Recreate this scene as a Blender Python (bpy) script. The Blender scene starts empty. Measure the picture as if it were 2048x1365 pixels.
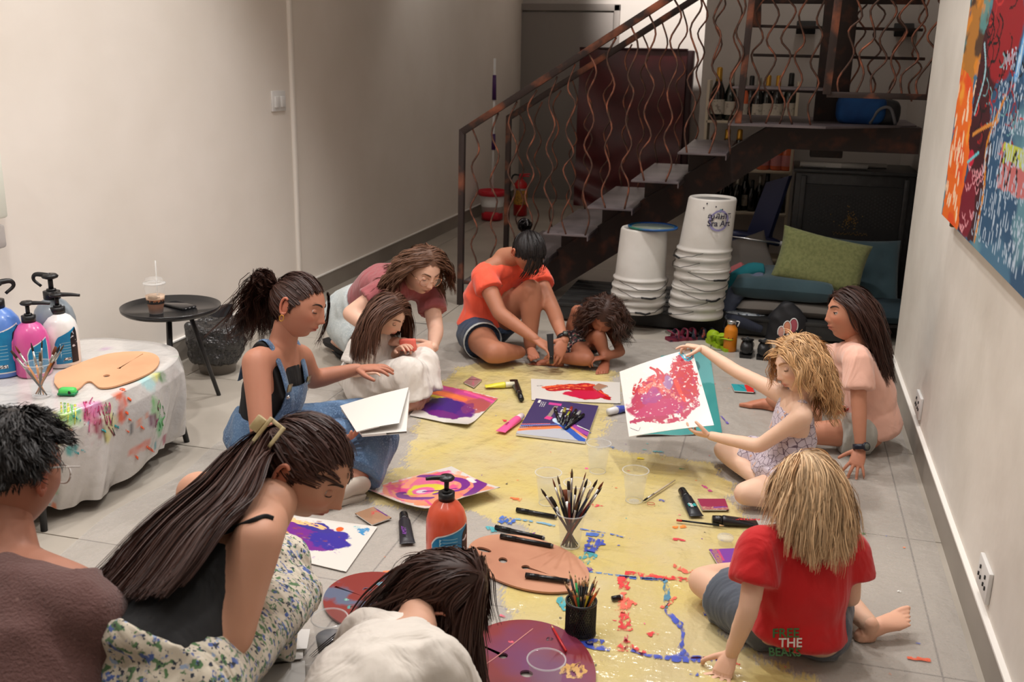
import bpy, bmesh, math, random
import numpy as np
from mathutils import Vector, Matrix
random.seed(7); RNG = np.random.RandomState(7)
C = bpy.context.scene.collection
pi = math.pi

# ------------------------------------------------------------------ camera
FPX, CXP, CYP, CAMH = 1991.0, 1024.0, 682.5, 1.5
def nrm(v):
    v = np.array(v, float); return v / np.linalg.norm(v)
_dy = nrm((556, -552, FPX)); _t = -(_dy[0]*-.02 + _dy[1])/_dy[2]
_up = -nrm((-.02, 1, _t)); _dx = np.cross(_dy, _up)
RW = np.array([_dx, _dy, _up])                 # camera axes (x right, y down, z forward) -> world
CAM = np.array((0, 0, CAMH))
def _ray(px, py): return RW @ nrm((px-CXP, py-CYP, FPX))
def GZ(px, py, z=0.0): d = _ray(px, py); return CAM + d*((z-CAMH)/d[2])
def GY(px, py, y): d = _ray(px, py); return CAM + d*(y/d[1])
def GX(px, py, x): d = _ray(px, py); return CAM + d*(x/d[0])
def VC(r, u, t): return nrm(RW @ np.array((r, -u, -t), float))   # direction from (right, up, towards viewer)

cd = bpy.data.cameras.new('camera'); cam = bpy.data.objects.new('camera', cd); C.objects.link(cam)
cd.lens = FPX/2048*36; cd.sensor_width = 36; cd.clip_start = .05
cx, cy, cz = RW @ np.array((1, 0, 0)), RW @ np.array((0, -1, 0)), RW @ np.array((0, 0, -1))
cd.dof.use_dof = True; cd.dof.focus_distance = 3.4; cd.dof.aperture_fstop = 5.6
cam.matrix_world = Matrix(((cx[0], cy[0], cz[0], 0), (cx[1], cy[1], cz[1], 0), (cx[2], cy[2], cz[2], CAMH), (0, 0, 0, 1)))
bpy.context.scene.camera = cam

# ------------------------------------------------------------------ world, lights, exposure
sc = bpy.context.scene
sc.view_settings.view_transform = 'Standard'; sc.view_settings.look = 'None'
sc.view_settings.gamma = 1; sc.view_settings.use_curve_mapping = False
sc.view_settings.exposure = 0.36
w = bpy.data.worlds.new('world'); sc.world = w; w.use_nodes = True
w.node_tree.nodes['Background'].inputs[0].default_value = (1, .95, .9, 1)
w.node_tree.nodes['Background'].inputs[1].default_value = .15
CEIL = 3.25
SPOTS = [  # x, y, watts, cone degrees, aim x, aim y, radius
    (-.55, 5.0, 98, 112, -.75, 4.1, .07), (-1.9, 4.4, 80, 110, -1.9, 3.6, .07),
    (-.9, 3.15, 78, 120, -.9, 2.6, .07), (-2.15, 2.5, 80, 112, -2.5, 2.9, .07),
    (.15, 3.4, 52, 112, .15, 3.0, .07), (-2.35, 1.0, 46, 100, -2.8, 2.0, .07),
    (.1, 1.2, 20, 120, .2, 2.2, .07)]
for i, (lx, ly, pw, cone, ax, ay, rad) in enumerate(SPOTS):
    ld = bpy.data.lights.new('downlight_lamp', 'SPOT'); ld.energy = pw*1.0; ld.spot_size = math.radians(cone); ld.spot_blend = .75
    ld.shadow_soft_size = rad; ld.color = (1, .968, .942)
    lo = bpy.data.objects.new('downlight_lamp', ld); C.objects.link(lo); lo.location = (lx, ly, CEIL-.06)
    lo.rotation_euler = Vector((ax-lx, ay-ly, -CEIL)).to_track_quat('-Z', 'Y').to_euler()
ld = bpy.data.lights.new('ceiling_area_light', 'AREA'); ld.energy = 22; ld.size = 2.2; ld.size_y = 3.5; ld.shape = 'RECTANGLE'; ld.color = (1, .95, .91)  # broad unseen area light just below the ceiling, without a fixture
lo = bpy.data.objects.new('ceiling_area_light', ld); C.objects.link(lo); lo.location = (-1.1, 1.8, CEIL-.04)

for lx, ly, pw, tgt in ((-1.25, 9.6, 210, (-1.2, 11, 2.3)), (-2.2, 7.6, 16, (-2.3, 9, .6)), (.1, 6.9, 9, (0, 7.6, 1.2))):  # added spots that brighten the dim corridor and stairwell, no fixtures there
    ld = bpy.data.lights.new('stairwell_fill', 'SPOT'); ld.energy = pw; ld.spot_size = math.radians(62 if pw > 20 else 130); ld.spot_blend = .6; ld.shadow_soft_size = .1; ld.color = (1, .93, .87)
    lo = bpy.data.objects.new('stairwell_fill', ld); C.objects.link(lo); lo.location = (lx, ly, 3.1); lo.rotation_euler = (Vector(tgt)-lo.location).to_track_quat('-Z', 'Y').to_euler()

# ------------------------------------------------------------------ mesh helpers
class MB:
    def __init__(s): s.v = []; s.f = []; s.m = []; s.c = []; s.n = 0
    def add(s, v, f, mi=0, col=None):
        v = np.asarray(v, float); s.v.append(v)
        s.f += [tuple(i+s.n for i in q) for q in f]; s.m += [mi]*len(f)
        if col is not None and np.ndim(col) == 1: col = np.tile(np.asarray(col, float)[:3], (len(v), 1))
        s.c.append(col if col is not None else np.ones((len(v), 3))); s.n += len(v)
        return s
    def arr(s): return np.vstack(s.v)
    def obj(s, name, mats, parent=None, smooth=True, tf=None):
        v = s.arr()
        if tf is not None: v = v @ np.array(tf)[:3, :3].T + np.array(tf)[:3, 3]
        return mk(name, v, s.f, mats, parent, smooth, s.m, np.vstack(s.c))
def mk(name, v, f, mats, parent=None, smooth=True, mi=None, col=None):
    me = bpy.data.meshes.new(name); me.from_pydata(np.asarray(v, float).tolist(), [], [tuple(map(int, q)) for q in f])
    if not isinstance(mats, (list, tuple)): mats = [mats]
    for m in mats: me.materials.append(m)
    if mi is not None and len(mats) > 1: me.polygons.foreach_set('material_index', np.array(mi, dtype=np.int32))
    if smooth: me.polygons.foreach_set('use_smooth', np.ones(len(f), dtype=bool))
    if smooth == 'auto': me.set_sharp_from_angle(angle=math.radians(38))
    if col is not None and not np.allclose(col, 1):
        a = me.color_attributes.new('Col', 'FLOAT_COLOR', 'POINT')
        a.data.foreach_set('color', np.hstack([col, np.ones((len(col), 1))]).astype(np.float32).ravel())
    me.update(); o = bpy.data.objects.new(name, me); C.objects.link(o)
    if parent is not None: par(o, parent)
    return o
def par(o, p):
    o.parent = p; o.matrix_parent_inverse = p.matrix_world.inverted() if p.type != 'EMPTY' else MI(p)
def MI(p):
    return Matrix.LocRotScale(p.location, p.rotation_euler, p.scale).inverted()
def thing(name, label, cat, loc=(0, 0, 0), group=None):
    o = bpy.data.objects.new(name, None); C.objects.link(o); o.location = Vector([float(a) for a in loc]); o.empty_display_size = .05
    o['label'] = label; o['category'] = cat
    if group: o['group'] = group
    return o
def tag(o, label, cat, group=None):
    o['label'] = label; o['category'] = cat
    if group: o['group'] = group
    return o
def struct(o): o['kind'] = 'structure'; return o
def copytree(o, parent=None, loc=None, label=None):
    c = o.copy(); C.objects.link(c)
    if parent is not None: c.parent = parent
    if loc is not None: c.location = Vector([float(a) for a in loc])
    if label: c['label'] = label
    for ch in list(o.children): copytree(ch, c)
    return c
def grid(nu, nv):
    return [(i*nv+j, (i+1)*nv+j, (i+1)*nv+j+1, i*nv+j+1) for i in range(nu-1) for j in range(nv-1)]
def loft(rings, cap=True, close=True):
    n = len(rings[0]); v = np.vstack(rings); f = []
    for i in range(len(rings)-1):
        for j in range(n if close else n-1):
            k = (j+1) % n; f.append((i*n+j, i*n+k, (i+1)*n+k, (i+1)*n+j))
    if cap: f.append(tuple(range(n-1, -1, -1))); f.append(tuple(range((len(rings)-1)*n, len(rings)*n)))
    return v, f
def frames(P, ref=None):
    P = np.asarray(P, float); T = np.gradient(P, axis=0); T /= np.maximum(np.linalg.norm(T, axis=1, keepdims=True), 1e-9)
    out = []; r = np.array(ref, float) if ref is not None else None
    if r is None:
        r = np.array((0, 0, 1.)) if abs(T[0][2]) < .9 else np.array((1., 0, 0))
    for i, t in enumerate(T):
        if ref is not None and np.ndim(ref) == 2: r = np.array(ref[i], float)
        a = r - t*np.dot(r, t)
        if np.linalg.norm(a) < 1e-6: a = np.cross(t, (1, 0, 0.01))
        a /= np.linalg.norm(a); b = np.cross(t, a); out.append((a, b)); 
        if ref is None: r = a
    return out
def tube(P, R, n=10, ref=None, cap=True, rnd=False):
    """R: list of radius or (a along ref, b across)."""
    P = [np.array(p, float) for p in P]; R = [(r, r) if np.ndim(r) == 0 else tuple(r) for r in R]
    if rnd:
        d0 = nrm(P[1]-P[0]); d1 = nrm(P[-1]-P[-2]); a0 = min(R[0]); a1 = min(R[-1]); hs = [(.99, .15), (.9, .43), (.62, .78)]
        P = [P[0]-d0*a0*q for q, _ in hs] + P + [P[-1]+d1*a1*q for q, _ in hs[::-1]]
        rf = None if ref is None or np.ndim(ref) == 1 else [ref[0]]*3+list(ref)+[ref[-1]]*3
        if rf is not None: ref = rf
        R = [(R[0][0]*s, R[0][1]*s) for _, s in hs] + R + [(R[-1][0]*s, R[-1][1]*s) for _, s in hs[::-1]]
    fr = frames(P, ref); an = np.linspace(0, 2*pi, n, endpoint=False); rings = []
    for p, (ra, rb), (a, b) in zip(P, R, fr):
        rings.append(p + np.outer(np.cos(an)*ra, a) + np.outer(np.sin(an)*rb, b))
    return loft(rings, cap)
def catmull(P, k=6):
    P = np.asarray(P, float); Q = np.vstack([2*P[0]-P[1], P, 2*P[-1]-P[-2]]); out = []
    for i in range(1, len(Q)-2):
        for t in np.linspace(0, 1, k, endpoint=False):
            a, b, c, d = Q[i-1:i+3]
            out.append(.5*(2*b+(c-a)*t+(2*a-5*b+4*c-d)*t*t+(3*b-a-3*c+d)*t**3))
    out.append(P[-1]); return np.array(out)
def stube(P, R, k=5, n=8, **kw):
    Q = catmull(P, k); t = np.linspace(0, len(P)-1, len(Q)); R = np.asarray(R, float)
    if R.ndim == 0: R = np.full(len(P), float(R))
    if R.ndim == 1: RR = np.interp(t, range(len(P)), R)
    else: RR = [tuple(x) for x in np.stack([np.interp(t, range(len(P)), R[:, 0]), np.interp(t, range(len(P)), R[:, 1])], 1)]
    return tube(Q, RR, n, **kw)
def lathe(prof, n=28, c=(0, 0, 0), cap=True):
    an = np.linspace(0, 2*pi, n, endpoint=False); c = np.array(c, float)
    rings = [np.stack([np.cos(an)*r, np.sin(an)*r, np.full(n, z)], 1)+c for r, z in prof]
    return loft(rings, cap)
def ell(c, r, n=14, m=10, M=None):
    vs = []; an = np.linspace(0, 2*pi, n, endpoint=False)
    rings = [np.stack([np.cos(an)*math.sin(p), np.sin(an)*math.sin(p), np.full(n, math.cos(p))], 1) for p in np.linspace(pi-.12, .12, m)]
    v, f = loft(rings); v = v*np.array(r)
    if M is not None: v = v @ np.array(M).T
    return v+np.array(c), f
def box(c, s, bev=0, M=None):
    """rounded box: centre, full size; M 3x3 orientation (columns are axes)"""
    x, y, z = [q/2 for q in s]
    if bev <= 0:
        v = np.array([(a, b, c_) for c_ in (-z, z) for b in (-y, y) for a in (-x, x)], float)
        f = [(0, 2, 3, 1), (4, 5, 7, 6), (0, 1, 5, 4), (2, 6, 7, 3), (0, 4, 6, 2), (1, 3, 7, 5)]
    else:
        bm = bmesh.new(); bmesh.ops.create_cube(bm, size=1)
        for q in bm.verts: q.co = Vector((q.co.x*2*x, q.co.y*2*y, q.co.z*2*z))
        bmesh.ops.bevel(bm, geom=list(bm.edges), offset=min(bev, x*.98, y*.98, z*.98), segments=2, affect='EDGES', profile=.5)
        bm.verts.index_update(); v = np.array([q.co[:] for q in bm.verts]); f = [tuple(q.index for q in p.verts) for p in bm.faces]; bm.free()
    if M is not None: v = v @ np.array(M, float).T
    return v+np.array(c, float), f
def rotz(a): return np.array(((math.cos(a), -math.sin(a), 0), (math.sin(a), math.cos(a), 0), (0, 0, 1)))
def basis(x, z):
    """columns x', y', z' from approximate x and z directions"""
    z = nrm(z); x = np.array(x, float); x = nrm(x-z*np.dot(x, z)); y = np.cross(z, x); return np.stack([x, y, z], 1)
def prism(poly, z0, z1, M=None, c=(0, 0, 0)):
    n = len(poly); P = np.asarray(poly, float); v = np.vstack([np.c_[P, np.full(n, z0)], np.c_[P, np.full(n, z1)]])
    if M is not None: v = v @ np.array(M).T
    v = v+np.array(c, float)
    A = sum(P[i][0]*P[(i+1) % n][1]-P[(i+1) % n][0]*P[i][1] for i in range(n))
    f = [tuple(range(n-1, -1, -1)), tuple(range(n, 2*n))]+[(i, (i+1) % n, n+(i+1) % n, n+i) for i in range(n)]
    if A < 0: f = [q[::-1] for q in f]
    return v, f
def vnoise(P, s, seed=0):
    """cheap smooth pseudo noise from summed sines"""
    r = np.random.RandomState(seed); P = np.asarray(P, float)*s; o = np.zeros(len(P))
    for k in range(6):
        d = r.normal(size=3); d /= np.linalg.norm(d); o += np.sin(P @ d*(1+.35*k)*2+r.uniform(0, 6.28)+.8*np.sin(P @ r.normal(size=3)*.7))*(1-.1*k)
    return o/3.2
def evalmesh(v, f, mods):
    me = bpy.data.meshes.new('tmp'); me.from_pydata(np.asarray(v, float).tolist(), [], f); o = bpy.data.objects.new('tmp', me); C.objects.link(o)
    for kind, kw in mods:
        m = o.modifiers.new('m', kind)
        for k, x in kw.items(): setattr(m, k, x)
    dg = bpy.context.evaluated_depsgraph_get(); e = o.evaluated_get(dg).to_mesh()
    n = len(e.vertices); V = np.empty(n*3, np.float32); e.vertices.foreach_get('co', V)
    lt = np.empty(len(e.polygons), np.int32); e.polygons.foreach_get('loop_total', lt)
    vi = np.empty(len(e.loops), np.int32); e.loops.foreach_get('vertex_index', vi)
    F = [tuple(x) for x in vi.reshape(-1, 4).tolist()] if (lt == 4).all() else [tuple(p.vertices) for p in e.polygons]
    bpy.data.objects.remove(o); bpy.data.meshes.remove(me)
    return V.reshape(-1, 3).astype(float), F
def lap(V, F, it, w=.5, wt=None):
    q = np.array(F); E = np.vstack([q[:, [0, 1]], q[:, [1, 2]], q[:, [2, 3]], q[:, [3, 0]]]); n = len(V)
    a, b = E[:, 0], E[:, 1]; d = np.maximum(np.bincount(a, minlength=n)+np.bincount(b, minlength=n), 1)
    for _ in range(it):
        A = np.stack([np.bincount(a, V[b, k], n)+np.bincount(b, V[a, k], n) for k in range(3)], 1)/d[:, None]
        ww = w if wt is None else w*wt[:, None]; V = V+(A-V)*ww
    return V
def vnormals(V, F):
    q = np.array(F); N = np.cross(V[q[:, 2]]-V[q[:, 0]], V[q[:, 3]]-V[q[:, 1]]); o = np.zeros_like(V)
    for k in range(4):
        for c in range(3): o[:, c] += np.bincount(q[:, k], N[:, c], len(V))
    return o/np.maximum(np.linalg.norm(o, axis=1, keepdims=True), 1e-9)
def fuse(parts, vox=.007, it=4, wr=0, wf=18, seed=0, clampz=.005):
    m = MB()
    for v, f in parts: m.add(v, f)
    V, F = evalmesh(m.arr(), m.f, [('REMESH', dict(mode='VOXEL', voxel_size=vox, adaptivity=0))])
    V = lap(V, F, it)
    if wr:
        N = vnormals(V, F); n1 = vnoise(V*np.array((1, 1, .6)), wf, seed); n2 = vnoise(V@np.array(((1, .5, 0), (-.4, 1, .3), (.2, -.3, .45))), wf*1.7, seed+1); V = V+N*(wr*(.5*n1+.9*(.35-np.abs(n2)))+0)[:, None]
    if clampz is not None: V[:, 2] = np.where(V[:, 2] < clampz+.01, clampz+np.maximum(V[:, 2]-clampz, -.02)*.15+.0, V[:, 2])
    return V, F

# ------------------------------------------------------------------ materials
def mat(name, col, rough=.6, metal=0, attr=False, noise=None, bump=None, alpha=1, trans=0, coat=0, spec=.5, sheen=0, sss=0, ramp=None, ior=1.45):
    """noise=(scale, colour2, lo, hi[, detail]); bump=(scale, strength, distance)"""
    m = bpy.data.materials.new(name); m.use_nodes = True; nt = m.node_tree; N = nt.nodes; L = nt.links; b = N['Principled BSDF']
    c = tuple(col[:3])+(1,); b.inputs['Base Color'].default_value = c; b.inputs['Roughness'].default_value = rough; b.inputs['Metallic'].default_value = metal
    b.inputs['Specular IOR Level'].default_value = spec; b.inputs['Alpha'].default_value = alpha; b.inputs['Transmission Weight'].default_value = trans
    b.inputs['Coat Weight'].default_value = coat; b.inputs['IOR'].default_value = ior
    if coat: b.inputs['Coat Roughness'].default_value = .12
    if sheen: b.inputs['Sheen Weight'].default_value = sheen
    if sss: b.inputs['Subsurface Weight'].default_value = sss; b.inputs['Subsurface Radius'].default_value = (.012, .005, .003); b.inputs['Subsurface Scale'].default_value = 1
    tc = N.new('ShaderNodeTexCoord'); out = None
    if noise:
        t = N.new('ShaderNodeTexNoise'); t.inputs['Scale'].default_value = noise[0]; t.inputs['Detail'].default_value = noise[4] if len(noise) > 4 else 4
        L.new(tc.outputs['Object'], t.inputs['Vector']); mr = N.new('ShaderNodeMapRange'); mr.inputs[1].default_value = noise[2]; mr.inputs[2].default_value = noise[3]
        L.new(t.outputs['Fac'], mr.inputs[0]); mx = N.new('ShaderNodeMix'); mx.data_type = 'RGBA'
        mx.inputs[6].default_value = c; mx.inputs[7].default_value = tuple(noise[1][:3])+(1,); L.new(mr.outputs[0], mx.inputs[0]); out = mx.outputs[2]
    if attr:
        a = N.new('ShaderNodeAttribute'); a.attribute_name = 'Col'
        if attr == 'mul' or out is not None:
            mu = N.new('ShaderNodeMix'); mu.data_type = 'RGBA'; mu.blend_type = 'MULTIPLY'; mu.inputs[0].default_value = 1
            L.new(a.outputs['Color'], mu.inputs[6])
            if out is not None: L.new(out, mu.inputs[7])
            else: mu.inputs[7].default_value = c
            out = mu.outputs[2]
        else: out = a.outputs['Color']
    if out is not None: L.new(out, b.inputs['Base Color'])
    if bump:
        t = N.new('ShaderNodeTexNoise'); t.inputs['Scale'].default_value = bump[0]; t.inputs['Detail'].default_value = 3; L.new(tc.outputs['Object'], t.inputs['Vector'])
        bp = N.new('ShaderNodeBump'); bp.inputs['Strength'].default_value = bump[1]; bp.inputs['Distance'].default_value = bump[2]
        L.new(t.outputs['Fac'], bp.inputs['Height']); L.new(bp.outputs[0], b.inputs['Normal'])
    return m
def S(r, g, b):
    """sRGB 0-255 to linear"""
    return tuple(((q/255+.055)/1.055)**2.4 if q > 10 else q/255/12.92 for q in (r, g, b))
M_BLACK = mat('black plastic', (.012, .012, .013), .35)
M_BLACKM = mat('black painted metal', (.015, .015, .016), .4, spec=.5, noise=(30, (.03, .03, .032), .4, .8))
M_WHITE = mat('white plastic', (.75, .74, .72), .4)
M_VC = mat('painted colours', (1, 1, 1), .55, attr=True)
M_VCG = mat('wet glossy paint', (1, 1, 1), .3, attr=True, coat=.3)
M_PAPER = mat('heavy white paper', (.8, .79, .77), .85, bump=(300, .15, .001))
M_CLEAR = mat('clear plastic', (.9, .92, .92), .06, alpha=.16, spec=1)
M_CLEARRIM = mat('clear plastic rim', (.8, .82, .82), .06, alpha=.35, spec=1)
M_WATER = mat('water', (.8, .84, .84), .03, alpha=.12, spec=1)
M_STEEL = mat('brushed steel', (.55, .55, .56), .3, 1)
M_WOODLT = mat('pale brush wood', S(190, 160, 120), .5)
# ================================================================== the setting
XL, XR, XR2, YB, YC = -2.85, .63, .82, 7.65, 11.0
M_WALL = mat('plastered white wall', S(236, 228, 219), .82, noise=(1.3, S(226, 217, 206), .35, .7), bump=(6, .25, .01))
M_WALL2 = mat('plastered grey side wall', S(226, 220, 211), .8, noise=(2.2, S(207, 200, 190), .35, .7), bump=(7, .35, .012))
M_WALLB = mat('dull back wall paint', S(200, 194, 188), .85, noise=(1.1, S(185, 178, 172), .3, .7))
M_BASEB = mat('grey tile skirting', S(150, 142, 132), .35, noise=(3, S(132, 124, 115), .3, .7))
M_CEIL = mat('white ceiling paint', S(230, 226, 220), .9)
M_TILE = mat('polished grey concrete tile', S(188, 180, 168), .33, noise=(2.3, S(160, 152, 141), .3, .72, 7), bump=(60, .05, .001))
M_GROUT = mat('dark grout', S(96, 90, 84), .9)
def wallbox(name, x0, x1, y0, y1, z0, z1, m): return struct(MB().add(*box(((x0+x1)/2, (y0+y1)/2, (z0+z1)/2), (x1-x0, y1-y0, z1-z0))).obj(name, m, smooth=False))
wallbox('wall_left', XL-.12, XL, -2.2, YC+.1, 0, CEIL, M_WALL)
wallbox('trim_1', XL, XL+.035, -2.2, 2.52, 0, CEIL, M_WALL)          # shallow pier at the near end of the left wall
cx1 = GX(586, 250, XL)
struct(MB().add(*box((XL+.003, cx1[1], CEIL/2+.05), (.03, .045, CEIL-.1), .012)).obj('trim_2', mat('raised plaster bead', S(240, 234, 226), .7)))
wallbox('wall_right', XR, XR+.12, -2.2, 5.1, 0, CEIL, M_WALL2)
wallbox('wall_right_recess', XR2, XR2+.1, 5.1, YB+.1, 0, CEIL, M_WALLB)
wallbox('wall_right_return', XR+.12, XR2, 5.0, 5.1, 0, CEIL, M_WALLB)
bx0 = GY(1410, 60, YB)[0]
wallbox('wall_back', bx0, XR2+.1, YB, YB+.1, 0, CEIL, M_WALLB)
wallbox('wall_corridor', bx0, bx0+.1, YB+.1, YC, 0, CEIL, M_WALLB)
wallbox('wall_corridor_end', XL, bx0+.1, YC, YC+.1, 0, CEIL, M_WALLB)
wallbox('wall_behind', XL, XR, -2.3, -2.2, 0, CEIL, M_WALL)
wallbox('ceiling', XL, XR2, -2.2, YC, CEIL, CEIL+.1, M_CEIL)
# skirting; the light along its top edge is painted as a white strip
M_EDGE = mat('white lit skirting edge', S(238, 234, 228), .4)
for nm, x, s, y0, y1 in (('baseboard_left', XL, 1, -2.2, YC), ('baseboard_right', XR, -1, -2.2, 5.1)):
    b = wallbox(nm, min(x, x+s*.012), max(x, x+s*.012), y0, y1, 0, .112, M_BASEB)
    c = MB().add(*box((x+s*.008, (y0+y1)/2, .1155), (.016, y1-y0, .007))).obj('cap', M_EDGE, b, smooth=False)
# floor: slab and single tiles
fl = wallbox('floor', XL-.1, XR2+.1, -2.3, YC+.1, -.12, -.004, M_GROUT)
TS = .8; g = .0025; tx0 = GZ(892, 630)[0]; ty0 = GZ(400, 895)[1]
xs = [tx0+TS*k for k in range(-3, 7)]; ys = [ty0+TS*k for k in range(-8, 12)]
tv = {}
def tile(x0, x1, y0, y1):
    key = (round(x1-x0, 3), round(y1-y0, 3))
    if key not in tv:
        a, b = x1-x0-2*g, y1-y0-2*g; v, f = box((0, 0, -.005), (a, b, .01), .0012); m = MB().add(v, f).obj('tile', M_TILE, fl, smooth=False); tv[key] = m; o = m
    else: o = tv[key].copy(); C.objects.link(o)
    o.location = ((x0+x1)/2, (y0+y1)/2, 0)
for i in range(len(xs)-1):
    for j in range(len(ys)-1):
        x0, x1, y0, y1 = max(xs[i], XL), min(xs[i+1], XR2), max(ys[j], -2.2), min(ys[j+1], YC)
        if x1-x0 > .03 and y1-y0 > .03 and (y0 > .6): tile(x0, x1, y0, y1)
wallbox('floor_near', XL, XR, -2.2, max(.6, min(y for y in ys if y > .6))-.0, -.004, -.0005, M_TILE)
# door at the end of the corridor
D0, D1 = GY(1030, 200, YC)[0], GY(1200, 200, YC)[0]+.15
M_DOOR = mat('grey painted door', S(140, 133, 128), .6)
dr = struct(thing('door_1', '', '', (D0, YC-.02, 0))); del dr['label']; del dr['category']
MB().add(*box(((D0+D1)/2, YC-.02, 1.0), (D1-D0-.06, .04, 2.0), .004)).obj('door_leaf', M_DOOR, dr, smooth='auto')
f_ = MB(); [f_.add(*box((x, YC-.03, 1.04), (.06, .06, 2.08), .004)) for x in (D0, D1)]; f_.add(*box(((D0+D1)/2, YC-.03, 2.05), (D1-D0+.06, .06, .07), .004)); f_.obj('door_frame', M_DOOR, dr, smooth='auto')
MB().add(*tube([(D1-.1, YC-.05, 1.0), (D1-.1, YC-.09, 1.0), (D1-.2, YC-.09, 1.0)], [.01]*3, 8)).obj('door_handle', M_STEEL, dr)
# pale pipe and dark channel in the corridor corner
struct(MB().add(*box((GY(994, 200, 10.2)[0], 10.2, 1.6), (.05, .05, 3.2), .01)).obj('trim_3', mat('dark cable channel', (.02, .02, .02), .6)))
# downlights in the ceiling
M_LAMP = bpy.data.materials.new('lit lamp lens'); M_LAMP.use_nodes = True
M_LAMP.node_tree.nodes['Principled BSDF'].inputs['Emission Color'].default_value = (1, .94, .86, 1); M_LAMP.node_tree.nodes['Principled BSDF'].inputs['Emission Strength'].default_value = 6
for i, (lx, ly, *_r) in enumerate(SPOTS):
    t = thing('ceiling_downlight', 'white ring downlight in the ceiling, %s' % ('nearest the stairs on the right', 'nearest the stairs on the left', 'above the middle of the sheet', 'above the oval table', 'by the right wall', 'nearest the left wall at the front', 'front right one')[i], 'light', (lx, ly, CEIL-.02), 'ceiling downlights')
    MB().add(*lathe([(.06, CEIL-.02), (.09, CEIL-.02), (.09, CEIL-.001), (.06, CEIL-.001)], 24, (lx, ly, 0), cap=False)).obj('ring', M_WHITE, t)
    MB().add(*lathe([(.001, CEIL-.006), (.059, CEIL-.006), (.059, CEIL-.001)], 20, (lx, ly, 0), cap=False)).obj('lens', M_LAMP, t)
# light switch and sockets
def plate(name, label, c, x, s, w_, h_, kind):
    c = np.array(c); c[2] = max(c[2], .19) if kind == 'so' else c[2]; t = thing(name, label, 'switch' if kind == 'sw' else 'socket', c)
    MB().add(*box((x+s*.006, c[1], c[2]), (.012, w_, h_), .003)).obj('plate', M_WHITE, t, smooth='auto')
    if kind == 'sw':
        for k in (-1, 1): MB().add(*box((x+s*.016, c[1]+k*w_*.22, c[2]-.004), (.012, w_*.3, h_*.55), .003, )).obj('rocker', M_WHITE, t, smooth='auto')
    else:
        for k in (-1, 1):
            for a, b in ((0, .018), (-.012, -.008), (.012, -.008)):
                MB().add(*box((x+s*.0135, c[1]+k*w_*.24+a, c[2]+b), (.004, .006, .01))).obj('slot', M_BLACK, t, smooth=False)
plate('light_switch', 'white double rocker light switch on the left wall', GX(555, 202, XL), XL, 1, .16, .115, 'sw')
plate('wall_socket', 'white power socket above the right skirting beside the pink shirt girl', GX(1838, 830, XR), XR, -1, .13, .09, 'so')
plate('wall_socket', 'white power socket above the right skirting, the nearer one', GX(1962, 1232, XR), XR, -1, .13, .09, 'so')
# ================================================================== staircase
M_RUST = mat('dark rusty steel', S(48, 38, 36), .5, .3, noise=(9, S(104, 62, 48), .52, .78, 6), bump=(40, .2, .002))
M_COPPER = mat('worn copper painted steel', S(60, 50, 48), .45, .4, noise=(7, S(160, 96, 70), .5, .72, 5))
M_ROD = mat('thin bent copper rod', S(92, 70, 62), .4, .5, noise=(14, S(176, 110, 86), .45, .7, 3))
M_TREAD = mat('grey sheet metal tread', S(118, 108, 110), .5, .2, noise=(5, S(92, 84, 88), .4, .7))
YN, YF = 5.85, 6.95
st = thing('staircase', 'dark steel staircase with thin treads and wavy copper rod railings', 'staircase', (-1.3, 6.4, 0))
tx = lambda k: -1.347+.26*(k-1); tz = lambda k: .49+.172*(k-1)
for k in range(-1, 5):
    m = MB().add(*box((tx(k)+.125, (YN+YF)/2, tz(k)-.006), (.275, YF-YN, .012), .002)).add(*box((tx(k)+.262, (YN+YF)/2, tz(k)-.02), (.006, YF-YN, .03)))
    m.obj('tread', M_TREAD, st, smooth='auto')
MB().add(*prism([(tx(5), YN), (.22, YN), (.74, 6.3), (.74, YF), (tx(5), YF)], tz(5)-.012, tz(5))).obj('landing', M_TREAD, st, smooth='auto')
a = math.atan2(.172, .26)
sp = [(-1.95, -.02), (-1.62, -.02), (.02, 1.02), (.76, 1.02), (.76, 1.165), (-.05, 1.165), (-.1, 1.14), (-1.95, -.02+.1)]
MB().add(*prism([(-1.78, 0), (-1.42, 0), (.03, 1.02), (.76, 1.02), (.76, 1.168), (-.06, 1.168), (-1.78, .04)], -.085, .085, M=np.array(((1, 0, 0), (0, 0, -1), (0, 1, 0))), c=(0, 6.3, 0))).obj('stringer_beam', M_RUST, st, smooth=False)
for k in range(-1, 5):
    MB().add(*prism([(tx(k)+.02, tz(k)-.012), (tx(k)+.24, tz(k)-.012), (tx(k)+.24, tz(k)-.06), (tx(k)+.02, tz(k)-.15)], -.06, .06, M=np.array(((1, 0, 0), (0, 0, -1), (0, 1, 0))), c=(0, 6.3, 0))).obj('bracket', M_RUST, st, smooth=False)
p0, p1 = GY(1668, 0, 6.42), GY(1652, 250, 6.42)
MB().add(*box((p1[0]+.02, 6.5, 2.1), (.19, .12, 2.28), .006)).obj('column', M_RUST, st, smooth='auto')
def bar(a, b, s=.034, m=None, name='rail', t=None, par_=None):
    a, b = np.array(a, float), np.array(b, float); d = nrm(b-a); M = basis(np.cross(d, (0, 1, .01)) if abs(d[1]) < .9 else (1, 0, 0), d)
    return MB().add(*box((a+b)/2, (t or s, s, np.linalg.norm(b-a)), .003, M=M)).obj(name, m or M_COPPER, par_ or st, smooth='auto')
ra = (-1.876, YN, 1.075); rslope = .643
bar(ra, (-.05, YN, 1.075+rslope*1.826), .04, name='handrail')
bar((-1.885, YN, 0), (-1.876, YN, 1.09), .036, name='post')
rb = (-1.885, YF, 1.105)
bar(rb, (-.05, YF, 1.105+rslope*1.835), .04, name='handrail'); bar((-1.89, YF, 0), (-1.885, YF, 1.12), .036, name='post')
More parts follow.
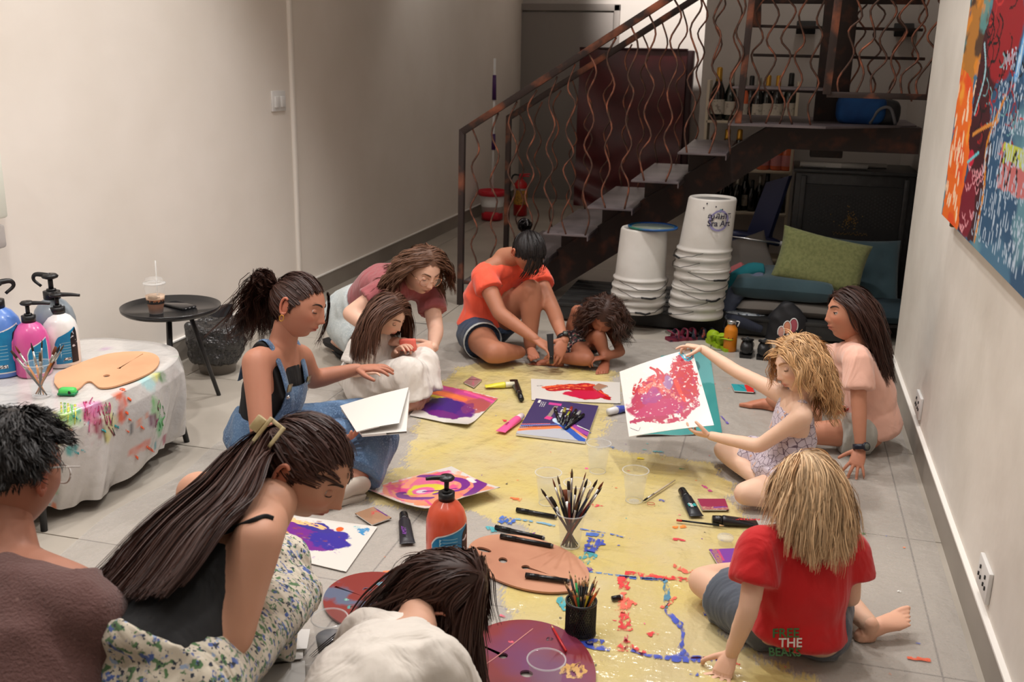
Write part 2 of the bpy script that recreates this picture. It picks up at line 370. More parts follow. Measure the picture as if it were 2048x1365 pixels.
bar((-1.9, YN, .145), (-1.6, YN, .145), .02, name='foot_bar')
def rod(x, y, z0, z1, ph, amp=.028, per=.27, ax=0, par_=None, dr=0):
    n = max(4, int((z1-z0)/per*2)+1); zz = np.linspace(z0, z1, n+1); pts = []
    for i, z in enumerate(zz):
        o = 0 if i in (0,) else (amp if (i+ph) % 2 else -amp)*random.uniform(.6, 1.15)
        pts.append((x+o+dr*(z-z0) if ax == 0 else x, y if ax == 0 else y+o, z+random.uniform(-.02, .02)*(0 < i < n)))
    v, f = stube(pts, .0056, 4, 6); MB().add(v, f).obj('wavy_rod', M_ROD, par_ or st)
def tread_z(x):
    for k in range(4, -2, -1):
        if x >= tx(k): return tz(k)
    return .15
for r, (yy, z00, xs0) in enumerate(((YN+.004, 1.075, -1.80), (YF, 1.105, -1.79))):
    x = xs0; k = 0
    while x < -.28:
        zt = z00+rslope*(x+1.876)
        if zt > 2.15: break
        z0 = tread_z(x)+.0 if x > -1.62 else (.15 if r == 0 else .01)
        rod(x, yy, z0, zt-.015, k+r); k += 1; x += .118+random.uniform(-.012, .012)
for px0, py0, py1 in ((1503, 0, 235), (1532, 0, 236), (1560, 0, 238), (1585, 20, 240), (1622, 0, 242)): 
    a_ = GY(px0, py1, 5.92); rod(a_[0], 5.95, tz(5), 2.0, random.randint(0, 1), .03, .24)
bar(GY(1477, 235, 5.88)*np.array((1, 1, 0))+np.array((0, 0, tz(5))), GY(1512, -70, 5.88), .036, name='post')
# landing guard rail facing the room
gy = 5.55
A, B = GY(1653, 189, gy), GY(1866, 195, gy); B[0] = min(B[0], .7)
A2, B2 = GY(1684, -60, gy), GY(1908, -60, gy)
bar(A, A2, .04, M_COPPER, 'post'); bar(B, B2, .045, M_RUST, 'post'); bar(A, B, .02, M_COPPER, 'bottom_rail', .03)
for t in (.12, .28, .44, .58, .73, .88):
    q = A*(1-t)+B*t; rod(q[0], gy, q[2], 2.05, random.randint(0, 1), .03, .22, dr=.12)
gy2 = 6.7
for y_, x0, x1 in ((52, 1506, 1846), (110, 1506, 1850), (178, 1490, 1690)):
    bar(GY(x0, y_, gy2), GY(x1, y_+8, gy2), .018, M_RUST, 'cross_bar')
bar(GY(1514, -50, gy2), GY(1512, 54, gy2), .06, M_COPPER, 'post')
bar(GY(1500, 2, gy2), GY(1850, 4, gy2), .03, M_RUST, 'cross_bar')
for px0 in (1710, 1745, 1790, 1830):
    q = GY(px0, 150, gy2); rod(q[0], gy2, 1.3, 2.1, random.randint(0, 1), .03, .22)
# landing plate edge under the guard rail
MB().add(*box(((GY(1475, 165, 6.3)[0]+GY(1650, 190, 6.3)[0])/2, 6.3, GY(1560, 176, 6.3)[2]), (.55, .5, .012), .003)).obj('upper_tread', M_TREAD, st, smooth='auto')
# dark wall brackets behind the railing
for px0, py0 in ((1612, 55), (1808, 60)):
    q = GY(px0, py0, YB-.05); t = thing('wall_lamp', 'black square wall lamp behind the railing, %s' % ('left of the steel column' if px0 < 1700 else 'right of the steel column'), 'lamp', q)
    M_ = basis((1, 0, 0), (0, -.5, .8)); MB().add(*box(q, (.13, .1, .05), .006, M=M_)).obj('lamp_head', M_BLACKM, t, smooth='auto'); MB().add(*box((q[0], YB-.015, q[2]), (.05, .03, .05), .004)).obj('wall_mount', M_BLACKM, t, smooth='auto')

# ================================================================== back of the room
# dark red padded mat
M_VINYL = mat('dark red vinyl', S(92, 26, 32), .32, noise=(4, S(70, 18, 25), .35, .7), spec=.6)
mt = thing('padded_mat', 'tall dark red vinyl mat with creases leaning against the back wall behind the stairs', 'mat', GY(1270, 400, 10.6))
a, b = GY(1160, 97, 10.6), GY(1375, 102, 10.6); W_, Hh = b[0]-a[0], a[2]
nu, nv = 40, 60; uu, vv = np.meshgrid(np.linspace(0, 1, nu), np.linspace(0, 1, nv), indexing='ij')
lo_ = np.clip(1-vv*1.6, 0, 1); dpt = .012*lo_**1.5*np.sin(vv*44+5*np.sin(uu*4+vv*3)+uu*3)+.012*np.sin(vv*13+uu*4+2*np.sin(uu*3))
P_ = np.stack([a[0]+uu*W_, 10.55+vv*.05-dpt, vv*Hh], -1).reshape(-1, 3)
Q_ = P_.copy(); Q_[:, 1] = 10.72
m = MB().add(P_, grid(nu, nv)).add(Q_, [q[::-1] for q in grid(nu, nv)]); m.obj('cover', M_VINYL, mt)
MB().add(*box((b[0]+.035, 10.66, Hh/2), (.07, .13, Hh), .015)).add(*box((a[0]+W_/2, 10.64, Hh+.005), (W_, .14, .02), .006)).obj('side_border', mat('dark border', S(52, 22, 26), .5), mt, smooth='auto')
# mop and bucket
bp = GZ(984, 440); t = thing('mop_bucket', 'white mop bucket with red rim and base at the far end of the left wall', 'bucket', bp)
k = .8
MB().add(*lathe([(.105*k, .03), (.125*k, .1), (.155*k, .3*k), (.15*k, .3*k), (.12*k, .06)], 28, bp)).obj('tub', M_WHITE, t)
M_RED = mat('red plastic', S(196, 34, 50), .4)
MB().add(*lathe([(.15*k, .235), (.178*k, .245), (.182*k, .285), (.165*k, .29), (.15*k, .26)], 28, bp)).obj('rim', M_RED, t)
MB().add(*lathe([(.10*k, .0), (.13*k, .01), (.13*k, .06), (.11*k, .09)], 28, bp)).obj('base', M_RED, t)
MB().add(*box(bp+np.array((0.02, -.1, .055)), (.16, .05, .07), .02)).obj('pedal', M_RED, t, smooth='auto')
t = thing('mop', 'white and purple mop pole standing in the mop bucket', 'mop', bp)
q = GY(989, 150, bp[1]); m_p = mat('purple grip', S(70, 30, 92), .4)
MB().add(*tube([bp+np.array((0, 0, .03)), (q[0], bp[1], q[2]+.15)], [.012, .012], 10)).obj('pole', M_WHITE, t)
for z0, z1 in ((GY(989, 300, bp[1])[2], GY(989, 268, bp[1])[2]), (GY(989, 200, bp[1])[2], q[2])):
    MB().add(*tube([(q[0]*.99+bp[0]*.01, bp[1], z0), (q[0], bp[1], z1)], [.021, .018], 10)).obj('grip', m_p, t)
MB().add(*lathe([(.06, .02), (.075, .05), (.05, .1), (.01, .13)], 16, bp)).obj('mop_head', mat('grey mop fibre', (.4, .4, .42), .9), t)
# fire extinguisher
ep = GZ(1040, 432); t = thing('fire_extinguisher', 'red fire extinguisher with yellow label beside the mop bucket', 'extinguisher', ep)
r = .068; hh = GY(1040, 352, ep[1])[2]
M_EXR = mat('red enamel', S(190, 24, 30), .3, noise=(20, S(160, 20, 26), .4, .7))
MB().add(*lathe([(.03, 0), (r, .01), (r, hh*.72), (r*.92, hh*.82), (r*.5, hh*.9), (.02, hh*.93), (.02, hh*.99)], 24, ep)).obj('cylinder', M_EXR, t)
MB().add(*lathe([(r+.0015, hh*.3), (r+.0015, hh*.66)], 24, ep, cap=False)).obj('label_band', mat('yellow paper label', S(176, 128, 48), .6, noise=(60, S(120, 90, 40), .5, .6)), t)
MB().add(*lathe([(r+.003, hh*.66), (r+.003, hh*.7)], 24, ep, cap=False)).obj('clamp_band', M_STEEL, t)
MB().add(*tube([ep+(0, 0, hh*.97), ep+(0, 0, hh*1.04)], [.018, .014], 8)).add(*tube([ep+(-.01, 0, hh*1.03), ep+(.1, -.01, hh*1.06)], [.01, .006], 6)).add(*tube([ep+(-.01, 0, hh*1.0), ep+(.09, -.01, hh*1.0)], [.009, .006], 6)).obj('valve_handle', M_RED, t)
MB().add(*stube([ep+(-.01, 0, hh*1.02), ep+(-.08, 0, hh*1.0), ep+(-.105, -.02, hh*.7), ep+(-.085, -.02, hh*.3)], .009, 5, 8)).obj('hose', M_BLACK, t)
# bottle shelf against the back wall
SY = 7.3; sx0, sx1 = GY(1412, 250, SY)[0], GY(1590, 250, SY)[0]
M_SHELF = mat('cream shelf board', S(205, 192, 170), .5)
sh = thing('bottle_shelf', 'cream open shelf full of bottles under the stair landing', 'shelf', ((sx0+sx1)/2, SY, 0))
zs = [GY(1500, y_, SY-.02)[2] for y_ in (246, 343, 428, 520)]
for z_ in zs: MB().add(*box(((sx0+sx1)/2, SY+.12, z_), (sx1-sx0, .27, .018), .002)).obj('board', M_SHELF, sh, smooth='auto')
for x_ in (sx0, sx1): MB().add(*box((x_, SY+.12, .66), (.02, .27, 1.32+.14), .002)).obj('side_panel', M_SHELF, sh, smooth='auto')
M_GLD = mat('dark green bottle glass', (.006, .012, .008), .12, spec=.8); M_GLB = mat('black bottle glass', (.006, .005, .005), .12, spec=.8)
M_GOLD = mat('gold foil', S(200, 150, 60), .35, .7); M_SILV = mat('silver foil', S(170, 165, 155), .35, .6); M_LAB = mat('cream bottle label', S(200, 192, 178), .7, noise=(40, S(150, 140, 128), .55, .65))
M_ROSE = mat('rose drink glass', S(225, 110, 70), .15, spec=.7); M_PINKL = mat('pink bottle label', S(215, 140, 140), .6)
def bottle(x, y, z, h, g, foil, lab, label, group, wide=1.0):
    t = thing('bottle', label, 'bottle', (x, y, z), group); r_ = h*.135*wide; c = (x, y, z)
    MB().add(*lathe([(r_*.8, 0), (r_, .01), (r_, h*.5), (r_*.9, h*.6), (r_*.42, h*.76), (r_*.36, h*.9), (r_*.38, h)], 18, c)).obj('glass_body', g, t)
    MB().add(*lathe([(r_*.5, h*.745), (r_*.43, h*.8), (r_*.42, h*.99), (r_*.3, h*1.015)], 16, c)).obj('foil_cap', foil, t)
    if lab: MB().add(*lathe([(r_+.001, h*.12), (r_+.001, h*.4)], 18, c, cap=False)).obj('paper_label', lab, t)
row = [(1432, M_GLB, M_GOLD, M_LAB, 1.15, 'champagne bottle with tall gold foil neck'), (1457, M_GLD, M_SILV, M_LAB, 1.05, 'champagne bottle with silver foil and round label'),
       (1483, M_ROSE, M_SILV, M_LAB, .95, 'pale rose bottle with silver cap'), (1497, M_GLB, M_BLACK, None, .98, 'dark wine bottle with black cap'), (1512, M_GLB, M_SILV, M_LAB, .95, 'dark wine bottle with large white label'),
       (1530, M_GLB, M_GOLD, M_LAB, 1.0, 'sparkling wine bottle with slim gold neck'), (1550, M_GLB, M_GOLD, M_LAB, 1.0, 'sparkling wine bottle with bright gold neck'), (1575, M_GLD, M_BLACK, M_LAB, 1.06, 'green wine bottle with dark cap at the row end')]
for i, (px0, g_, fo, la, s_, nm) in enumerate(row):
    bottle(GY(px0, 246, SY+.06)[0], SY+.06+.02*(i % 2), zs[0]+.009, .31*s_, g_, fo, la, nm+', upper shelf row', 'bottles on the upper shelf row')
for i, px0 in enumerate((1450, 1474, 1525, 1552, 1572)):
    bottle(GY(px0, 340, SY+.06)[0], SY+.06, zs[1]+.009, .27, M_ROSE if i > 1 else M_GLB, M_GOLD, M_PINKL if i > 1 else None, 'pink rose bottle with gold neck, %s on the middle shelf' % ('', '', 'left', 'middle', 'right')[i] if i > 1 else 'dark gold necked bottle on the middle shelf, %s one' % ('left', 'right')[i], 'bottles on the middle shelf row', 1.25)
for i in range(11):
    bottle(sx0+.05+(sx1-sx0-.1)*i/10., SY+.06+.05*(i % 2), zs[2]+.009, .22+.03*(i*7 % 3), M_GLB, (M_BLACK, M_SILV, M_BLACK)[i % 3], M_LAB if i % 4 == 1 else None, 'small dark bottle, %s in the crowded lower shelf row' % ('first', 'second', 'third', 'fourth', 'fifth', 'sixth', 'seventh', 'eighth', 'ninth', 'tenth', 'last')[i], 'bottles on the lower shelf row')
# black metal cabinet with punched door
cY = 6.4; c0, c1 = GY(1592, 345, cY)[0], .79; ct = GY(1700, 345, cY)[2]
M_MESH = mat('punched black metal', (.012, .012, .013), .5, bump=(220, .8, .004))
t = thing('metal_cabinet', 'black metal cabinet with punched door and gold emblem beside the right wall', 'cabinet', ((c0+c1)/2, cY+.25, 0))
MB().add(*box(((c0+c1)/2, cY+.27, ct/2), (c1-c0, .5, ct-.01), .01)).obj('body', M_BLACKM, t, smooth='auto')
MB().add(*box(((c0+c1)/2, cY+.26, ct), (c1-c0+.03, .54, .02), .004)).obj('top_board', M_BLACKM, t, smooth='auto')
d = MB().add(*box(((c0+c1)/2, cY+.012, ct*.5), (c1-c0-.12, .02, ct-.16), .004)).obj('door', M_MESH, t, smooth='auto')
for x_ in (c0+.05, c1-.05): MB().add(*box((x_, cY+.005, ct/2), (.03, .03, ct-.06), .004)).obj('corner_strip', M_BLACKM, t, smooth='auto')
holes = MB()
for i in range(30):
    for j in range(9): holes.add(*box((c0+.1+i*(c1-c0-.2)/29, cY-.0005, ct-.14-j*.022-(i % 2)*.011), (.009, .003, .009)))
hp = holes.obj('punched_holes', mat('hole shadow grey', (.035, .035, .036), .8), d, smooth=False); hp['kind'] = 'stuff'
em = MB(); rr = random.Random(3)
for i in range(70):
    an = rr.uniform(0, 2*pi); ra_ = abs(rr.gauss(0, .045)); em.add(*box((GY(1700, 440, cY)[0]+math.cos(an)*ra_*.8, cY-.001, GY(1700, 440, cY)[2]+math.sin(an)*ra_), (.006, .003, .006)))
for i in range(34): em.add(*box((GY(1700, 468, cY)[0]-.1+i*.006, cY-.001, GY(1700, 468, cY)[2]+rr.uniform(-.008, .008)), (.004, .003, .006)))
em = em.obj('gold_emblem', mat('gold dots', S(130, 100, 55), .4, .5), d, smooth=False); em['kind'] = 'stuff'
# things on the cabinet
for i, (p0, p1, r_, nm) in enumerate((((1600, 328), (1735, 337), .018, 'long white paper roll lying on the black cabinet, the front one'), ((1690, 322), (1775, 322), .014, 'short white paper roll lying on the black cabinet behind'))):
    a, b = GY(*p0, cY+.12+.12*i), GY(*p1, cY+.12+.12*i); a[2] = b[2] = ct+.01+r_; v, f = tube([a, b], [r_, r_], 14); v2, f2 = tube([a-(.001, 0, 0), a+(.01, 0, 0)], [r_*.7]*2, 12)
    t = thing('paper_roll', nm, 'paper roll', a); MB().add(v, f).obj('tube', M_PAPER, t); MB().add(v2, f2).obj('tube_end', mat('roll hollow', (.2, .2, .2), .9), t)
    if i == 0: MB().add(*box(((a+b)/2+np.array((0, -r_-.001, 0))), (.09, .002, .028))).obj('paper_tag', M_PAPER, t, smooth=False)
# blue bag and black pack on the landing beam
def softbox(c, s, seed=0, vox=.012, wr=.006, M=None, it=6):
    v, f = box((0, 0, 0), s, min(s)*.3, M=M); v = v+np.array(c)
    return fuse([(v, f)], vox, it, wr, 14, seed, None)
M_BLUE = mat('blue fabric', S(16, 72, 130), .8, noise=(8, S(10, 56, 110), .4, .7)); M_NAVY = mat('black nylon', (.015, .015, .018), .6, bump=(60, .3, .002))
c = GY(1722, 222, 6.3); c[2] = 1.168+.09
tag(mk('cloth_bag', *softbox(c, (.28, .2, .17), 3), M_BLUE), 'bright blue cloth bag lying on the landing beam', 'bag')
c = GY(1772, 225, 6.32); c[2] = 1.168+.075
t = thing('backpack', 'small black backpack with a grey strap on the landing beam', 'bag', c)
mk('body', *softbox(c, (.16, .17, .15), 4), M_NAVY, t); MB().add(*stube([c+(-.09, -.1, -.06), c+(-.05, -.12, .02), c+(.01, -.12, .03), c+(.05, -.1, -.06)], .009, 5, 8)).obj('strap', mat('grey strap', (.12, .12, .13), .7), t)
# blue plastic chair behind the buckets
M_CH = mat('navy plastic chair', S(38, 44, 78), .4)
t = thing('plastic_chair', 'navy blue moulded plastic chair standing behind the cushions', 'chair', GY(1520, 560, 6.45))
y0 = 6.45
pA, pB, pC, pD = GY(1578, 352, y0), GY(1532, 365, y0), GY(1490, 475, y0), GY(1535, 480, y0)
v = np.array([pA, pB, pB*.4+pC*.6, pC, pD, pA*.35+pD*.65]); v2 = v+np.array((.02, .03, 0))
MB().add(np.vstack([v, v2]), [(0, 1, 2, 3, 4, 5), (11, 10, 9, 8, 7, 6)]+[(i, i+6, (i+1) % 6+6, (i+1) % 6) for i in range(6)]).obj('backrest', M_CH, t, smooth='auto')
sz = pC[2]-.02
MB().add(*box(((pC[0]+pD[0])/2-.1, y0+.16, sz), (.4, .4, .025), .01)).obj('seat', M_CH, t, smooth='auto')
for ax_, ay_ in ((-.28, 0), (.06, 0), (-.28, .34), (.06, .34)): MB().add(*tube([((pC[0]+pD[0])/2+ax_, y0+ay_, sz), ((pC[0]+pD[0])/2+ax_*1.1, y0+ay_*1.05, .0)], [.02, .016], 8)).obj('leg', M_CH, t)
MB().add(*stube([pD+(.02, 0, 0), pD+(.06, -.1, .0), pC+(-.02, -.2, .05), pC+(-.2, -.2, .04)], [(.02, .012)]*4, 5, 8)).obj('armrest', M_CH, t)
# telescopic pole
a, b = GY(1438, 470, 5.98), GY(1560, 487, 5.98)
t = thing('metal_pole', 'thin metal pole with grey end cap lying across behind the white bucket stack', 'pole', a)
MB().add(*tube([a, b], [.006, .006], 8)).obj('rod', M_STEEL, t); MB().add(*tube([b, b+(.03, 0, -.004)], [.014, .014], 10)).add(*tube([a+(-.01, 0, 0), a+(.03, 0, 0)], [.013, .011], 10)).obj('end_cap', mat('grey cap', (.3, .3, .3), .5), t)
# low black pallet
pl = thing('pallet', 'low black wooden pallet carrying the buckets and cushions', 'pallet', (-.2, 6, 0))
px_a, px_b = GZ(1130, 640)[0]-.05, XR2-.04; pz = .115
M_PAL = mat('black stained wood', (.014, .014, .014), .5, noise=(6, (.035, .035, .034), .45, .7), bump=(14, .3, .004))
fy = GZ(1265, 657)[1]+.02
for i in range(6): MB().add(*box(((px_a+px_b)/2 if i > 0 else (px_a+XR-.02)/2, fy+.045+i*.115, pz-.01), (px_b-px_a if i > 0 else XR-.02-px_a, .1, .02), .002)).obj('board', M_PAL, pl, smooth='auto')
for j, x_ in enumerate(np.linspace(px_a+.05, XR-.08, 4)): MB().add(*box((x_, fy+.34, (pz-.02)/2), (.09, .62, pz-.02), .003)).obj('bearer', M_PAL, pl, smooth='auto')
MB().add(*box(((px_a+XR-.02)/2, fy+.01, .06), (XR-.02-px_a, .018, .085), .002)).obj('front_board', M_PAL, pl, smooth='auto')
# bucket stacks
M_BK = mat('white bucket plastic', S(214, 210, 204), .42, noise=(5, S(200, 195, 188), .4, .7)); M_BKO = mat('grey bucket bottom', S(140, 138, 134), .6)
M_WIRE = mat('handle wire', (.09, .08, .075), .4, .8)
def bucket_stack(px0, pyb, n, tilt, group, seed):
    c = GZ(px0, pyb, pz); c[1] += .16; rr = random.Random(seed); z = pz; sx = 0
    R_, r_, h_ = .152, .130, .345
    kk = 1.0; lean = np.array((tilt, 0, 0)); step = .045 if n < 6 else .055
    for i in range(n):
        cc = np.array((c[0], c[1], z))+lean*(z-pz)+np.array((rr.uniform(-.006, .006), rr.uniform(-.004, .004), 0))
        top = i == n-1
        t = thing('bucket', ('%s bucket of the %s stack' % ('upside-down top' if top else 'white nested', group[0])) if top else 'white bucket nested %s in the %s upside-down stack' % (('lowest', 'second from the floor', 'third from the floor', 'fourth from the floor', 'fifth from the floor', 'sixth from the floor')[i], group[0]), 'bucket', cc, group[1])
        # inverted: open rim down; shear by lean
        prof = [(R_*.96, 0), (R_+.004, .0), (R_+.004, .022), (R_-.002, .026), (R_-.003, .05), (R_+.003, .052), (R_+.003, .062), (R_-.005, .066), (R_-.008, .08), (r_+.002, h_-.01), (r_-.004, h_), (r_-.016, h_), (r_-.02, h_-.014)]
        if not top: prof = prof[:9]+[(R_-.012, .1)]
        v, f = lathe(prof, 36, (0, 0, 0), cap=False)
        if top:
            v = np.vstack([v]); 
        v = v+np.outer(v[:, 2], lean)+cc; MB().add(v, f).obj('body', M_BK, t)
        if top:
            v, f = lathe([(r_-.019, h_-.0145), (r_-.019, h_-.0125)], 32); v = v+np.outer(v[:, 2], lean)+cc; MB().add(v, f).obj('bottom_disc', M_BKO, t)
        a0 = rr.uniform(3.4, 5.6); zz = []; 
        for u in np.linspace(0, 1, 14):
            an = a0+(u-.5)*2.4; rad_ = R_+.010; zz.append((cc[0]+math.cos(an)*rad_, cc[1]+math.sin(an)*rad_, cc[2]+.055-.045*math.sin(u*pi)*rr.uniform(.85, 1.1)))
        MB().add(*tube(zz, [.0019]*14, 5)).obj('wire_handle', M_WIRE, t)
        if i % 2 == 0:
            k_ = 7; MB().add(*tube(zz[k_-2:k_+2], [.006]*4, 6)).obj('handle_grip', M_BLACK, t)
        z += step if i < n-1 else 0
    return np.array((c[0], c[1], z))+lean*(z-pz), r_, h_, lean
b1, r1, h1, l1 = bucket_stack(1266, 632, 4, .03, ('left', 'buckets of the left stack'), 1)
b2, r2, h2, l2 = bucket_stack(1383, 643, 7, .09, ('right', 'buckets of the right stack'), 2)
tb = b1+np.array((.06, -.0, h1+.003))
t = thing('round_lid', 'clear lid with a blue and green rim on top of the left bucket stack', 'lid', tb)
MB().add(*lathe([(.10, 0), (.14, .0), (.142, .008), (.135, .012)], 36, tb, cap=False)).obj('rim', mat('blue lid rim', S(30, 80, 140), .35, noise=(6, S(40, 110, 90), .45, .6)), t)
MB().add(*lathe([(.001, .003), (.12, .003), (.12, .006), (.001, .006)], 36, tb, cap=False)).obj('disc', mat('smoky clear lid', S(120, 130, 118), .15, spec=.8), t)
# hand written words on the right stack: curved text
def text_mesh(s, size, ext=.0):
    cu = bpy.data.curves.new('t', 'FONT'); cu.body = s; cu.size = size; cu.align_x = 'CENTER'; cu.extrude = ext; cu.resolution_u = 3; cu.offset = size*.018
    o = bpy.data.objects.new('t', cu); C.objects.link(o); dg = bpy.context.evaluated_depsgraph_get(); me = o.evaluated_get(dg).to_mesh()
    v = np.array([q.co[:] for q in me.vertices]) if len(me.vertices) else np.zeros((0, 3)); f = [tuple(p.vertices) for p in me.polygons]; bpy.data.objects.remove(o); return v, f
INK = mat('dark violet ink', S(40, 34, 60), .7); INKL = mat('lilac paint ring', S(140, 134, 178), .7); M_TEALP = mat('teal paint', S(40, 150, 160), .5)
def on_bucket(v, base, zc, ang0, off):
    z = zc+v[:, 1]; rr_ = np.interp(z, [.08, h2-.01], [.152, r2+.002])+off; an = ang0+v[:, 0]/.145
    o = np.stack([np.cos(an)*rr_, np.sin(an)*rr_, z], 1); return o+np.outer(z, l2)+base
b2b = b2; par_b = [o for o in C.objects if o.get('label', '').startswith('upside-down top bucket of the right')][0]
a0 = -pi/2+.42
an = np.linspace(0, 2*pi, 40, endpoint=False)
ro, ri = .058, .047; ring = np.vstack([np.stack([np.cos(an)*(ro+.003*np.sin(an*5)), np.sin(an)*ro, 0*an], 1), np.stack([np.cos(an)*ri, np.sin(an)*ri, 0*an], 1)])
MB().add(on_bucket(ring, b2b, .235, a0, .0012), [(j, (j+1) % 40, 40+(j+1) % 40, 40+j) for j in range(40)]).obj('painted_ring', INKL, par_b, smooth=False)
for s_, z_, sz_ in (('ស្រាអាត', .245, .048), ('Sra Art', .205, .046)):
    v, f = text_mesh(s_, sz_)
    if len(v): MB().add(on_bucket(v, b2b, z_, a0+.02, .0022), f).obj('lettering', INK, par_b, smooth=False)
dot = MB()
for dx_, dz_ in ((-.10, .30), (-.085, .325), (-.03, .31), (.01, .295)): v, f = ell((0, 0, 0), (.004, .005, .001), 8, 5); dot.add(on_bucket(v+np.array((dx_, 0, 0)), b2b, dz_, a0, .001), f)
dot.obj('ink_spot', INK, par_b)
v, f = ell((0, 0, 0), (.008, .01, .001), 8, 5); MB().add(on_bucket(v+np.array((.0, 0, 0)), b2b, .288, a0, .001), f).obj('teal_spot', M_TEALP, par_b)
# cushions and textiles
M_TEAL = mat('dark teal cotton', S(58, 82, 90), .9, sheen=.3, bump=(90, .25, .002), noise=(6, S(48, 70, 78), .35, .7)); M_GREEN = mat('olive green woven cotton', S(128, 132, 84), .9, bump=(240, .6, .003), noise=(60, S(110, 116, 72), .4, .65), sheen=.2)
M_GREYC = mat('grey canvas', S(104, 98, 92), .9, bump=(60, .3, .003)); M_DTEAL = mat('petrol blue canvas', S(34, 52, 60), .9, bump=(60, .3, .003))
def cushion(c, w_, d_, h_, M, name, label, m, group=None, seed=0, tuft=False, wr=.004, pw=.42):
    nu = nv = 26; u, v = np.meshgrid(np.linspace(-1, 1, nu), np.linspace(-1, 1, nv), indexing='ij')
    e = (1-np.abs(u)**4)*(1-np.abs(v)**4); prof = np.clip(e, 0, 1)**pw
    pin = 1-.05*(1-np.abs(u)**2)*np.abs(v)**3-.05*(1-np.abs(v)**2)*np.abs(u)**3; nz = vnoise(np.stack([u, v, 0*u], -1).reshape(-1, 3), 1.6, seed).reshape(u.shape)
    t_ = h_/2*prof
    if tuft:
        for a_ in (-.5, 0, .5):
            for b_ in (-.5, 0, .5): t_ = t_-h_*.13*np.exp(-((u-a_)**2+(v-b_)**2)/.012)
    x, y = u*w_/2*(1-.05*(1-np.abs(u)**2)*0)*(1-.06*(1-v**2)*np.abs(u)**6), v*d_/2*(1-.06*(1-u**2)*np.abs(v)**6)
    top = np.stack([x, y, t_+wr*nz*prof], -1).reshape(-1, 3); bot = np.stack([x, y, -t_+wr*nz*prof], -1).reshape(-1, 3)
    V = np.vstack([top, bot]) @ np.array(M).T+np.array(c); q = grid(nu, nv); n = nu*nv
    o = mk(name, V, q+[tuple(i+n for i in r_[::-1]) for r_ in q], m)
    tag(o, label, 'cushion', group); return o
yb = fy+.3
c = GZ(1555, 620, pz); cx_ = GY(1565, 600, yb)[0]
cushion((cx_+.05, yb, pz+.04), .62, .5, .085, rotz(.02), 'seat_cushion', 'grey blue seat cushion at the bottom of the teal stack', M_GREYC, None, 4, pw=.25)
cushion((cx_, yb, pz+.155), .58, .48, .15, rotz(-.03), 'seat_cushion', 'tufted dark teal seat cushion on top of the cushion stack', M_TEAL, None, 5, True, pw=.25)
c = GY(1642, 524, fy+.2); 
cushion(c, .5, .31, .14, basis(np.array((.97, .05, -.2)), (.06, -.93, .3)), 'throw_pillow', 'olive green woven throw pillow leaning on the teal cushions', M_GREEN, None, 6)
c = GY(1725, 560, fy+.42)
cushion(c, .42, .5, .12, basis((1, .1, 0), (.1, -.85, .4)), 'seat_cushion', 'large petrol blue cushion standing against the cabinet', M_TEAL, None, 7, True)
c = GY(1488, 522, fy+.5)
cushion(c, .34, .3, .1, basis((.9, .1, .35), (.1, -.9, .4)), 'throw_pillow', 'grey canvas pillow standing behind the rolled textiles', M_GREYC, None, 8)
c = GY(1655, 632, fy+.12)
cushion((cx_+.55, fy+.24, pz+.05), .38, .4, .1, rotz(.1), 'seat_cushion', 'petrol blue cushion under the right end of the pile', M_DTEAL, None, 9)
def cloth_roll(pts, R, name, label, m, seed, cat='textile', wr=.006):
    v, f = stube(pts, R, 6, 16, rnd=False); V, F = fuse([(v, f)], .009, 2, wr, 22, seed, None); tag(mk(name, V, F, m), label, cat)
M_ROLLT = mat('turquoise towel', S(28, 110, 120), .95, bump=(120, .4, .003)); M_ROLLP = mat('pink towel edge', S(176, 96, 98), .95); M_DENL = mat('grey blue jersey', S(92, 100, 120), .95, bump=(30, .3, .004)); M_WCL = mat('pale printed cloth', S(168, 176, 182), .9, noise=(40, S(60, 70, 90), .58, .62), bump=(30, .3, .004))
yk = fy+.22
cloth_roll([GY(1440, 608, yk), GY(1462, 570, yk), GY(1500, 543, yk), GY(1530, 540, yk)], [.05, .055, .05, .035], 'folded_towel', 'turquoise towel folded over beside the bucket stack', M_ROLLT, 2)
cloth_roll([GY(1434, 604, yk+.05), GY(1455, 560, yk+.05), GY(1490, 534, yk+.05)], [.045, .05, .04], 'folded_towel', 'pink edged towel behind the turquoise one', M_ROLLP, 3)
cloth_roll([GY(1452, 622, yk-.07), GY(1475, 585, yk-.07), GY(1510, 562, yk-.07), GY(1530, 556, yk-.07)], [.05, .052, .045, .03], 'folded_shirt', 'grey blue jersey draped in front of the turquoise towel', M_DENL, 4)
cloth_roll([GY(1450, 634, fy+.1), GY(1490, 632, fy+.1), GY(1545, 640, fy+.1)], [(.03, .05), (.035, .06), (.02, .04)], 'folded_cloth', 'pale printed cloth lying on the pallet edge', M_WCL, 5)
c = GY(1574, 645, fy+.02)
v, f = fuse([tube([c+(0, 0, -.12), c+(0, 0, .03), c+(-.01, 0, .12)], [(.12, .06), (.11, .055), (.03, .03)], 14, ref=(1, 0, 0))], .01, 4, .007, 16, 4, .004)
t = thing('tote_bag', 'black fabric bag slumped against the pallet edge', 'bag', c); mk('body', v, f, M_NAVY, t)
c = GY(1490, 655, fy-.04)
v, f = fuse([tube([GY(1452, 632, fy-.0), GY(1480, 645, fy-.03), GY(1525, 660, fy-.03)], [(.02, .03), (.035, .035), (.02, .02)], 12)], .008, 4, .004, 20, 5, .004)
tag(mk('sling_bag', v, f, mat('navy cotton with grey patch', S(38, 42, 56), .9, noise=(7, S(130, 138, 150), .5, .56))), 'navy and grey fabric sling bag hanging over the pallet edge', 'bag')
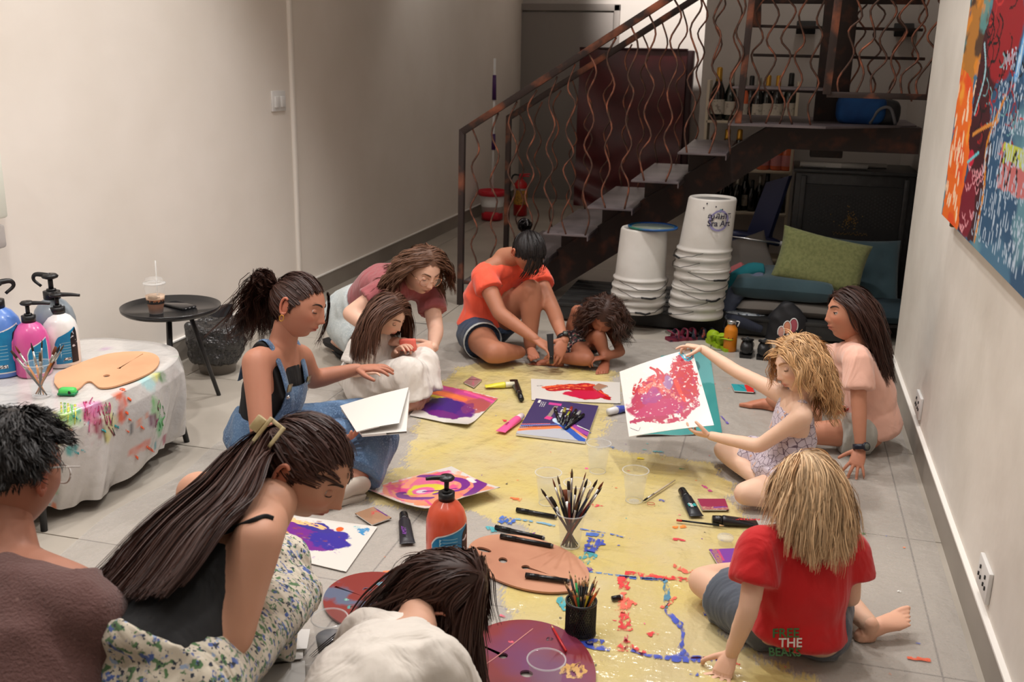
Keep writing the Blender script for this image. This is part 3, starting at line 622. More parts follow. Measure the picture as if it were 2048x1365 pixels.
MB().add(*stube([GY(1455, 632, fy-.02), GY(1450, 660, fy-.03), GY(1500, 700, fy-.06)], .006, 5, 6)).obj('strap', M_NAVY, C.objects[-1] if False else [o for o in C.objects if o.name == 'sling_bag'][0])
# shoes
def shoe(c, ang, m, label, group=None, L_=.2, kind='closed', m2=None):
    t = thing('shoe' if kind != 'sandal' else 'sandal', label, 'shoe', c, group); R_ = rotz(ang); c = np.array(c, float)
    W = lambda x, y, z: c+R_ @ np.array((x, y, z))
    sole = [(-.5, .36), (-.3, .42), (0, .32), (.25, .42), (.42, .36), (.5, .15)]; pts = [(x*L_, y*L_*.45) for x, y in sole]+[(x*L_, -y*L_*.42) for x, y in sole[::-1]]
    MB().add(*prism(pts, .0, .018, M=R_, c=c)).obj('sole', m2 or m, t, smooth='auto')
    if kind == 'clog':
        v, f = stube([W(.02*L_, 0, .035), W(.28*L_, 0, .035), W(.47*L_, 0, .02)], [(.19*L_, .045), (.2*L_, .04), (.1*L_, .02)], 5, 14, ref=R_ @ np.array((0, 1, 0)), rnd=False); MB().add(v, f).obj('upper', m, t)
        MB().add(*stube([W(.0, .18*L_, .05), W(-.3*L_, .2*L_, .07), W(-.5*L_, 0, .07), W(-.3*L_, -.2*L_, .07), W(0, -.18*L_, .05)], [(.004, .012)]*5, 5, 6)).obj('heel_strap', m, t)
    elif kind == 'sandal':
        for x_ in (.3, .05, -.25): MB().add(*stube([W(x_*L_, .19*L_, .015), W(x_*L_+.01, .1*L_, .055), W(x_*L_+.01, -.1*L_, .055), W(x_*L_, -.19*L_, .015)], [(.012, .004)]*4, 5, 6)).obj('strap', m, t)
        MB().add(*stube([W(-.3*L_, .18*L_, .04), W(-.48*L_, 0, .06), W(-.3*L_, -.18*L_, .04)], [(.004, .01)]*3, 5, 6)).obj('heel_strap', m, t)
    else:
        v, f = stube([W(-.48*L_, 0, .06), W(-.3*L_, 0, .05), W(.05*L_, 0, .045), W(.3*L_, 0, .035), W(.47*L_, 0, .022)], [(.03, .03), (.18*L_, .045), (.17*L_, .042), (.19*L_, .03), (.1*L_, .018)], 5, 14, ref=R_ @ np.array((0, 1, 0))); MB().add(v, f).obj('upper', m, t)
        MB().add(*stube([W(-.45*L_, .0, .10), W(-.3*L_, .13*L_, .095), W(0, .12*L_, .08), W(.05*L_, 0, .07), W(0, -.12*L_, .08), W(-.3*L_, -.13*L_, .095), W(-.45*L_, 0, .10)], .008, 5, 6)).obj('collar', m2 or m, t)
        MB().add(*stube([W(-.02, .15*L_, .05), W(.02, 0, .083), W(-.02, -.15*L_, .05)], [(.01, .003)]*3, 5, 6)).obj('strap', m, t)
shoe(GZ(1493, 708), 1.55, M_BLACK, 'left black child shoe of the pair beside the orange bottle', None, .19)
shoe(GZ(1528, 712), 1.5, M_BLACK, 'right black child shoe of the pair beside the orange bottle', None, .19)
M_LIME = mat('lime green foam', S(150, 180, 24), .6); shoe(GZ(1430, 690), 2.1, M_LIME, 'lime green clog, the left of the pair', None, .16, 'clog'); shoe(GZ(1448, 697), 2.0, M_LIME, 'lime green clog nearest the orange bottle', None, .16, 'clog')
M_MAR = mat('maroon patterned strap', S(120, 34, 58), .6, noise=(30, S(40, 30, 50), .5, .6)); shoe(GZ(1365, 680), .6, M_MAR, 'maroon strappy sandal behind the pointing hand', None, .19, 'sandal'); shoe(GZ(1400, 678), .3, mat('dark flowered strap', S(44, 52, 62), .6, noise=(40, S(150, 70, 60), .55, .6)), 'dark flowered sandal beside the lime clogs', None, .19, 'sandal')
# orange bottle with a face
c = GZ(1459, 702); t = thing('drink_bottle', 'orange steel drinking bottle with a tiny smiling face', 'bottle', c); M_OR = mat('orange enamel', S(205, 122, 22), .4)
hb = GY(1460, 640, c[1])[2]; r_ = .036
MB().add(*lathe([(r_*.9, 0), (r_, .006), (r_, hb*.66), (r_*.9, hb*.74), (r_*.62, hb*.82), (r_*.6, hb*.88)], 26, c)).obj('body', M_OR, t)
MB().add(*lathe([(r_*.66, hb*.87), (r_*.68, hb*.99), (r_*.6, hb)], 22, c)).obj('cap', M_STEEL, t); MB().add(*stube([c+(r_*.6, 0, hb*.97), c+(r_*1.1, 0, hb*.95), c+(r_*.9, 0, hb*.8)], .003, 4, 6)).obj('loop', M_WHITE, t)
fc = MB(); vd = nrm(CAM[:2]-c[:2]); sd = np.array((-vd[1], vd[0]))
for k in (-.011, .011): q = vd*(r_*.98)+sd*k; fc.add(*ell(c+np.array((q[0], q[1], hb*.46)), (.003, .003, .003), 8, 6))
mth = [c+np.array(((vd*(r_+.0005)+sd*k)[0]*.99, (vd*(r_+.0005)+sd*k)[1]*.99, hb*.4+abs(k)*.35)) for k in (-.006, -.002, .002, .006)]; fc.add(*tube(mth, [.0009]*4, 5)); fc.obj('printed_face', M_BLACK, t)
# shell shaped accessory on a shoe
c = GY(1570, 665, 5.15); MB_w = None; t = thing('wing_ornament', 'pink shell shaped ornament with white outlines behind the fair haired child', 'ornament', c)
for k, (px0, py0, s_, m_) in enumerate(((1562, 664, .9, S(205, 150, 140)), (1574, 656, 1.1, S(214, 140, 110)), (1587, 652, 1.2, S(170, 80, 92)))):
    q = GY(px0, py0, 5.15+k*.004); v, f = ell(q, (.016*s_, .003, .03*s_), 16, 8); MB().add(v, f).obj('lobe', mat('ornament lobe', m_, .6), t)
    an = np.linspace(-.6, pi+.6, 16); MB().add(*tube([q+np.array((math.cos(a_)*.018*s_, -.002, math.sin(a_)*.033*s_)) for a_ in an], [.0024]*16, 6)).obj('outline', M_WHITE, t)

MB().add(*tube([(GY(1575, 665, 5.16)[0], 5.16, 0.004), GY(1575, 668, 5.16)], [.012, .006], 8)).obj('stem', M_WHITE, t)
# ================================================================== painting helpers (colours stored on dense grids)
def fnoise(h, w_, cells, seed, octv=4, ax=1, ay=1):
    r = np.random.RandomState(seed); out = np.zeros((h, w_)); amp = 1; tot = 0
    for o in range(octv):
        cy_, cx_ = max(2, int(cells*ay*2**o)), max(2, int(cells*ax*2**o)); g_ = r.rand(cy_+1, cx_+1)
        y = np.linspace(0, cy_-1e-6, h); x = np.linspace(0, cx_-1e-6, w_); yi = y.astype(int); xi = x.astype(int); fy_ = (y-yi)[:, None]; fx_ = (x-xi)[None]
        fy_ = fy_*fy_*(3-2*fy_); fx_ = fx_*fx_*(3-2*fx_)
        a_ = g_[yi][:, xi]; b_ = g_[yi][:, xi+1]; c_ = g_[yi+1][:, xi]; d_ = g_[yi+1][:, xi+1]
        out += amp*((a_*(1-fx_)+b_*fx_)*(1-fy_)+(c_*(1-fx_)+d_*fx_)*fy_); tot += amp; amp *= .5
    return out/tot
class Cv:
    """colour canvas, u to the right 0..1, v upward 0..1 (row 0 = bottom)"""
    def __init__(s, h, w_, base, asp=1.4):
        s.h, s.w = h, w_; s.c = np.ones((h, w_, 3))*np.array(base); s.v, s.u = np.meshgrid(np.linspace(0, 1, h), np.linspace(0, 1, w_), indexing='ij'); s.k = 0; s.asp = asp
    def n(s, cells=8, octv=4, ax=1, ay=1): s.k += 1; return fnoise(s.h, s.w, cells, s.k*13+5, octv, ax, ay)
    def put(s, m, col, a=1): s.c = s.c*(1-(m*a)[..., None])+np.array(col)*(m*a)[..., None]
    def blob(s, cu, cv, ru, rv, col, rag=.5, rot=0, a=1, cells=10, hole=0):
        du, dv = s.u-cu, s.v-cv; x = du*math.cos(rot)+dv*math.sin(rot); y = -du*math.sin(rot)+dv*math.cos(rot)
        d = np.sqrt((x/ru)**2+(y/rv)**2)+(s.n(cells)-.5)*rag*2; m = np.clip((1-d)*12, 0, 1)
        if hole: m = m*np.clip((s.n(cells*3)-hole)*9, 0, 1)
        s.put(m, col, a)
    def poly(s, P, col, rag=.02, a=1, cells=9, hole=0):
        U = s.u+(s.n(cells)-.5)*2*rag; V = s.v+(s.n(cells)-.5)*2*rag; P = np.array(P); ins = np.zeros(U.shape, bool); j = len(P)-1
        for i in range(len(P)):
            c_ = ((P[i][1] > V) != (P[j][1] > V)) & (U < (P[j][0]-P[i][0])*(V-P[i][1])/(P[j][1]-P[i][1]+1e-12)+P[i][0]); ins ^= c_; j = i
        m = ins.astype(float)
        if hole: m = m*np.clip((s.n(cells*3)-hole)*9, 0, 1)
        s.put(m, col, a)
    def stroke(s, P, wd, col, rag=.3, a=1, cells=14, hole=0, sm=5):
        P = catmull(np.c_[np.array(P, float), np.zeros(len(P))], sm)[:, :2] if len(P) > 2 else np.array(P, float); d = np.full(s.u.shape, 9.)
        for p, q in zip(P[:-1], P[1:]):
            e = (q-p)*np.array((s.asp, 1)); x = (s.u-p[0])*s.asp; y = s.v-p[1]; t = np.clip((x*e[0]+y*e[1])/(e @ e+1e-12), 0, 1); d = np.minimum(d, np.hypot(x-t*e[0], y-t*e[1]))
        m = np.clip((wd*(1+(s.n(cells)-.5)*2*rag)-d)/(wd*.15), 0, 1)
        if hole: m = m*np.clip((s.n(cells*3)-hole)*9, 0, 1)
        s.put(m, col, a)
    def mottle(s, cols, cells=10, lo=.45, a=.8, where=None):
        for c_ in cols:
            m = np.clip((s.n(cells)-lo-.07)*10, 0, 1)
            if where is not None: m = m*where
            s.put(m, c_, a)
def sheet(cv, BL, BR, TR, TL, name, mats, parent=None, bend=None, thick=.002, back=None):
    """coloured sheet from four world corners; bend(u,v) gives an offset along the normal"""
    BL, BR, TR, TL = [np.array(p, float) for p in (BL, BR, TR, TL)]; h, w_ = cv.h, cv.w; u, v = cv.u, cv.v
    P_ = (BL*((1-u)*(1-v))[..., None]+BR*(u*(1-v))[..., None]+TR*(u*v)[..., None]+TL*((1-u)*v)[..., None]); N_ = nrm(np.cross(BR-BL, TL-BL))
    if bend is not None: P_ = P_+N_*bend(u, v)[..., None]
    P_ = P_.reshape(-1, 3); n = len(P_); q = grid(h, w_); q = [r[::-1] for r in q]
    m = MB().add(P_, q, 0, cv.c.reshape(-1, 3))
    bi = [0, w_-1, h*w_-1, (h-1)*w_]  # coarse underside
    st_ = 6; ii = sorted(set(list(range(0, h, st_))+[h-1])); jj = sorted(set(list(range(0, w_, st_))+[w_-1]))
    B_ = P_.reshape(h, w_, 3)[np.ix_(ii, jj)].reshape(-1, 3)-N_*thick
    m.add(B_, grid(len(ii), len(jj)), 0, back or (.72, .7, .67))
    for line in (P_.reshape(h, w_, 3)[0, ::st_], P_.reshape(h, w_, 3)[-1, ::st_], P_.reshape(h, w_, 3)[::st_, 0], P_.reshape(h, w_, 3)[::st_, -1]):
        L_ = len(line); m.add(np.vstack([line, line-N_*thick]), [(i, i+1, L_+i+1, L_+i) for i in range(L_-1)], 0, (.78, .76, .72))
    return m.obj(name, mats, parent)
WHT = S(218, 213, 206)
PUR, VIO, MAG, PNK, ORG, YEL, RED, TEA, BLU = S(88, 36, 128), S(66, 30, 122), S(168, 34, 96), S(228, 92, 150), S(240, 122, 66), S(226, 208, 60), S(184, 20, 36), S(40, 150, 158), S(40, 84, 172)
Z0 = .007
# painting of purple oval and orange band
c = Cv(110, 130, WHT)
c.poly([(0, .62), (.35, .6), (1, .52), (1, 1), (0, 1)], S(208, 96, 96), .05); c.stroke([(0, .93), (.5, .9), (1, .86)], .07, S(196, 70, 140), .3); c.stroke([(0, .74), (.3, .76), (.6, .72)], .06, ORG, .4); c.stroke([(0, .64), (.3, .62)], .045, YEL, .5); c.stroke([(.5, .95), (1, .86)], .03, PNK, .4)
c.blob(.83, .62, .2, .25, S(170, 84, 84), .25, 0, .9); c.blob(.47, .37, .45, .29, PUR, .14, .05); c.blob(.36, .42, .34, .22, VIO, .3); c.blob(.5, .2, .3, .1, S(110, 32, 120), .3); c.blob(.75, .5, .1, .16, S(120, 50, 110), .5, 0, .8); c.mottle([S(215, 200, 225)], 26, .68, .8, np.clip(1-np.hypot((c.u-.8)/.12, (c.v-.55)/.2), 0, 1)*2 > .3)
tag(sheet(c, GZ(819, 831, Z0), GZ(935, 857, Z0), GZ(996, 797, Z0), GZ(873, 769, Z0), 'painting', M_VCG, bend=lambda u, v: .018*np.clip(1-v*3, 0, 1)**2*np.clip((u-.6)*2.5, 0, 1)+.004*np.sin(u*3)), 'painting of a purple oval under pink and orange bands beside the white dress girl', 'painting')
# painting of red orange flame
c = Cv(70, 150, WHT, 2.4)
P_ = [(.12, .62), (.35, .78), (.5, .82), (.62, .9), (.72, .84), (.78, .66), (.82, .45), (.9, .25), (.88, .12), (.78, .2), (.7, .12), (.6, .1), (.5, .17), (.38, .3), (.48, .46), (.42, .52), (.25, .42), (.18, .44)]
c.poly(P_, RED, .025, 1, 14); c.stroke([(.14, .6), (.35, .72), (.55, .74), (.7, .8)], .05, S(244, 110, 60), .5, .9, hole=.42); c.blob(.6, .35, .22, .2, S(204, 28, 70), .4); c.stroke([(.2, .5), (.4, .62), (.6, .62)], .03, S(250, 150, 90), .6, .9, hole=.5); c.stroke([(.72, .8), (.76, .55), (.86, .3)], .02, S(240, 90, 50), .5); c.stroke([(.07, .66), (.13, .68)], .012, S(90, 80, 80), .5)
tag(sheet(c, GZ(1063, 800, Z0), GZ(1241, 807, Z0), GZ(1240, 765, Z0), GZ(1062, 758, Z0), 'painting', M_VCG), 'long white painting with a red and orange flame shape below the curly child', 'painting')
def card(P, col, name, label, seed, strokes=()):
    c = Cv(34, 34, col, 1); c.k = seed
    for s_ in strokes: c.stroke(*s_)
    q = [GZ(x, y, .012) for x, y in P]; o = sheet(c, *q, name, M_VC, thick=.004, back=S(150, 118, 92)); return tag(o, label, 'card')
CB = S(164, 126, 98)
card([(1186, 774), (1196, 781), (1216, 772), (1197, 767)], S(160, 116, 92), 'cardboard_scraper', 'brown cardboard scraper lying on the red flame painting', 3)
card([(948, 775), (964, 760), (944, 752), (927, 765)][::1], S(150, 110, 104), 'cardboard_scraper', 'paint smeared cardboard scraper near the yellow tube', 4, [([(.2, .3), (.8, .6)], .09, S(196, 80, 110), .7, .9, 9, .45), ([(.5, .9), (.9, .2)], .06, S(120, 60, 70), .7)])
card([(744, 1050), (783, 1036), (747, 1014), (710, 1027)], CB, 'cardboard_scraper', 'brown cardboard square with red paint near the white sneaker', 5, [([(.5, .55), (.75, .7), (.9, .6)], .07, S(206, 50, 66), .7, .9, 12, .45), ([(.95, .2), (.97, .9)], .03, PUR, .3)])
card([(1469, 782), (1511, 785), (1506, 771), (1462, 768)], TEA, 'cardboard_scraper', 'small card painted half teal half red behind the fair haired child', 6, [([(.78, 0), (.78, 1)], .2, S(206, 40, 36), .1), ([(.3, .9), (.6, .2)], .03, S(30, 110, 120), .5)])
card([(1405, 1020), (1458, 1020), (1450, 998), (1395, 998)], S(140, 24, 66), 'cardboard_scraper', 'maroon painted card beside the teal banded tube', 7, [([(0, .15), (1, .12)], .16, S(186, 140, 120), .6, 1, 12, .42), ([(.5, .2), (.9, .25)], .05, S(110, 50, 140), .6)])
card([(1437, 1131), (1487, 1130), (1473, 1097), (1418, 1099)], S(118, 48, 150), 'cardboard_scraper', 'purple painted card beside the red shirt child', 8, [([(.1, .2), (.2, .9)], .16, S(170, 120, 80), .6, 1, 12, .4), ([(.3, .3), (.3, .9)], .05, S(190, 60, 110), .6)])
# acrylic pad
c = Cv(120, 130, S(58, 44, 92), 1.25)
c.poly([(0, 0), (1, 0), (1, .1), (.75, .25), (.62, .33), (.45, .3), (0, .18)], S(176, 178, 186), .01)
c.stroke([(0, .1), (.3, .2), (.62, .3)], .035, ORG, .3); c.stroke([(0, .16), (.3, .25), (.6, .34)], .018, S(120, 60, 50), .3); c.stroke([(0, .2), (.3, .29), (.55, .36)], .014, S(80, 110, 180), .3); c.stroke([(0, .24), (.4, .34)], .01, S(210, 110, 120), .3)
c.stroke([(.5, .42), (.7, .25), (.95, .02)], .06, BLU, .2); c.stroke([(.45, .45), (.55, .4)], .05, S(190, 210, 230), .5); c.stroke([(.72, .38), (.9, .25), (1, .2)], .05, S(150, 60, 150), .2); c.stroke([(.7, .34), (.9, .17), (1, .1)], .022, S(230, 130, 90), .2); c.stroke([(.8, .38), (1, .28)], .01, WHT, .4)
c.poly([(.24, .86), (.44, .86), (.44, .93), (.24, .93)], S(196, 60, 140), .002); c.poly([(.3, .48), (.36, .48), (.4, .84), (.34, .84)], S(140, 130, 120), .002); c.poly([(.28, .46), (.38, .44), (.4, .52), (.3, .54)], S(214, 60, 130), .002)
c.poly([(.06, .88), (.1, .88), (.1, .96), (.06, .96)], WHT, .001)
pad = thing('sketch_pad', 'dark blue acrylic sketch pad with stripes, lying under the pens', 'pad', GZ(1115, 840, Z0))
Cn = [np.array(GZ(*p, .016)) for p in ((1032, 867), (1171, 884), (1197, 812), (1072, 797))]
sheet(c, *Cn, 'cover', M_VC, pad, thick=.001)
pb = [x-np.array((0, 0, .0012)) for x in Cn]; pb2 = [x-np.array((0, 0, .01)) for x in Cn]
MB().add(np.array(pb+pb2), [(0, 1, 2, 3), (7, 6, 5, 4), (0, 4, 5, 1), (1, 5, 6, 2), (2, 6, 7, 3), (3, 7, 4, 0)]).obj('paper_block', M_PAPER, pad, smooth=False)
M_WTXT = mat('white print', S(225, 222, 226), .6)
def print_on(txt, org, xd, n_, size, m, parent, name='lettering'):
    v, f = text_mesh(txt, size)
    if not len(v): return
    M_ = basis(xd, n_); o = MB().add(v @ M_.T+np.array(org), f).obj(name, m, parent, smooth=False); return o
ud = nrm(Cn[1]-Cn[0]); vd_ = nrm(Cn[3]-Cn[0])
print_on('Acrylic', Cn[0]+(Cn[1]-Cn[0])*.47+(Cn[3]-Cn[0])*.66+np.array((0, 0, .0012)), -vd_, (0, 0, 1), .05, M_WTXT, pad)
for k in range(3): print_on('• • •• • •', Cn[0]+(Cn[1]-Cn[0])*(.1+.03*k)+(Cn[3]-Cn[0])*.84+np.array((0, 0, .0012)), -vd_, (0, 0, 1), .02, M_WTXT, pad, 'small_print')
# held magenta painting
c = Cv(150, 165, S(224, 220, 214), 1.1)
c.blob(.47, .45, .42, .3, S(170, 30, 78), .3, 0, 1, 9); c.poly([(.08, .2), (.3, .12), (.7, .12), (.92, .25), (.95, .6), (.97, .93), (.9, .97), (.72, .95), (.64, .72), (.45, .8), (.25, .74), (.12, .5)], S(176, 26, 70), .05, 1, 10, .33)
c.blob(.8, .6, .17, .3, RED, .4, 0, 1, 12, .38); c.blob(.9, .85, .07, .17, RED, .5, 0, 1, 14, .4); c.blob(.38, .62, .2, .14, S(214, 84, 70), .5, .3, .85, 10, .4); c.blob(.35, .48, .16, .12, S(150, 50, 130), .5, 0, .7); c.blob(.45, .3, .36, .12, S(180, 36, 96), .4, 0, .8)
c.stroke([(.25, .6), (.4, .66), (.55, .55), (.68, .36)], .035, S(220, 140, 120), .4, .8, 20, .42); c.stroke([(.7, .62), (.72, .45), (.75, .36)], .03, S(220, 60, 40), .3, .9); c.blob(.6, .63, .06, .09, S(140, 110, 160), .5, 0, .8); c.stroke([(.42, .9), (.5, .8), (.47, .66)], .02, RED, .5); c.stroke([(.5, .86), (.56, .76), (.54, .66)], .016, RED, .5)
c.stroke([(.18, .72), (.14, .6), (.2, .66), (.27, .78)], .02, RED, .7, 1, 20, .3); c.stroke([(.05, .2), (.3, .2), (.5, .17)], .02, S(168, 30, 78), .5); c.stroke([(.83, .98), (.9, .86), (.97, .88), (.99, .97)], .013, S(60, 180, 210), .4); c.poly([(.88, .9), (.96, .9), (.96, .98), (.86, 1)], S(235, 232, 227), .01); c.stroke([(.85, .99), (.93, .88), (.96, .88)], .012, S(60, 180, 210), .4)
c.mottle([S(235, 226, 226)], 34, .62, .9); c.mottle([S(130, 60, 150)], 16, .66, .5, (np.hypot((c.u-.4)/.35, (c.v-.4)/.3) < 1)); c.stroke([(.03, .12), (.12, .06), (.15, .1)], .004, S(90, 80, 90), .4)
HELD = [GY(1258, 874, 3.5), GY(1428, 851, 3.505), GY(1383, 697, 3.8), GY(1239, 744, 3.78)]
tag(sheet(c, *HELD, 'painting', M_VCG, bend=lambda u, v: .006*np.sin(u*3.1), thick=.0015), 'magenta and red painting on white paper held up by the fair haired child', 'painting')
# teal sheet lying behind
c = Cv(90, 60, S(66, 158, 156), .7); c.mottle([S(58, 146, 148), S(80, 170, 166)], 7, .5, .5); c.poly([(0, .62), (1, .55), (1, 1), (0, 1)], S(120, 192, 196), .06, .75); c.blob(.62, .76, .16, .12, S(60, 116, 124), .2, 0, .9)
tag(sheet(c, GZ(1272, 873, Z0), GZ(1444, 868, Z0), GZ(1418, 698, Z0), GZ(1322, 712, Z0), 'painted_sheet', M_VCG, bend=lambda u, v: .003+.004*np.sin(u*9+v*4)), 'teal painted plastic sheet lying on the floor behind the held painting', 'painting')
# big curled painting
c = Cv(120, 170, WHT, 1.7)
c.poly([(.02, .2), (.3, .05), (.6, .03), (.95, .2), (.97, .95), (.4, .97), (.05, .8)], S(244, 150, 120), .03); c.blob(.8, .35, .22, .3, S(246, 140, 100), .4); c.blob(.3, .5, .25, .3, S(238, 110, 160), .4, 0, .9); c.mottle([S(232, 60, 140), S(250, 170, 130)], 9, .55, .8)
c.stroke([(.05, .62), (.25, .78), (.5, .86), (.7, .7), (.6, .45)], .055, S(120, 40, 140), .2); c.stroke([(.58, 1.0), (.75, .9), (.95, .62)], .09, S(116, 40, 140), .2); c.stroke([(.35, .2), (.5, .16), (.68, .32)], .06, S(112, 34, 136), .3); c.blob(.42, .44, .17, .2, S(232, 214, 70), .3); c.blob(.44, .4, .11, .13, S(240, 110, 170), .2); c.blob(.44, .38, .05, .06, S(226, 214, 224), .3)
c.stroke([(.46, .4), (.56, .55), (.62, .68)], .025, S(112, 34, 136), .3); c.stroke([(.75, .5), (.85, .35), (.95, .3)], .02, S(160, 40, 140), .4); c.stroke([(.7, .25), (.95, .15)], .02, S(220, 60, 130), .6); c.stroke([(0, .3), (.3, .12), (.6, .06)], .02, S(236, 90, 150), .7, 1, 20, .4); c.stroke([(.45, .95), (.6, .93)], .03, S(230, 228, 224), .6); c.stroke([(.1, .5), (.2, .35)], .05, S(250, 160, 130), .5)
tag(sheet(c, GZ(724, 980, Z0), GZ(850, 1033, Z0+.02), GZ(1001, 984, Z0+.02), GZ(903, 933, Z0), 'painting', M_VCG, bend=lambda u, v: .03*np.clip(u*1.6-.7, 0, 1)**2*(1-.6*np.abs(v-.5))+.012*np.clip(1-v*4, 0, 1)**2), 'curled painting with purple arcs over yellow and pink, behind the orange bottle', 'painting')
# purple blue painting in front of the long haired woman
c = Cv(110, 150, WHT, 1.6)
c.poly([(0, .3), (.15, .25), (.4, .22), (.62, .2), (.8, .35), (.84, .6), (.7, .78), (.5, .85), (.25, .92), (0, .95)], S(116, 42, 138), .05, 1, 10); c.blob(.72, .55, .16, .2, S(58, 48, 150), .5); c.blob(.58, .78, .14, .1, S(60, 50, 140), .6); c.stroke([(.3, .9), (.5, .84), (.62, .8)], .05, S(240, 190, 130), .6, 1, 14, .35); c.blob(.3, .5, .12, .07, S(226, 178, 118), .4, .5); c.blob(.28, .66, .1, .05, S(220, 172, 116), .4, .8); c.blob(.75, .82, .03, .06, S(226, 96, 30), .4)
c.mottle([S(150, 70, 60)], 14, .6, .6, (np.hypot((c.u-.55)/.3, (c.v-.7)/.25) < 1)); c.mottle([S(150, 110, 180)], 24, .64, .7, (np.hypot((c.u-.4)/.5, (c.v-.3)/.3) < 1)); c.blob(.93, .86, .045, .08, S(66, 140, 190), .7, 0, 1, 18, .35); c.blob(.86, .92, .03, .04, S(80, 180, 190), .7, 0, 1, 18, .35)
tag(sheet(c, GZ(450, 1086, Z0), GZ(692, 1144, Z0), GZ(755, 1054, Z0), GZ(500, 1020, Z0), 'painting', M_VCG), 'purple and blue blotch painting under the face of the long haired woman', 'painting')
# blank white papers in the foreground
for i, (P_, lb) in enumerate((([(300, 1500), (612, 1450), (610, 1322), (400, 1350)], 'blank white paper at the bottom edge beside the elbow, nearest sheet'), ([(395, 1345), (606, 1322), (606, 1300), (480, 1310)], 'blank white paper, middle sheet of the overlapping papers'), ([(470, 1310), (614, 1302), (620, 1259), (545, 1259)], 'blank white paper, farthest of the three overlapping sheets'))):
    c = Cv(6, 6, S(226, 223, 219)); z = Z0+.002*i; b_ = (lambda u, v: .006*(1-v)**2) if i else None
    tag(sheet(c, *[GZ(x, y, z+.003) for x, y in P_], 'blank_paper', M_VC, bend=b_), lb, 'paper', )
# ================================================================== drop sheet
sx, sy = np.linspace(-2.05, .6, 150), np.linspace(1.0, 5.42, 230); X_, Y_ = np.meshgrid(sx, sy, indexing='ij')
def pt_in(poly, X, Y):
    ins = np.zeros(X.shape, bool); j = len(poly)-1
    for i in range(len(poly)):
        c_ = ((poly[i][1] > Y) != (poly[j][1] > Y)) & (X < (poly[j][0]-poly[i][0])*(Y-poly[i][1])/(poly[j][1]-poly[i][1]+1e-12)+poly[i][0]); ins ^= c_; j = i
    return ins
def sdist(poly, X, Y):
    d = np.full(X.shape, 9.)
    for p, q in zip(poly, poly[1:]+poly[:1]):
        e = np.array(q)-np.array(p); t = np.clip(((X-p[0])*e[0]+(Y-p[1])*e[1])/(e @ e+1e-12), 0, 1); d = np.minimum(d, np.hypot(X-p[0]-t*e[0], Y-p[1]-t*e[1]))
    return np.where(pt_in(poly, X, Y), d, -d)
px_poly = [(905, 735), (990, 722), (1090, 733), (1235, 742), (1250, 800), (1215, 850), (1195, 895), (1300, 905), (1432, 925), (1470, 990), (1512, 1060), (1486, 1120), (1478, 1200), (1450, 1262), (1520, 1320), (1640, 1350), (1640, 1440), (1180, 1440), (1120, 1330), (1010, 1240), (1000, 1180), (1080, 1120), (1060, 1060), (940, 1030), (830, 1030), (720, 1010), (700, 980), (760, 950), (800, 930), (830, 840), (880, 770)]
ypoly = [tuple(GZ(x, y)[:2]) for x, y in px_poly]
sd = sdist(ypoly, X_, Y_)
edge = .02*(np.sin(Y_*9)+np.sin(X_*11+1)); Zs = .0012+.0022*np.clip(vnoise(np.stack([X_, Y_, 0*X_], -1).reshape(-1, 3), 5.5, 3).reshape(X_.shape), 0, 1)
V_ = np.stack([X_+edge*(np.abs(X_-sx[0]) < .05), Y_+edge*((np.abs(Y_-sy[-1]) < .08)), Zs], -1).reshape(-1, 3)
me = bpy.data.meshes.new('drop_sheet'); q = [r[::-1] for r in grid(150, 230)]; q = [r[::-1] for r in grid(150, 230)] if False else grid(150, 230); me.from_pydata(V_.tolist(), [], q); a_ = me.attributes.new('sd', 'FLOAT', 'POINT'); a_.data.foreach_set('value', sd.astype(np.float32).ravel())
me.polygons.foreach_set('use_smooth', np.ones(len(q), bool))
m = bpy.data.materials.new('clear plastic sheet with yellow paint'); m.use_nodes = True; nt = m.node_tree; N, L = nt.nodes, nt.links; b = N['Principled BSDF']
at = N.new('ShaderNodeAttribute'); at.attribute_name = 'sd'; tc = N.new('ShaderNodeTexCoord')
def NZ(scale, det, vec=None, st_=None):
    t = N.new('ShaderNodeTexNoise'); t.inputs['Scale'].default_value = scale; t.inputs['Detail'].default_value = det
    if st_: mp = N.new('ShaderNodeMapping'); mp.inputs['Scale'].default_value = st_; L.new(tc.outputs['Object'], mp.inputs[0]); L.new(mp.outputs[0], t.inputs['Vector'])
    else: L.new(tc.outputs['Object'], t.inputs['Vector'])
    return t.outputs['Fac']
def MA(op, a, b_=None, cl=False):
    n_ = N.new('ShaderNodeMath'); n_.operation = op; n_.use_clamp = cl
    for i, x in enumerate((a, b_)):
        if x is None: continue
        if isinstance(x, (int, float)): n_.inputs[i].default_value = x
        else: L.new(x, n_.inputs[i])
    return n_.outputs[0]
n1 = MA('MULTIPLY', MA('SUBTRACT', NZ(9, 5, st_=(1, 1, 1)), .5), .16); n2 = MA('MULTIPLY', MA('SUBTRACT', NZ(60, 3, st_=(2.4, .5, 1)), .5), .10)
msk = MA('MULTIPLY', MA('ADD', MA('ADD', at.outputs['Fac'], n1), n2), 40, True)
thin = MA('MULTIPLY', MA('SUBTRACT', NZ(3.5, 6), .36), 3.2, True); thin = MA('ADD', MA('MULTIPLY', thin, .3), .62)
cr = N.new('ShaderNodeMix'); cr.data_type = 'RGBA'; L.new(NZ(4, 5), cr.inputs[0]); cr.inputs[6].default_value = S(228, 208, 126)+(1,); cr.inputs[7].default_value = S(214, 190, 104)+(1,)
mx = N.new('ShaderNodeMix'); mx.data_type = 'RGBA'; L.new(MA('MULTIPLY', msk, thin), mx.inputs[0]); mx.inputs[6].default_value = S(206, 200, 194)+(1,); L.new(cr.outputs[2], mx.inputs[7])
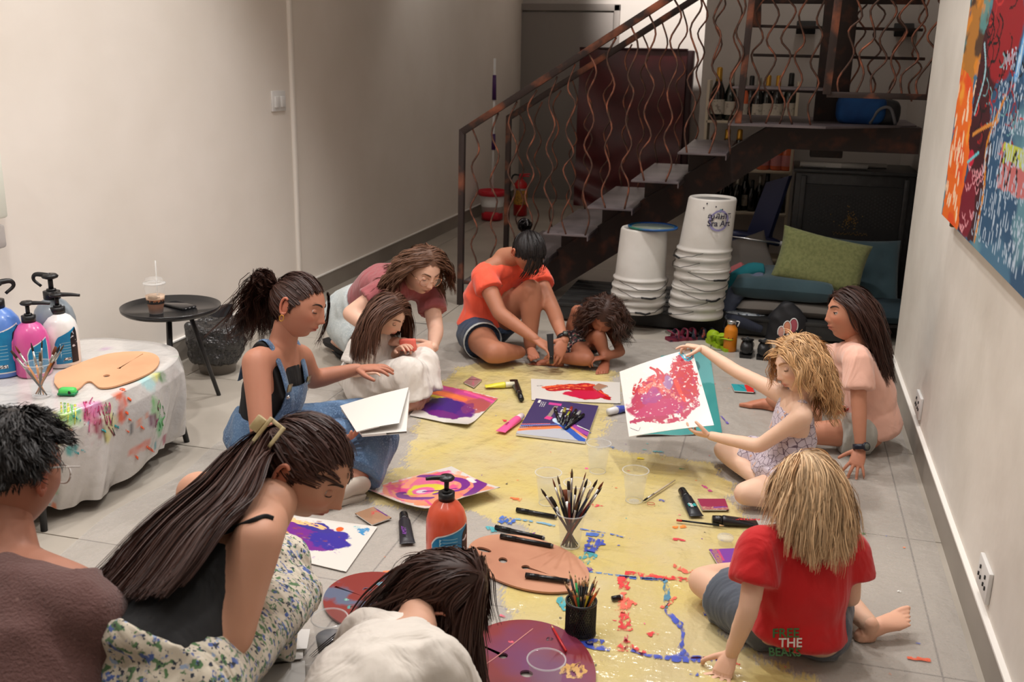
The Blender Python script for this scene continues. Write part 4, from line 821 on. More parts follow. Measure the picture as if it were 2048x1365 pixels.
L.new(mx.outputs[2], b.inputs['Base Color']); b.inputs['Roughness'].default_value = .16; b.inputs['Specular IOR Level'].default_value = .8
al = MA('ADD', MA('MULTIPLY', msk, .46), .42); L.new(al, b.inputs['Alpha'])
wr_ = N.new('ShaderNodeTexWave'); wr_.inputs['Scale'].default_value = 2.2; wr_.inputs['Distortion'].default_value = 9; wr_.inputs['Detail'].default_value = 4; L.new(tc.outputs['Object'], wr_.inputs['Vector'])
hh_ = MA('ADD', MA('ADD', MA('MULTIPLY', NZ(16, 6, st_=(1, .6, 1)), 1.0), MA('MULTIPLY', wr_.outputs['Fac'], .35)), MA('MULTIPLY', NZ(34, 2, st_=(.8, 1.3, 1)), .22))
bp = N.new('ShaderNodeBump'); bp.inputs['Strength'].default_value = .7; bp.inputs['Distance'].default_value = .016; L.new(hh_, bp.inputs['Height']); L.new(bp.outputs[0], b.inputs['Normal'])
me.materials.append(m); ds = bpy.data.objects.new('drop_sheet', me); C.objects.link(ds); tag(ds, 'large clear plastic drop sheet on the floor with a broad yellow painted area', 'sheet')
# strokes and spatters of paint on the sheet
def raggedpoly(pts, wd, seed, rag=.45, step=.006):
    r = np.random.RandomState(seed); Q = catmull(np.array(pts, float), 8); L_ = np.r_[0, np.cumsum(np.linalg.norm(np.diff(Q, axis=0), axis=1))]; n = max(6, int(L_[-1]/step)); s_ = np.linspace(0, L_[-1], n)
    Q = np.stack([np.interp(s_, L_, Q[:, k]) for k in range(3)], 1); T = np.gradient(Q, axis=0); T /= np.linalg.norm(T, axis=1, keepdims=True)+1e-9; S_ = np.stack([-T[:, 1], T[:, 0], 0*T[:, 0]], 1)
    w1 = np.interp(s_/L_[-1], np.linspace(0, 1, len(np.atleast_1d(wd))), np.atleast_1d(wd)) if np.ndim(wd) else np.full(n, wd)
    def rg(): 
        a = r.rand(n); b_ = np.interp(np.arange(n), np.arange(0, n+4, 4), r.rand(len(np.arange(0, n+4, 4)))); return 1+rag*(a-.5)+rag*1.6*(b_-.5)
    l_, r_ = Q+S_*(w1*rg())[:, None], Q-S_*(w1*rg())[:, None]; v = np.vstack([l_, r_]); return v, [(i, n+i, n+i+1, i+1) for i in range(n-1)]
ZP = .0042
def stroke_px(pts, wd, col, seed, z=ZP, rag=.5):
    P_ = [GZ(x, y, z) for x, y in pts]; v, f = raggedpoly(P_, wd, seed, rag); v[:, 2] = z; m_ = PM(col); o = MB().add(v, [q[::-1] for q in f]).obj('paint_stroke', m_, ds, smooth=False); return o
_pm = {}
def PM(col):
    if col not in _pm:
        m = _pm[col] = mat('dried paint', col, .45, noise=(30, tuple(min(1, x*1.25+.03) for x in col), .4, .7)); nt = m.node_tree; t = nt.nodes.new('ShaderNodeTexNoise'); t.inputs['Scale'].default_value = 75; t.inputs['Detail'].default_value = 5
        tc_ = nt.nodes.new('ShaderNodeTexCoord'); mp = nt.nodes.new('ShaderNodeMapping'); mp.inputs['Scale'].default_value = (1, .45, 1); nt.links.new(tc_.outputs['Object'], mp.inputs[0]); nt.links.new(mp.outputs[0], t.inputs['Vector'])
        mr = nt.nodes.new('ShaderNodeMapRange'); mr.inputs[1].default_value = .40; mr.inputs[2].default_value = .52; mr.inputs[4].default_value = .88; nt.links.new(t.outputs['Fac'], mr.inputs[0]); nt.links.new(mr.outputs[0], nt.nodes['Principled BSDF'].inputs['Alpha'])
    return _pm[col]
BL1, BL2, TL1, RD1, RD2 = S(56, 100, 186), S(44, 70, 180), S(64, 160, 170), S(214, 40, 48), S(232, 96, 76)
SP = [([(1172, 1068), (1190, 1070), (1206, 1073)], .014, BL1), ([(1195, 1078), (1185, 1094), (1178, 1105)], [.03, .028, .02], BL2), ([(1184, 1104), (1172, 1118), (1165, 1128)], [.02, .026, .02], TL1), ([(1160, 1058), (1210, 1066), (1260, 1078)], .004, BL1),
      ([(1030, 1038), (1070, 1044), (1110, 1052)], .006, S(110, 160, 190)), ([(1000, 1046), (1012, 1042), (1030, 1040)], [.02, .03, .01], BL1), ([(975, 1060), (990, 1058)], .022, TL1), ([(1172, 1135), (1184, 1142)], .014, S(110, 60, 150)),
      ([(1172, 1143), (1240, 1152), (1330, 1160)], .005, S(90, 130, 180)), ([(1133, 1180), (1126, 1200), (1130, 1222)], [.006, .014, .006], TL1), ([(1060, 1178), (1100, 1182), (1130, 1180)], .006, BL2),
      ([(1250, 1146), (1300, 1152), (1380, 1160)], [.012, .012, .01], RD1), ([(1250, 1155), (1330, 1160)], .007, BL1), ([(1246, 1152), (1250, 1180)], [.014, .02], RD1), ([(1246, 1185), (1250, 1206), (1247, 1228)], [.012, .026, .014], RD2), ([(1248, 1225), (1250, 1262)], [.012, .02], RD1), ([(1238, 1290), (1262, 1300)], [.03, .012], RD1), ([(1252, 1270), (1252, 1300)], .005, S(190, 50, 80)),
      ([(1255, 1298), (1300, 1312), (1380, 1318), (1440, 1320)], [.006, .008, .016, .006], BL2), ([(1270, 1296), (1290, 1308)], .01, RD1), ([(1380, 1316), (1440, 1318), (1480, 1330)], [.004, .008, .003], RD1), ([(1330, 1160), (1334, 1190), (1332, 1216)], [.007, .008, .006], S(70, 130, 160)), ([(1332, 1218), (1348, 1240), (1366, 1256)], [.006, .01, .012], BL2), ([(1366, 1256), (1364, 1290), (1366, 1312)], [.006, .004, .016], BL2), ([(1322, 1216), (1345, 1200), (1352, 1194)], [.004, .008, .004], RD2),
      ([(1380, 1142), (1410, 1150), (1440, 1160), (1478, 1168)], [.006, .018, .02, .01], S(226, 70, 56)), ([(1440, 1180), (1465, 1186)], [.012, .02], S(224, 80, 60)), ([(1345, 1130), (1378, 1146)], .01, S(222, 100, 80)), ([(1145, 1276), (1180, 1292), (1220, 1300)], [.01, .014, .006], BL2), ([(1188, 1278), (1186, 1292)], .022, BL2), ([(1300, 1265), (1308, 1272)], .012, RD1),
      ([(1814, 1316), (1862, 1322)], [.006, .009], S(222, 92, 56)), ([(1345, 1055), (1372, 1053)], [.008, .012], S(240, 130, 40)), ([(1275, 916), (1288, 918)], .008, S(226, 200, 30)), ([(1305, 903), (1328, 905)], [.006, .01], S(70, 160, 170)), ([(1020, 996), (1042, 1000)], [.008, .01], S(236, 110, 60)), ([(1318, 1000), (1330, 1002)], .008, BL2), ([(1442, 832), (1456, 848)], [.003, .005], S(90, 70, 170)), ([(1405, 970), (1422, 984)], [.005, .006], S(190, 70, 130)),
      ([(1690, 1100), (1712, 1108)], [.005, .012], S(130, 200, 200)), ([(1795, 1182), (1812, 1188)], [.006, .006], S(238, 238, 234)), ([(1545, 930), (1560, 936)], .004, S(200, 60, 90)), ([(1000, 1230), (1016, 1236)], .004, S(210, 90, 110)), ([(870, 830), (880, 832)], .004, S(90, 90, 160)), ([(1216, 892), (1228, 896)], .008, S(90, 120, 160))]
for i, (p, wd, cl) in enumerate(SP): stroke_px(p, wd, cl, i+2)
rr = np.random.RandomState(11); spc = {}
pal_ = [S(214, 50, 70), S(50, 80, 180), S(60, 170, 170), S(60, 150, 90), S(120, 60, 150), S(236, 120, 60), S(60, 60, 60), S(236, 90, 140)]
for i in range(520):
    x, y = rr.uniform(-1.5, .55), rr.uniform(1.6, 4.9)
    dens = 1 if (-.9 < x < .2 and y < 3.9) else .35
    if rr.rand() > dens: continue
    k = rr.randint(len(pal_)); n = 7; an = np.linspace(0, 2*pi, n, endpoint=False)+rr.rand(); r_ = rr.gamma(1.6, .0016)*(.5+rr.rand(n)); st_ = rr.uniform(.6, 2.2); 
    v = np.stack([x+np.cos(an)*r_*st_, y+np.sin(an)*r_, np.full(n, ZP-.0004)], 1); spc.setdefault(k, MB()).add(v, [tuple(range(n))])
for k, m_ in spc.items(): o = m_.obj('paint_speckles', PM(pal_[k]), ds, smooth=False); o['kind'] = 'stuff'
# ================================================================== cups, brushes, pens, tubes
def cup(c, label, h=.118, R_=.0455, r_=.031, water=.75, group=None, wm=None):
    t = thing('plastic_cup', label, 'cup', c, group)
    MB().add(*lathe([(r_, .002), (R_-.001, h)], 36, c, cap=False)).obj('wall', M_CLEAR, t)
    MB().add(*lathe([(R_-.001, h-.001), (R_+.0025, h-.001), (R_+.0025, h+.002), (R_-.001, h+.002)], 36, c, cap=False)).obj('rim', M_CLEARRIM, t)
    MB().add(*lathe([(.001, .0015), (r_, .001), (r_+.001, .004), (r_-.003, .006)], 32, c, cap=False)).obj('base', M_CLEARRIM, t)
    if water:
        w_ = r_+(R_-r_)*water*.9; MB().add(*lathe([(r_-.002, .006), (w_-.0015, h*water), (.001, h*water)], 30, c, cap=False)).obj('water', wm or M_WATER, t)
    return t
cup(GZ(1195, 945), 'clear plastic cup of water nearest the sketch pad')
cup(GZ(1095, 1008), 'clear plastic cup of water left of the paint brushes')
cup(GZ(1268, 1003), 'clear plastic cup of water beside the lone paint brush')
cup(GZ(1152, 1030), 'clear plastic cup almost hidden behind the paint brushes', water=.5)
cup(GZ(662, 1318), 'clear cup with grey paint water beside the white papers', water=.55, wm=mat('grey paint water', S(130, 132, 138), .1, alpha=.85))
cup(GZ(1090, 1405), 'clear cup standing on the big red palette at the bottom edge', water=0)
M_FERR = mat('brush ferrule', (.5, .48, .45), .3, .9)
HC = [S(24, 26, 40), S(40, 38, 40), S(60, 30, 26), S(20, 22, 24), S(70, 66, 60), S(30, 40, 66), S(110, 30, 28), S(196, 120, 50)]
BC = [S(60, 44, 34), S(110, 56, 30), S(40, 32, 28), S(90, 70, 46)]
_hm = {}
def HM(c_, r_=.35):
    if c_ not in _hm: _hm[c_] = mat('painted wood', c_, r_)
    return _hm[c_]
def brush(a, b, hc, bc, w_, label, group=None, flat=False):
    """a = handle end, b = bristle tip"""
    a, b = np.array(a, float), np.array(b, float); L_ = np.linalg.norm(b-a); d = (b-a)/L_; t = thing('paint_brush', label, 'brush', a, group)
    w_ *= 1.25; bl, fl_ = .026+w_, .045; p1 = b-d*(bl+fl_); p2 = b-d*bl
    MB().add(*tube([a, a+d*L_*.25, a+(p1-a)*.8, p1], [.002, .0035, .0042, .0034], 8)).obj('handle', HM(hc), t)
    MB().add(*tube([p1-d*.002, p1+d*.01, p2], [(.0036, .0036), (.0038, .0038), (w_, .003)], 8)).obj('ferrule', M_FERR, t)
    MB().add(*tube([p2-d*.001, p2+d*bl*.5, b], [(w_, .0028), (w_*1.12, .003), (w_*(.9 if flat else .25), .001)], 8)).obj('bristles', HM(bc, .8), t)
bc_ = GZ(1140, 1093); t0 = cup(bc_, 'clear plastic cup packed with paint brushes', water=0)
tips = [(1082, 978, .003), (1105, 958, .002), (1099, 995, .009), (1115, 952, .0025), (1119, 971, .003), (1127, 980, .01), (1137, 963, .004), (1144, 938, .003), (1152, 972, .003), (1172, 945, .0015), (1175, 958, .003), (1182, 980, .004), (1195, 960, .003), (1207, 964, .003), (1204, 975, .002), (1155, 1005, .003), (1122, 975, .003)]
for i, (x, y, w_) in enumerate(tips):
    yb_ = bc_[1]+(.02 if i % 3 else -.02)+.01*(i % 2); tip = GY(x, y, yb_); k = (tip[0]-bc_[0]); base = bc_+np.array((-k*.28+.004*(i % 3-1), -(yb_-bc_[1])*.5, .004))
    rim = bc_[:2]+.86*.0455*nrm(np.append(tip[:2]-bc_[:2], 0))[:2]
    brush(base, tip, HC[i % 7], BC[i % 4], w_, ('%s brush with %s tip, %s in the crowded brush cup' % (('navy', 'charcoal', 'brown', 'black', 'grey', 'blue', 'dark red')[i % 7], 'wide flat' if w_ > .006 else ('fine pointed' if w_ < .0028 else 'slim'), ('farthest left', 'second from left', 'left low', 'left of centre', 'left centre', 'centre left', 'centre', 'tallest', 'right of tallest', 'thin right', 'right centre', 'short right', 'upper right', 'farthest right', 'lower right', 'front centre', 'front left')[i])), 'brushes in the crowded cup', w_ > .003)
brush(GZ(1350, 961, .012), GZ(1286, 1003, .011), S(190, 176, 150), S(30, 26, 24), .003, 'pale handled paint brush lying on the yellow sheet beside the water cup')
def pen(a, b, r_, col, label, group=None, cap=None, name='marker_pen', cat='pen'):
    a, b = np.array(a, float), np.array(b, float); d = nrm(b-a); t = thing(name, label, cat, a, group); L_ = np.linalg.norm(b-a)
    MB().add(*tube([a, b], [r_, r_], 12)).obj('barrel', HM(col, .25), t)
    MB().add(*tube([a-d*.0, a+d*L_*.32], [r_*1.12]*2, 12)).obj('cap', HM(cap or col, .25), t)
    MB().add(*tube([b-d*.004, b+d*.007], [r_*.95, r_*.7], 10)).obj('end_plug', HM((.1, .1, .1), .3), t)
BK = (.008, .008, .009)
for (a, b, z, lb, cp) in (((1033, 1020), (1110, 1034), .011, 'black marker pen lying behind the brush cup', None), ((991, 1055), (1085, 1077), .011, 'black marker pen just beyond the edge of the wooden palette', None), ((1001, 1073), (1102, 1092), .02, 'paint specked black marker pen on the far edge of the wooden palette', None), ((1051, 1151), (1135, 1163), .022, 'black marker pen on the wooden palette beside its slot', None)):
    pen(GZ(*a, z), GZ(*b, z), .0075, BK, lb)
MB_ = thing('pen_cap', 'loose black pen cap lying by the red painted square', 'cap', GZ(1224, 1198, .01)); MB().add(*tube([GZ(1224, 1198, .011), GZ(1240, 1195, .011)], [.007, .007], 12)).obj('shell', HM(BK, .25), MB_); MB().add(*tube([GZ(1240, 1195, .011), GZ(1245, 1194, .011)], [.0071, .006], 12)).obj('band', HM(S(200, 190, 180)), MB_)
for i, (a, b) in enumerate((((1110, 818), (1118, 842)), ((1130, 818), (1122, 846)), ((1143, 816), (1134, 842)), ((1152, 821), (1137, 850)), ((1160, 824), (1140, 848)), ((1167, 830), (1132, 856)), ((1139, 826), (1126, 850)))):
    z = .024+(.013 if i in (2, 6) else 0); pen(GZ(*a, z), GZ(*b, z), .0065, BK, '%s of the black markers heaped on the sketch pad' % ('leftmost', 'second from the left', 'red capped topmost', 'middle', 'silver capped', 'rightmost', 'yellow capped lower')[i], 'marker pens heaped on the sketch pad', HM and (BK, S(150, 140, 60), S(150, 40, 40), BK, S(150, 150, 150), BK, S(160, 160, 50))[i])
def pencil(a, b, col, label, group=None, r_=.0036):
    """a = blunt end, b = point"""
    a, b = np.array(a, float), np.array(b, float); d = nrm(b-a); t = thing('pencil', label, 'pencil', a, group)
    MB().add(*tube([a, b-d*.022], [r_, r_], 6)).obj('barrel', HM(col, .35), t); MB().add(*tube([b-d*.022, b-d*.007], [r_*.98, r_*.4], 6)).obj('wood_cone', HM(S(206, 168, 124), .7), t); MB().add(*tube([b-d*.007, b], [r_*.4, .0004], 6)).obj('lead', HM(col if sum(col) > .05 else (.03, .03, .03), .5), t)
pencil(GZ(1132, 1303, .02), GZ(1102, 1250, .014), S(190, 36, 40), 'red pencil lying across the edge of the red palette')
pencil(GZ(1354, 1041, .012), GZ(1452, 1053, .012), S(18, 26, 30), 'dark green pencil with a red end lying by the child knee')
MB().add(*tube([GZ(1353, 1041, .012), GZ(1364, 1042.5, .012)], [.0042]*2, 8)).obj('red_end', HM(S(190, 50, 40)), [o for o in C.objects if o.get('label', '').startswith('dark green pencil')][0])
# wire mesh pencil cup
wc = GZ(1160, 1268); t = thing('mesh_pencil_cup', 'black mesh pencil cup full of coloured pencils', 'cup', wc); WR, WH = .041, .10
m = MB(); nn_, kk_ = 40, 14
for i in range(nn_):
    for sgn in (1, -1):
        pts = [wc+np.array((math.cos(2*pi*i/nn_+sgn*u*1.1)*WR, math.sin(2*pi*i/nn_+sgn*u*1.1)*WR, WH*u)) for u in np.linspace(0, 1, 9)]; m.add(*tube(pts, [.0011]*9, 3, cap=False))
m.obj('wire_mesh', M_BLACKM, t)['kind'] = 'stuff'
MB().add(*lathe([(WR-.002, .002), (WR-.002, WH)], 32, wc, cap=False)).obj('lining', mat('dark mesh lining', (.012, .012, .012), .6, alpha=.75), t)
MB().add(*lathe([(WR-.002, WH-.004), (WR+.002, WH-.003), (WR+.002, WH+.003), (WR-.002, WH+.003)], 32, wc, cap=False)).obj('rim', M_BLACKM, t); MB().add(*lathe([(.001, 0), (WR+.002, 0), (WR+.002, .007), (.001, .005)], 32, wc)).obj('base', M_BLACKM, t)
pc_tips = [(1138, 1142), (1150, 1150), (1158, 1155), (1165, 1155), (1172, 1152), (1178, 1158), (1192, 1153), (1195, 1162), (1144, 1178), (1153, 1182), (1162, 1190), (1172, 1186), (1180, 1180), (1188, 1180), (1200, 1176), (1130, 1165), (1127, 1160), (1168, 1160)]
pcol = [BK, S(34, 150, 80), BK, BK, S(24, 26, 26), BK, S(40, 36, 34), S(220, 110, 110), S(196, 96, 50), S(40, 130, 70), S(30, 30, 30), S(60, 50, 46), S(220, 190, 60), BK, S(214, 100, 40), S(60, 44, 40), S(90, 64, 48), BK]
pnm = ['black', 'green', 'black', 'black', 'dark grey', 'black', 'dark brown', 'pink', 'rust', 'green', 'dark grey', 'brown', 'yellow', 'black', 'orange', 'brown', 'tan', 'black']
for i, (x, y) in enumerate(pc_tips):
    yb_ = wc[1]+(.022 if i < 8 else -.02); tip = GY(x, y, yb_); k = tip[0]-wc[0]; base = wc+np.array((-k*.35, -(yb_-wc[1])*.6, .008)); pencil(base, tip, pcol[i], '%s pencil in the black mesh cup, %s of its %s row' % (pnm[i], ('first', 'second', 'third', 'fourth', 'fifth', 'sixth', 'seventh', 'eighth', 'ninth', 'tenth')[i if i < 8 else i-8], 'far' if i < 8 else 'near'), 'pencils in the mesh cup')
def ptube(a, b, w_, body, capc, label, tx=None, txm=None, band=None, capL=.3):
    """squeezed paint tube: a = crimped end, b = cap end"""
    a, b = np.array(a, float), np.array(b, float); d = nrm(b-a); L_ = np.linalg.norm(b-a); t = thing('paint_tube', label, 'paint tube', a); s_ = nrm(np.cross(d, (0, 0, 1))); c1 = b-d*L_*capL
    MB().add(*stube([a, a+d*.01, a+(c1-a)*.5, c1-d*.008, c1], [(w_*1.15, .0015), (w_*1.15, .003), (w_*1.05, w_*.62), (w_*.95, w_*.85), (w_*.6, w_*.6)], 5, 18, ref=s_)).obj('body', HM(body, .3), t)
    MB().add(*tube([c1-d*.001, c1+d*.004, b], [w_*.72, w_*.78, w_*.7], 20)).obj('cap', HM(capc, .35), t)
    MB().add(*box(a+d*.003, (.004, w_*2.4, .003), .001, M=basis(d, (0, 0, 1)))).obj('crimp', HM(body, .3), t)
    top = lambda u, h_=1.02: a+(c1-a)*u+np.array((0, 0, w_*.62*h_))
    if band: q = top(.45, .9); MB().add(*box(q, (L_*.12, w_*1.3, .002), .0005, M=basis(d, (0, 0, 1)))).obj('label_band', HM(band, .4), t)
    if tx: print_on(tx, top(.42, 1.06), d, (0, 0, 1), w_*.95, txm or M_WTXT, t)
    return t
M_PTX = mat('purple print', S(120, 60, 150), .5); M_RTX = mat('red print', S(200, 40, 50), .5); M_DTX = mat('dark print', S(120, 30, 70), .5)
YC_ = S(222, 214, 70)
ptube(GZ(970, 773, .014), GZ(1029, 769, .02), .018, YC_, S(222, 216, 190), 'yellow paint tube with a pale cap near the orange shirt woman')
ptube(GZ(1027, 760, .014), GZ(1043, 799, .02), .017, BK, BK, 'black paint tube lying against the yellow tube')
ptube(GZ(1001, 864, .014), GZ(1044, 832, .02), .019, S(240, 96, 150), S(232, 214, 216), 'pink paint tube with a white cap left of the sketch pad', 'pink', M_DTX, capL=.2)
ptube(GZ(1262, 814, .014), GZ(1217, 824, .022), .021, S(70, 84, 170), S(220, 220, 224), 'blue paint tube with a big white cap right of the sketch pad', capL=.35)
ptube(GZ(815, 1088, .012), GZ(807, 1030, .02), .021, (.02, .018, .024), BK, 'black tube of purple paint left of the orange bottle', 'AMSTE', M_PTX, capL=.22)
ptube(GZ(1393, 1033, .012), GZ(1364, 982, .02), .021, (.012, .014, .018), BK, 'black paint tube with a teal band beside the maroon card', 'noir', M_WTXT, S(40, 150, 150), capL=.3)
ptube(GZ(1515, 1047, .012), GZ(1425, 1040, .02), .021, (.014, .012, .014), BK, 'black paint tube with red lettering against the child knee', 'AMSTERDAM', M_RTX, capL=.2)
# rubber band, clear tub
an = np.linspace(0, 2*pi, 24); q = GZ(1302, 1008, .008); tag(MB().add(*tube([q+np.array((math.cos(a_)*.013, math.sin(a_)*.011, 0)) for a_ in an], [.0012]*24, 5)).obj('rubber_band', HM(S(200, 110, 80))), 'small orange rubber band lying near the water cup', 'rubber band')
q = GZ(1450, 1090); t = thing('plastic_tub', 'small clear round plastic tub between the pencil and purple card', 'tub', q); MB().add(*lathe([(.022, .001), (.024, .026)], 28, q, cap=False)).obj('wall', M_CLEAR, t); MB().add(*lathe([(.001, .03), (.026, .03), (.027, .022)], 28, q, cap=False)).obj('lid', M_CLEARRIM, t); MB().add(*lathe([(.001, .002), (.022, .001)], 28, q, cap=False)).obj('base', mat('grey bits', S(120, 116, 112), .5), t)
# ================================================================== palettes with real holes
from mathutils.geometry import tessellate_polygon
def palette(outline, holes, z, th, name, label, m, extra=None, slots=()):
    loops = [[Vector((p[0], p[1], 0)) for p in outline]]+[[Vector((p[0], p[1], 0)) for p in h_] for h_ in holes]; tri = tessellate_polygon(loops); P_ = np.array([p[:] for l_ in loops for p in l_]); n = len(P_)
    def area(t_): a, b, c_ = P_[list(t_)]; return (b[0]-a[0])*(c_[1]-a[1])-(b[1]-a[1])*(c_[0]-a[0])
    tri = [t_ if area(t_) > 0 else t_[::-1] for t_ in tri]; top = P_+(0, 0, z+th); bot = P_+(0, 0, z); f = [tuple(t_) for t_ in tri]+[tuple(i+n for i in t_[::-1]) for t_ in tri]; o_ = 0
    for l_ in loops:
        k = len(l_)
        for i in range(k): f.append((o_+i, o_+(i+1) % k, n+o_+(i+1) % k, n+o_+i))
        o_ += k
    return tag(MB().add(np.vstack([top, bot]), f).obj(name, m, smooth=False), label, 'palette')
def ellipse_px(c_, A_, B_, n=60, z=0): return [GZ(c_[0]+A_[0]*math.cos(a_)+B_[0]*math.sin(a_), c_[1]+A_[1]*math.cos(a_)+B_[1]*math.sin(a_), z)[:2] for a_ in np.linspace(0, 2*pi, n, endpoint=False)]
def slot_px(a_, b_, w_=.006, r_=.017, z=0):
    A_, B_ = GZ(*a_, z)[:2], GZ(*b_, z)[:2]; d = (B_-A_)/np.linalg.norm(B_-A_); s_ = np.array((-d[1], d[0])); out = [B_-s_*w_, ]; out = []
    for an_ in np.linspace(-2.7, 2.7, 14): v = -d*math.cos(an_)+s_*math.sin(an_)*-1; out.append(A_+v*r_)
    return out+[B_-s_*-w_, B_+s_*-w_]
M_PALW = mat('worn plywood', S(192, 138, 108), .55, noise=(5, S(176, 120, 92), .4, .65, 8), bump=(40, .1, .001))
M_PALL = mat('fresh plywood', S(222, 170, 130), .55, noise=(3, S(206, 150, 112), .4, .65, 8))
palette(ellipse_px((1057, 1127), (119, 34), (-24, 47), z=.012), [ellipse_px((1006, 1121), (9, 1.5), (-1, 5.5), 16, .012), slot_px((1051, 1135), (1128, 1159), .0035, .013, .012)[::1], ellipse_px((968, 1100), (15, 4), (-1, 4), 14, .012)], .006, .006, 'wooden_palette', 'worn plywood painting palette with three holes behind the mesh pencil cup', M_PALW)
# red purple palette
z = .012
pal2 = palette(ellipse_px((1045, 1352), (142, 30), (-38, 108), 72, z), [ellipse_px((1053, 1348), (13, 2), (-2, 7), 18, z), slot_px((1006, 1312), (921, 1270), .004, .013, z)], .006, .006, 'painted_palette', 'large round palette stained red and purple in the foreground', mat('red purple stained wood', S(128, 42, 44), .35, noise=(2.6, S(110, 52, 96), .46, .6, 5), coat=.3))
for P_, m_ in (([(920, 1360), (985, 1320), (1066, 1258)], mat('groove line', S(176, 110, 104), .5)),): 
    q = [GZ(x, y, .0128) for x, y in P_]; v, f = raggedpoly(q, .0018, 2, .2); v[:, 2] = .0128; MB().add(v, [k_[::-1] for k_ in f]).obj('joint_line', m_, pal2, smooth=False)
def dab(px, py, r_, col, par_, z, seed, n=16, squ=.8): 
    rs = np.random.RandomState(seed); q = GZ(px, py, z); an = np.linspace(0, 2*pi, n, endpoint=False); r__ = r_*(.75+.5*rs.rand(n)); top = np.stack([q[0]+np.cos(an)*r__, q[1]+np.sin(an)*r__*squ, np.full(n, z)], 1); mid = top*.7+q*.3; mid[:, 2] = z+min(.003, r_*.2)
    v = np.vstack([top, mid, [q+np.array((0, 0, min(.0035, r_*.25)))]]); f = [(i, (i+1) % n, n+(i+1) % n, n+i) for i in range(n)]+[(n+i, n+(i+1) % n, 2*n) for i in range(n)]; MB().add(v, f).obj('paint_dab', PM(col), par_)
dab(1146, 1342, .034, S(206, 160, 90), pal2, .0122, 3, 24, 1.1); dab(948, 1290, .016, S(226, 222, 216), pal2, .0122, 4); dab(952, 1276, .009, S(206, 190, 196), pal2, .0122, 5); dab(1022, 1284, .008, S(232, 90, 110), pal2, .0122, 6); dab(1099, 1279, .011, S(26, 28, 48), pal2, .0122, 7); dab(958, 1302, .007, S(226, 222, 216), pal2, .0122, 8)
pal3 = palette(ellipse_px((752, 1203), (104, -10), (20, 58), 60, z), [slot_px((800, 1218), (670, 1174), .0045, .012, z)], .006, .006, 'painted_palette', 'small red palette smeared with blue paint behind the white shirt child', mat('red stained wood', S(128, 40, 32), .4, noise=(7, S(88, 96, 120), .54, .6, 6), coat=.2))
for i, (x, y, r_, cl) in enumerate(((760, 1168, .02, S(120, 170, 190)), (772, 1180, .014, S(40, 50, 70)), (735, 1180, .02, S(90, 104, 130)), (700, 1215, .015, S(80, 150, 150)), (728, 1218, .018, S(110, 150, 170)), (692, 1200, .012, S(120, 170, 160)), (765, 1195, .016, S(190, 180, 70)), (784, 1186, .01, S(220, 130, 110)))): dab(x, y, r_*.7, cl, pal3, .0122, i+20)
# ================================================================== covered oval table on the left
TZ = .37; tcx, tcy, ta, tb_ = -2.47, 2.86, .345, .52
def sup(a_, r1=0., n_=2.7):
    c_, s_ = math.cos(a_), math.sin(a_); return np.array((tcx+(ta+r1)*abs(c_)**(2/n_)*np.sign(c_), tcy+(tb_+r1)*abs(s_)**(2/n_)*np.sign(s_)))
tbl = thing('oval_table', 'low oval table draped in paint splashed clear plastic at the left wall', 'table', (tcx, tcy, 0))
MB().add(*prism([sup(a_) for a_ in np.linspace(0, 2*pi, 48, endpoint=False)], TZ-.035, TZ-.004)).obj('tabletop', M_WHITE, tbl, smooth='auto')
for sx_, sy_ in ((1, 1), (1, -1), (-1, 1), (-1, -1)): MB().add(*tube([(tcx+sx_*.24, tcy+sy_*.36, TZ-.035), (tcx+sx_*.27, tcy+sy_*.41, 0)], [.014, .011], 10)).obj('leg', M_BLACKM, tbl)
na, nt_, ns = 400, 14, 80; an = np.linspace(0, 2*pi, na, endpoint=False); rows = []
for k in range(nt_): rows.append([np.append(np.array((tcx, tcy))+(sup(a_)-np.array((tcx, tcy)))*(.02+.98*k/(nt_-1)), TZ+(.003 if k < nt_-1 else .001)) for a_ in an])
for k in range(1, ns):
    u = k/(ns-1); r_ = []
    for a_ in an:
        fold = .020*u*math.sin(a_*11+1.3*math.sin(a_*3))+.010*u*math.sin(a_*23+2*u)+.006*math.sin(a_*41+u*9)*u; out = .012*min(1, u*6)+.025*u*(1-u)+fold-.03*u*u; hem = .05+.02*math.sin(a_*5)+.012*math.sin(a_*13)
        p = sup(a_, out); r_.append(np.append(p, TZ-(TZ-hem)*u))
    rows.append(r_)
V_ = np.array(rows).reshape(-1, 3); V_[:, 2] += np.where(V_[:, 2] > TZ, .002*np.clip(vnoise(V_, 14, 3), -1, 1), 0); R_n = len(rows)
V_[:, 0] = np.maximum(V_[:, 0], XL+.012)
f = [(i*na+j, i*na+(j+1) % na, (i+1)*na+(j+1) % na, (i+1)*na+j) for i in range(R_n-1) for j in range(na)]; f = [q[::-1] for q in f]+[tuple(range(na))]
colr = np.tile(np.array(S(206, 202, 198)), (len(V_), 1)); cen = V_
def tint(pt, r_, col, st_=(1, 1, 1), a=1, seed=0):
    global colr
    d = np.linalg.norm((V_-pt)/np.array(st_), axis=1)/r_+.5*vnoise(V_, 22, seed)+.25*vnoise(V_, 60, seed+9); m_ = np.clip((1-d)*2.2, 0, 1)*a*(.55+.45*np.clip(vnoise(V_*np.array((1, 1, .4)), 45, seed+3)*2+.8, 0, 1)); colr = colr*(1-m_[:, None])+np.array(col)*m_[:, None]
def side_pt(px, py): # first cloth point met by the viewing ray near the front side of the drape
    d = _ray(px, py); best = None
    T_ = (V_-CAM) @ d; D_ = np.linalg.norm(V_-CAM-np.outer(T_, d), axis=1); ok = D_ < .02
    if not ok.any(): return V_[np.argmin(D_)]
    i = np.where(ok)[0]; return V_[i[np.argmin(T_[i])]]
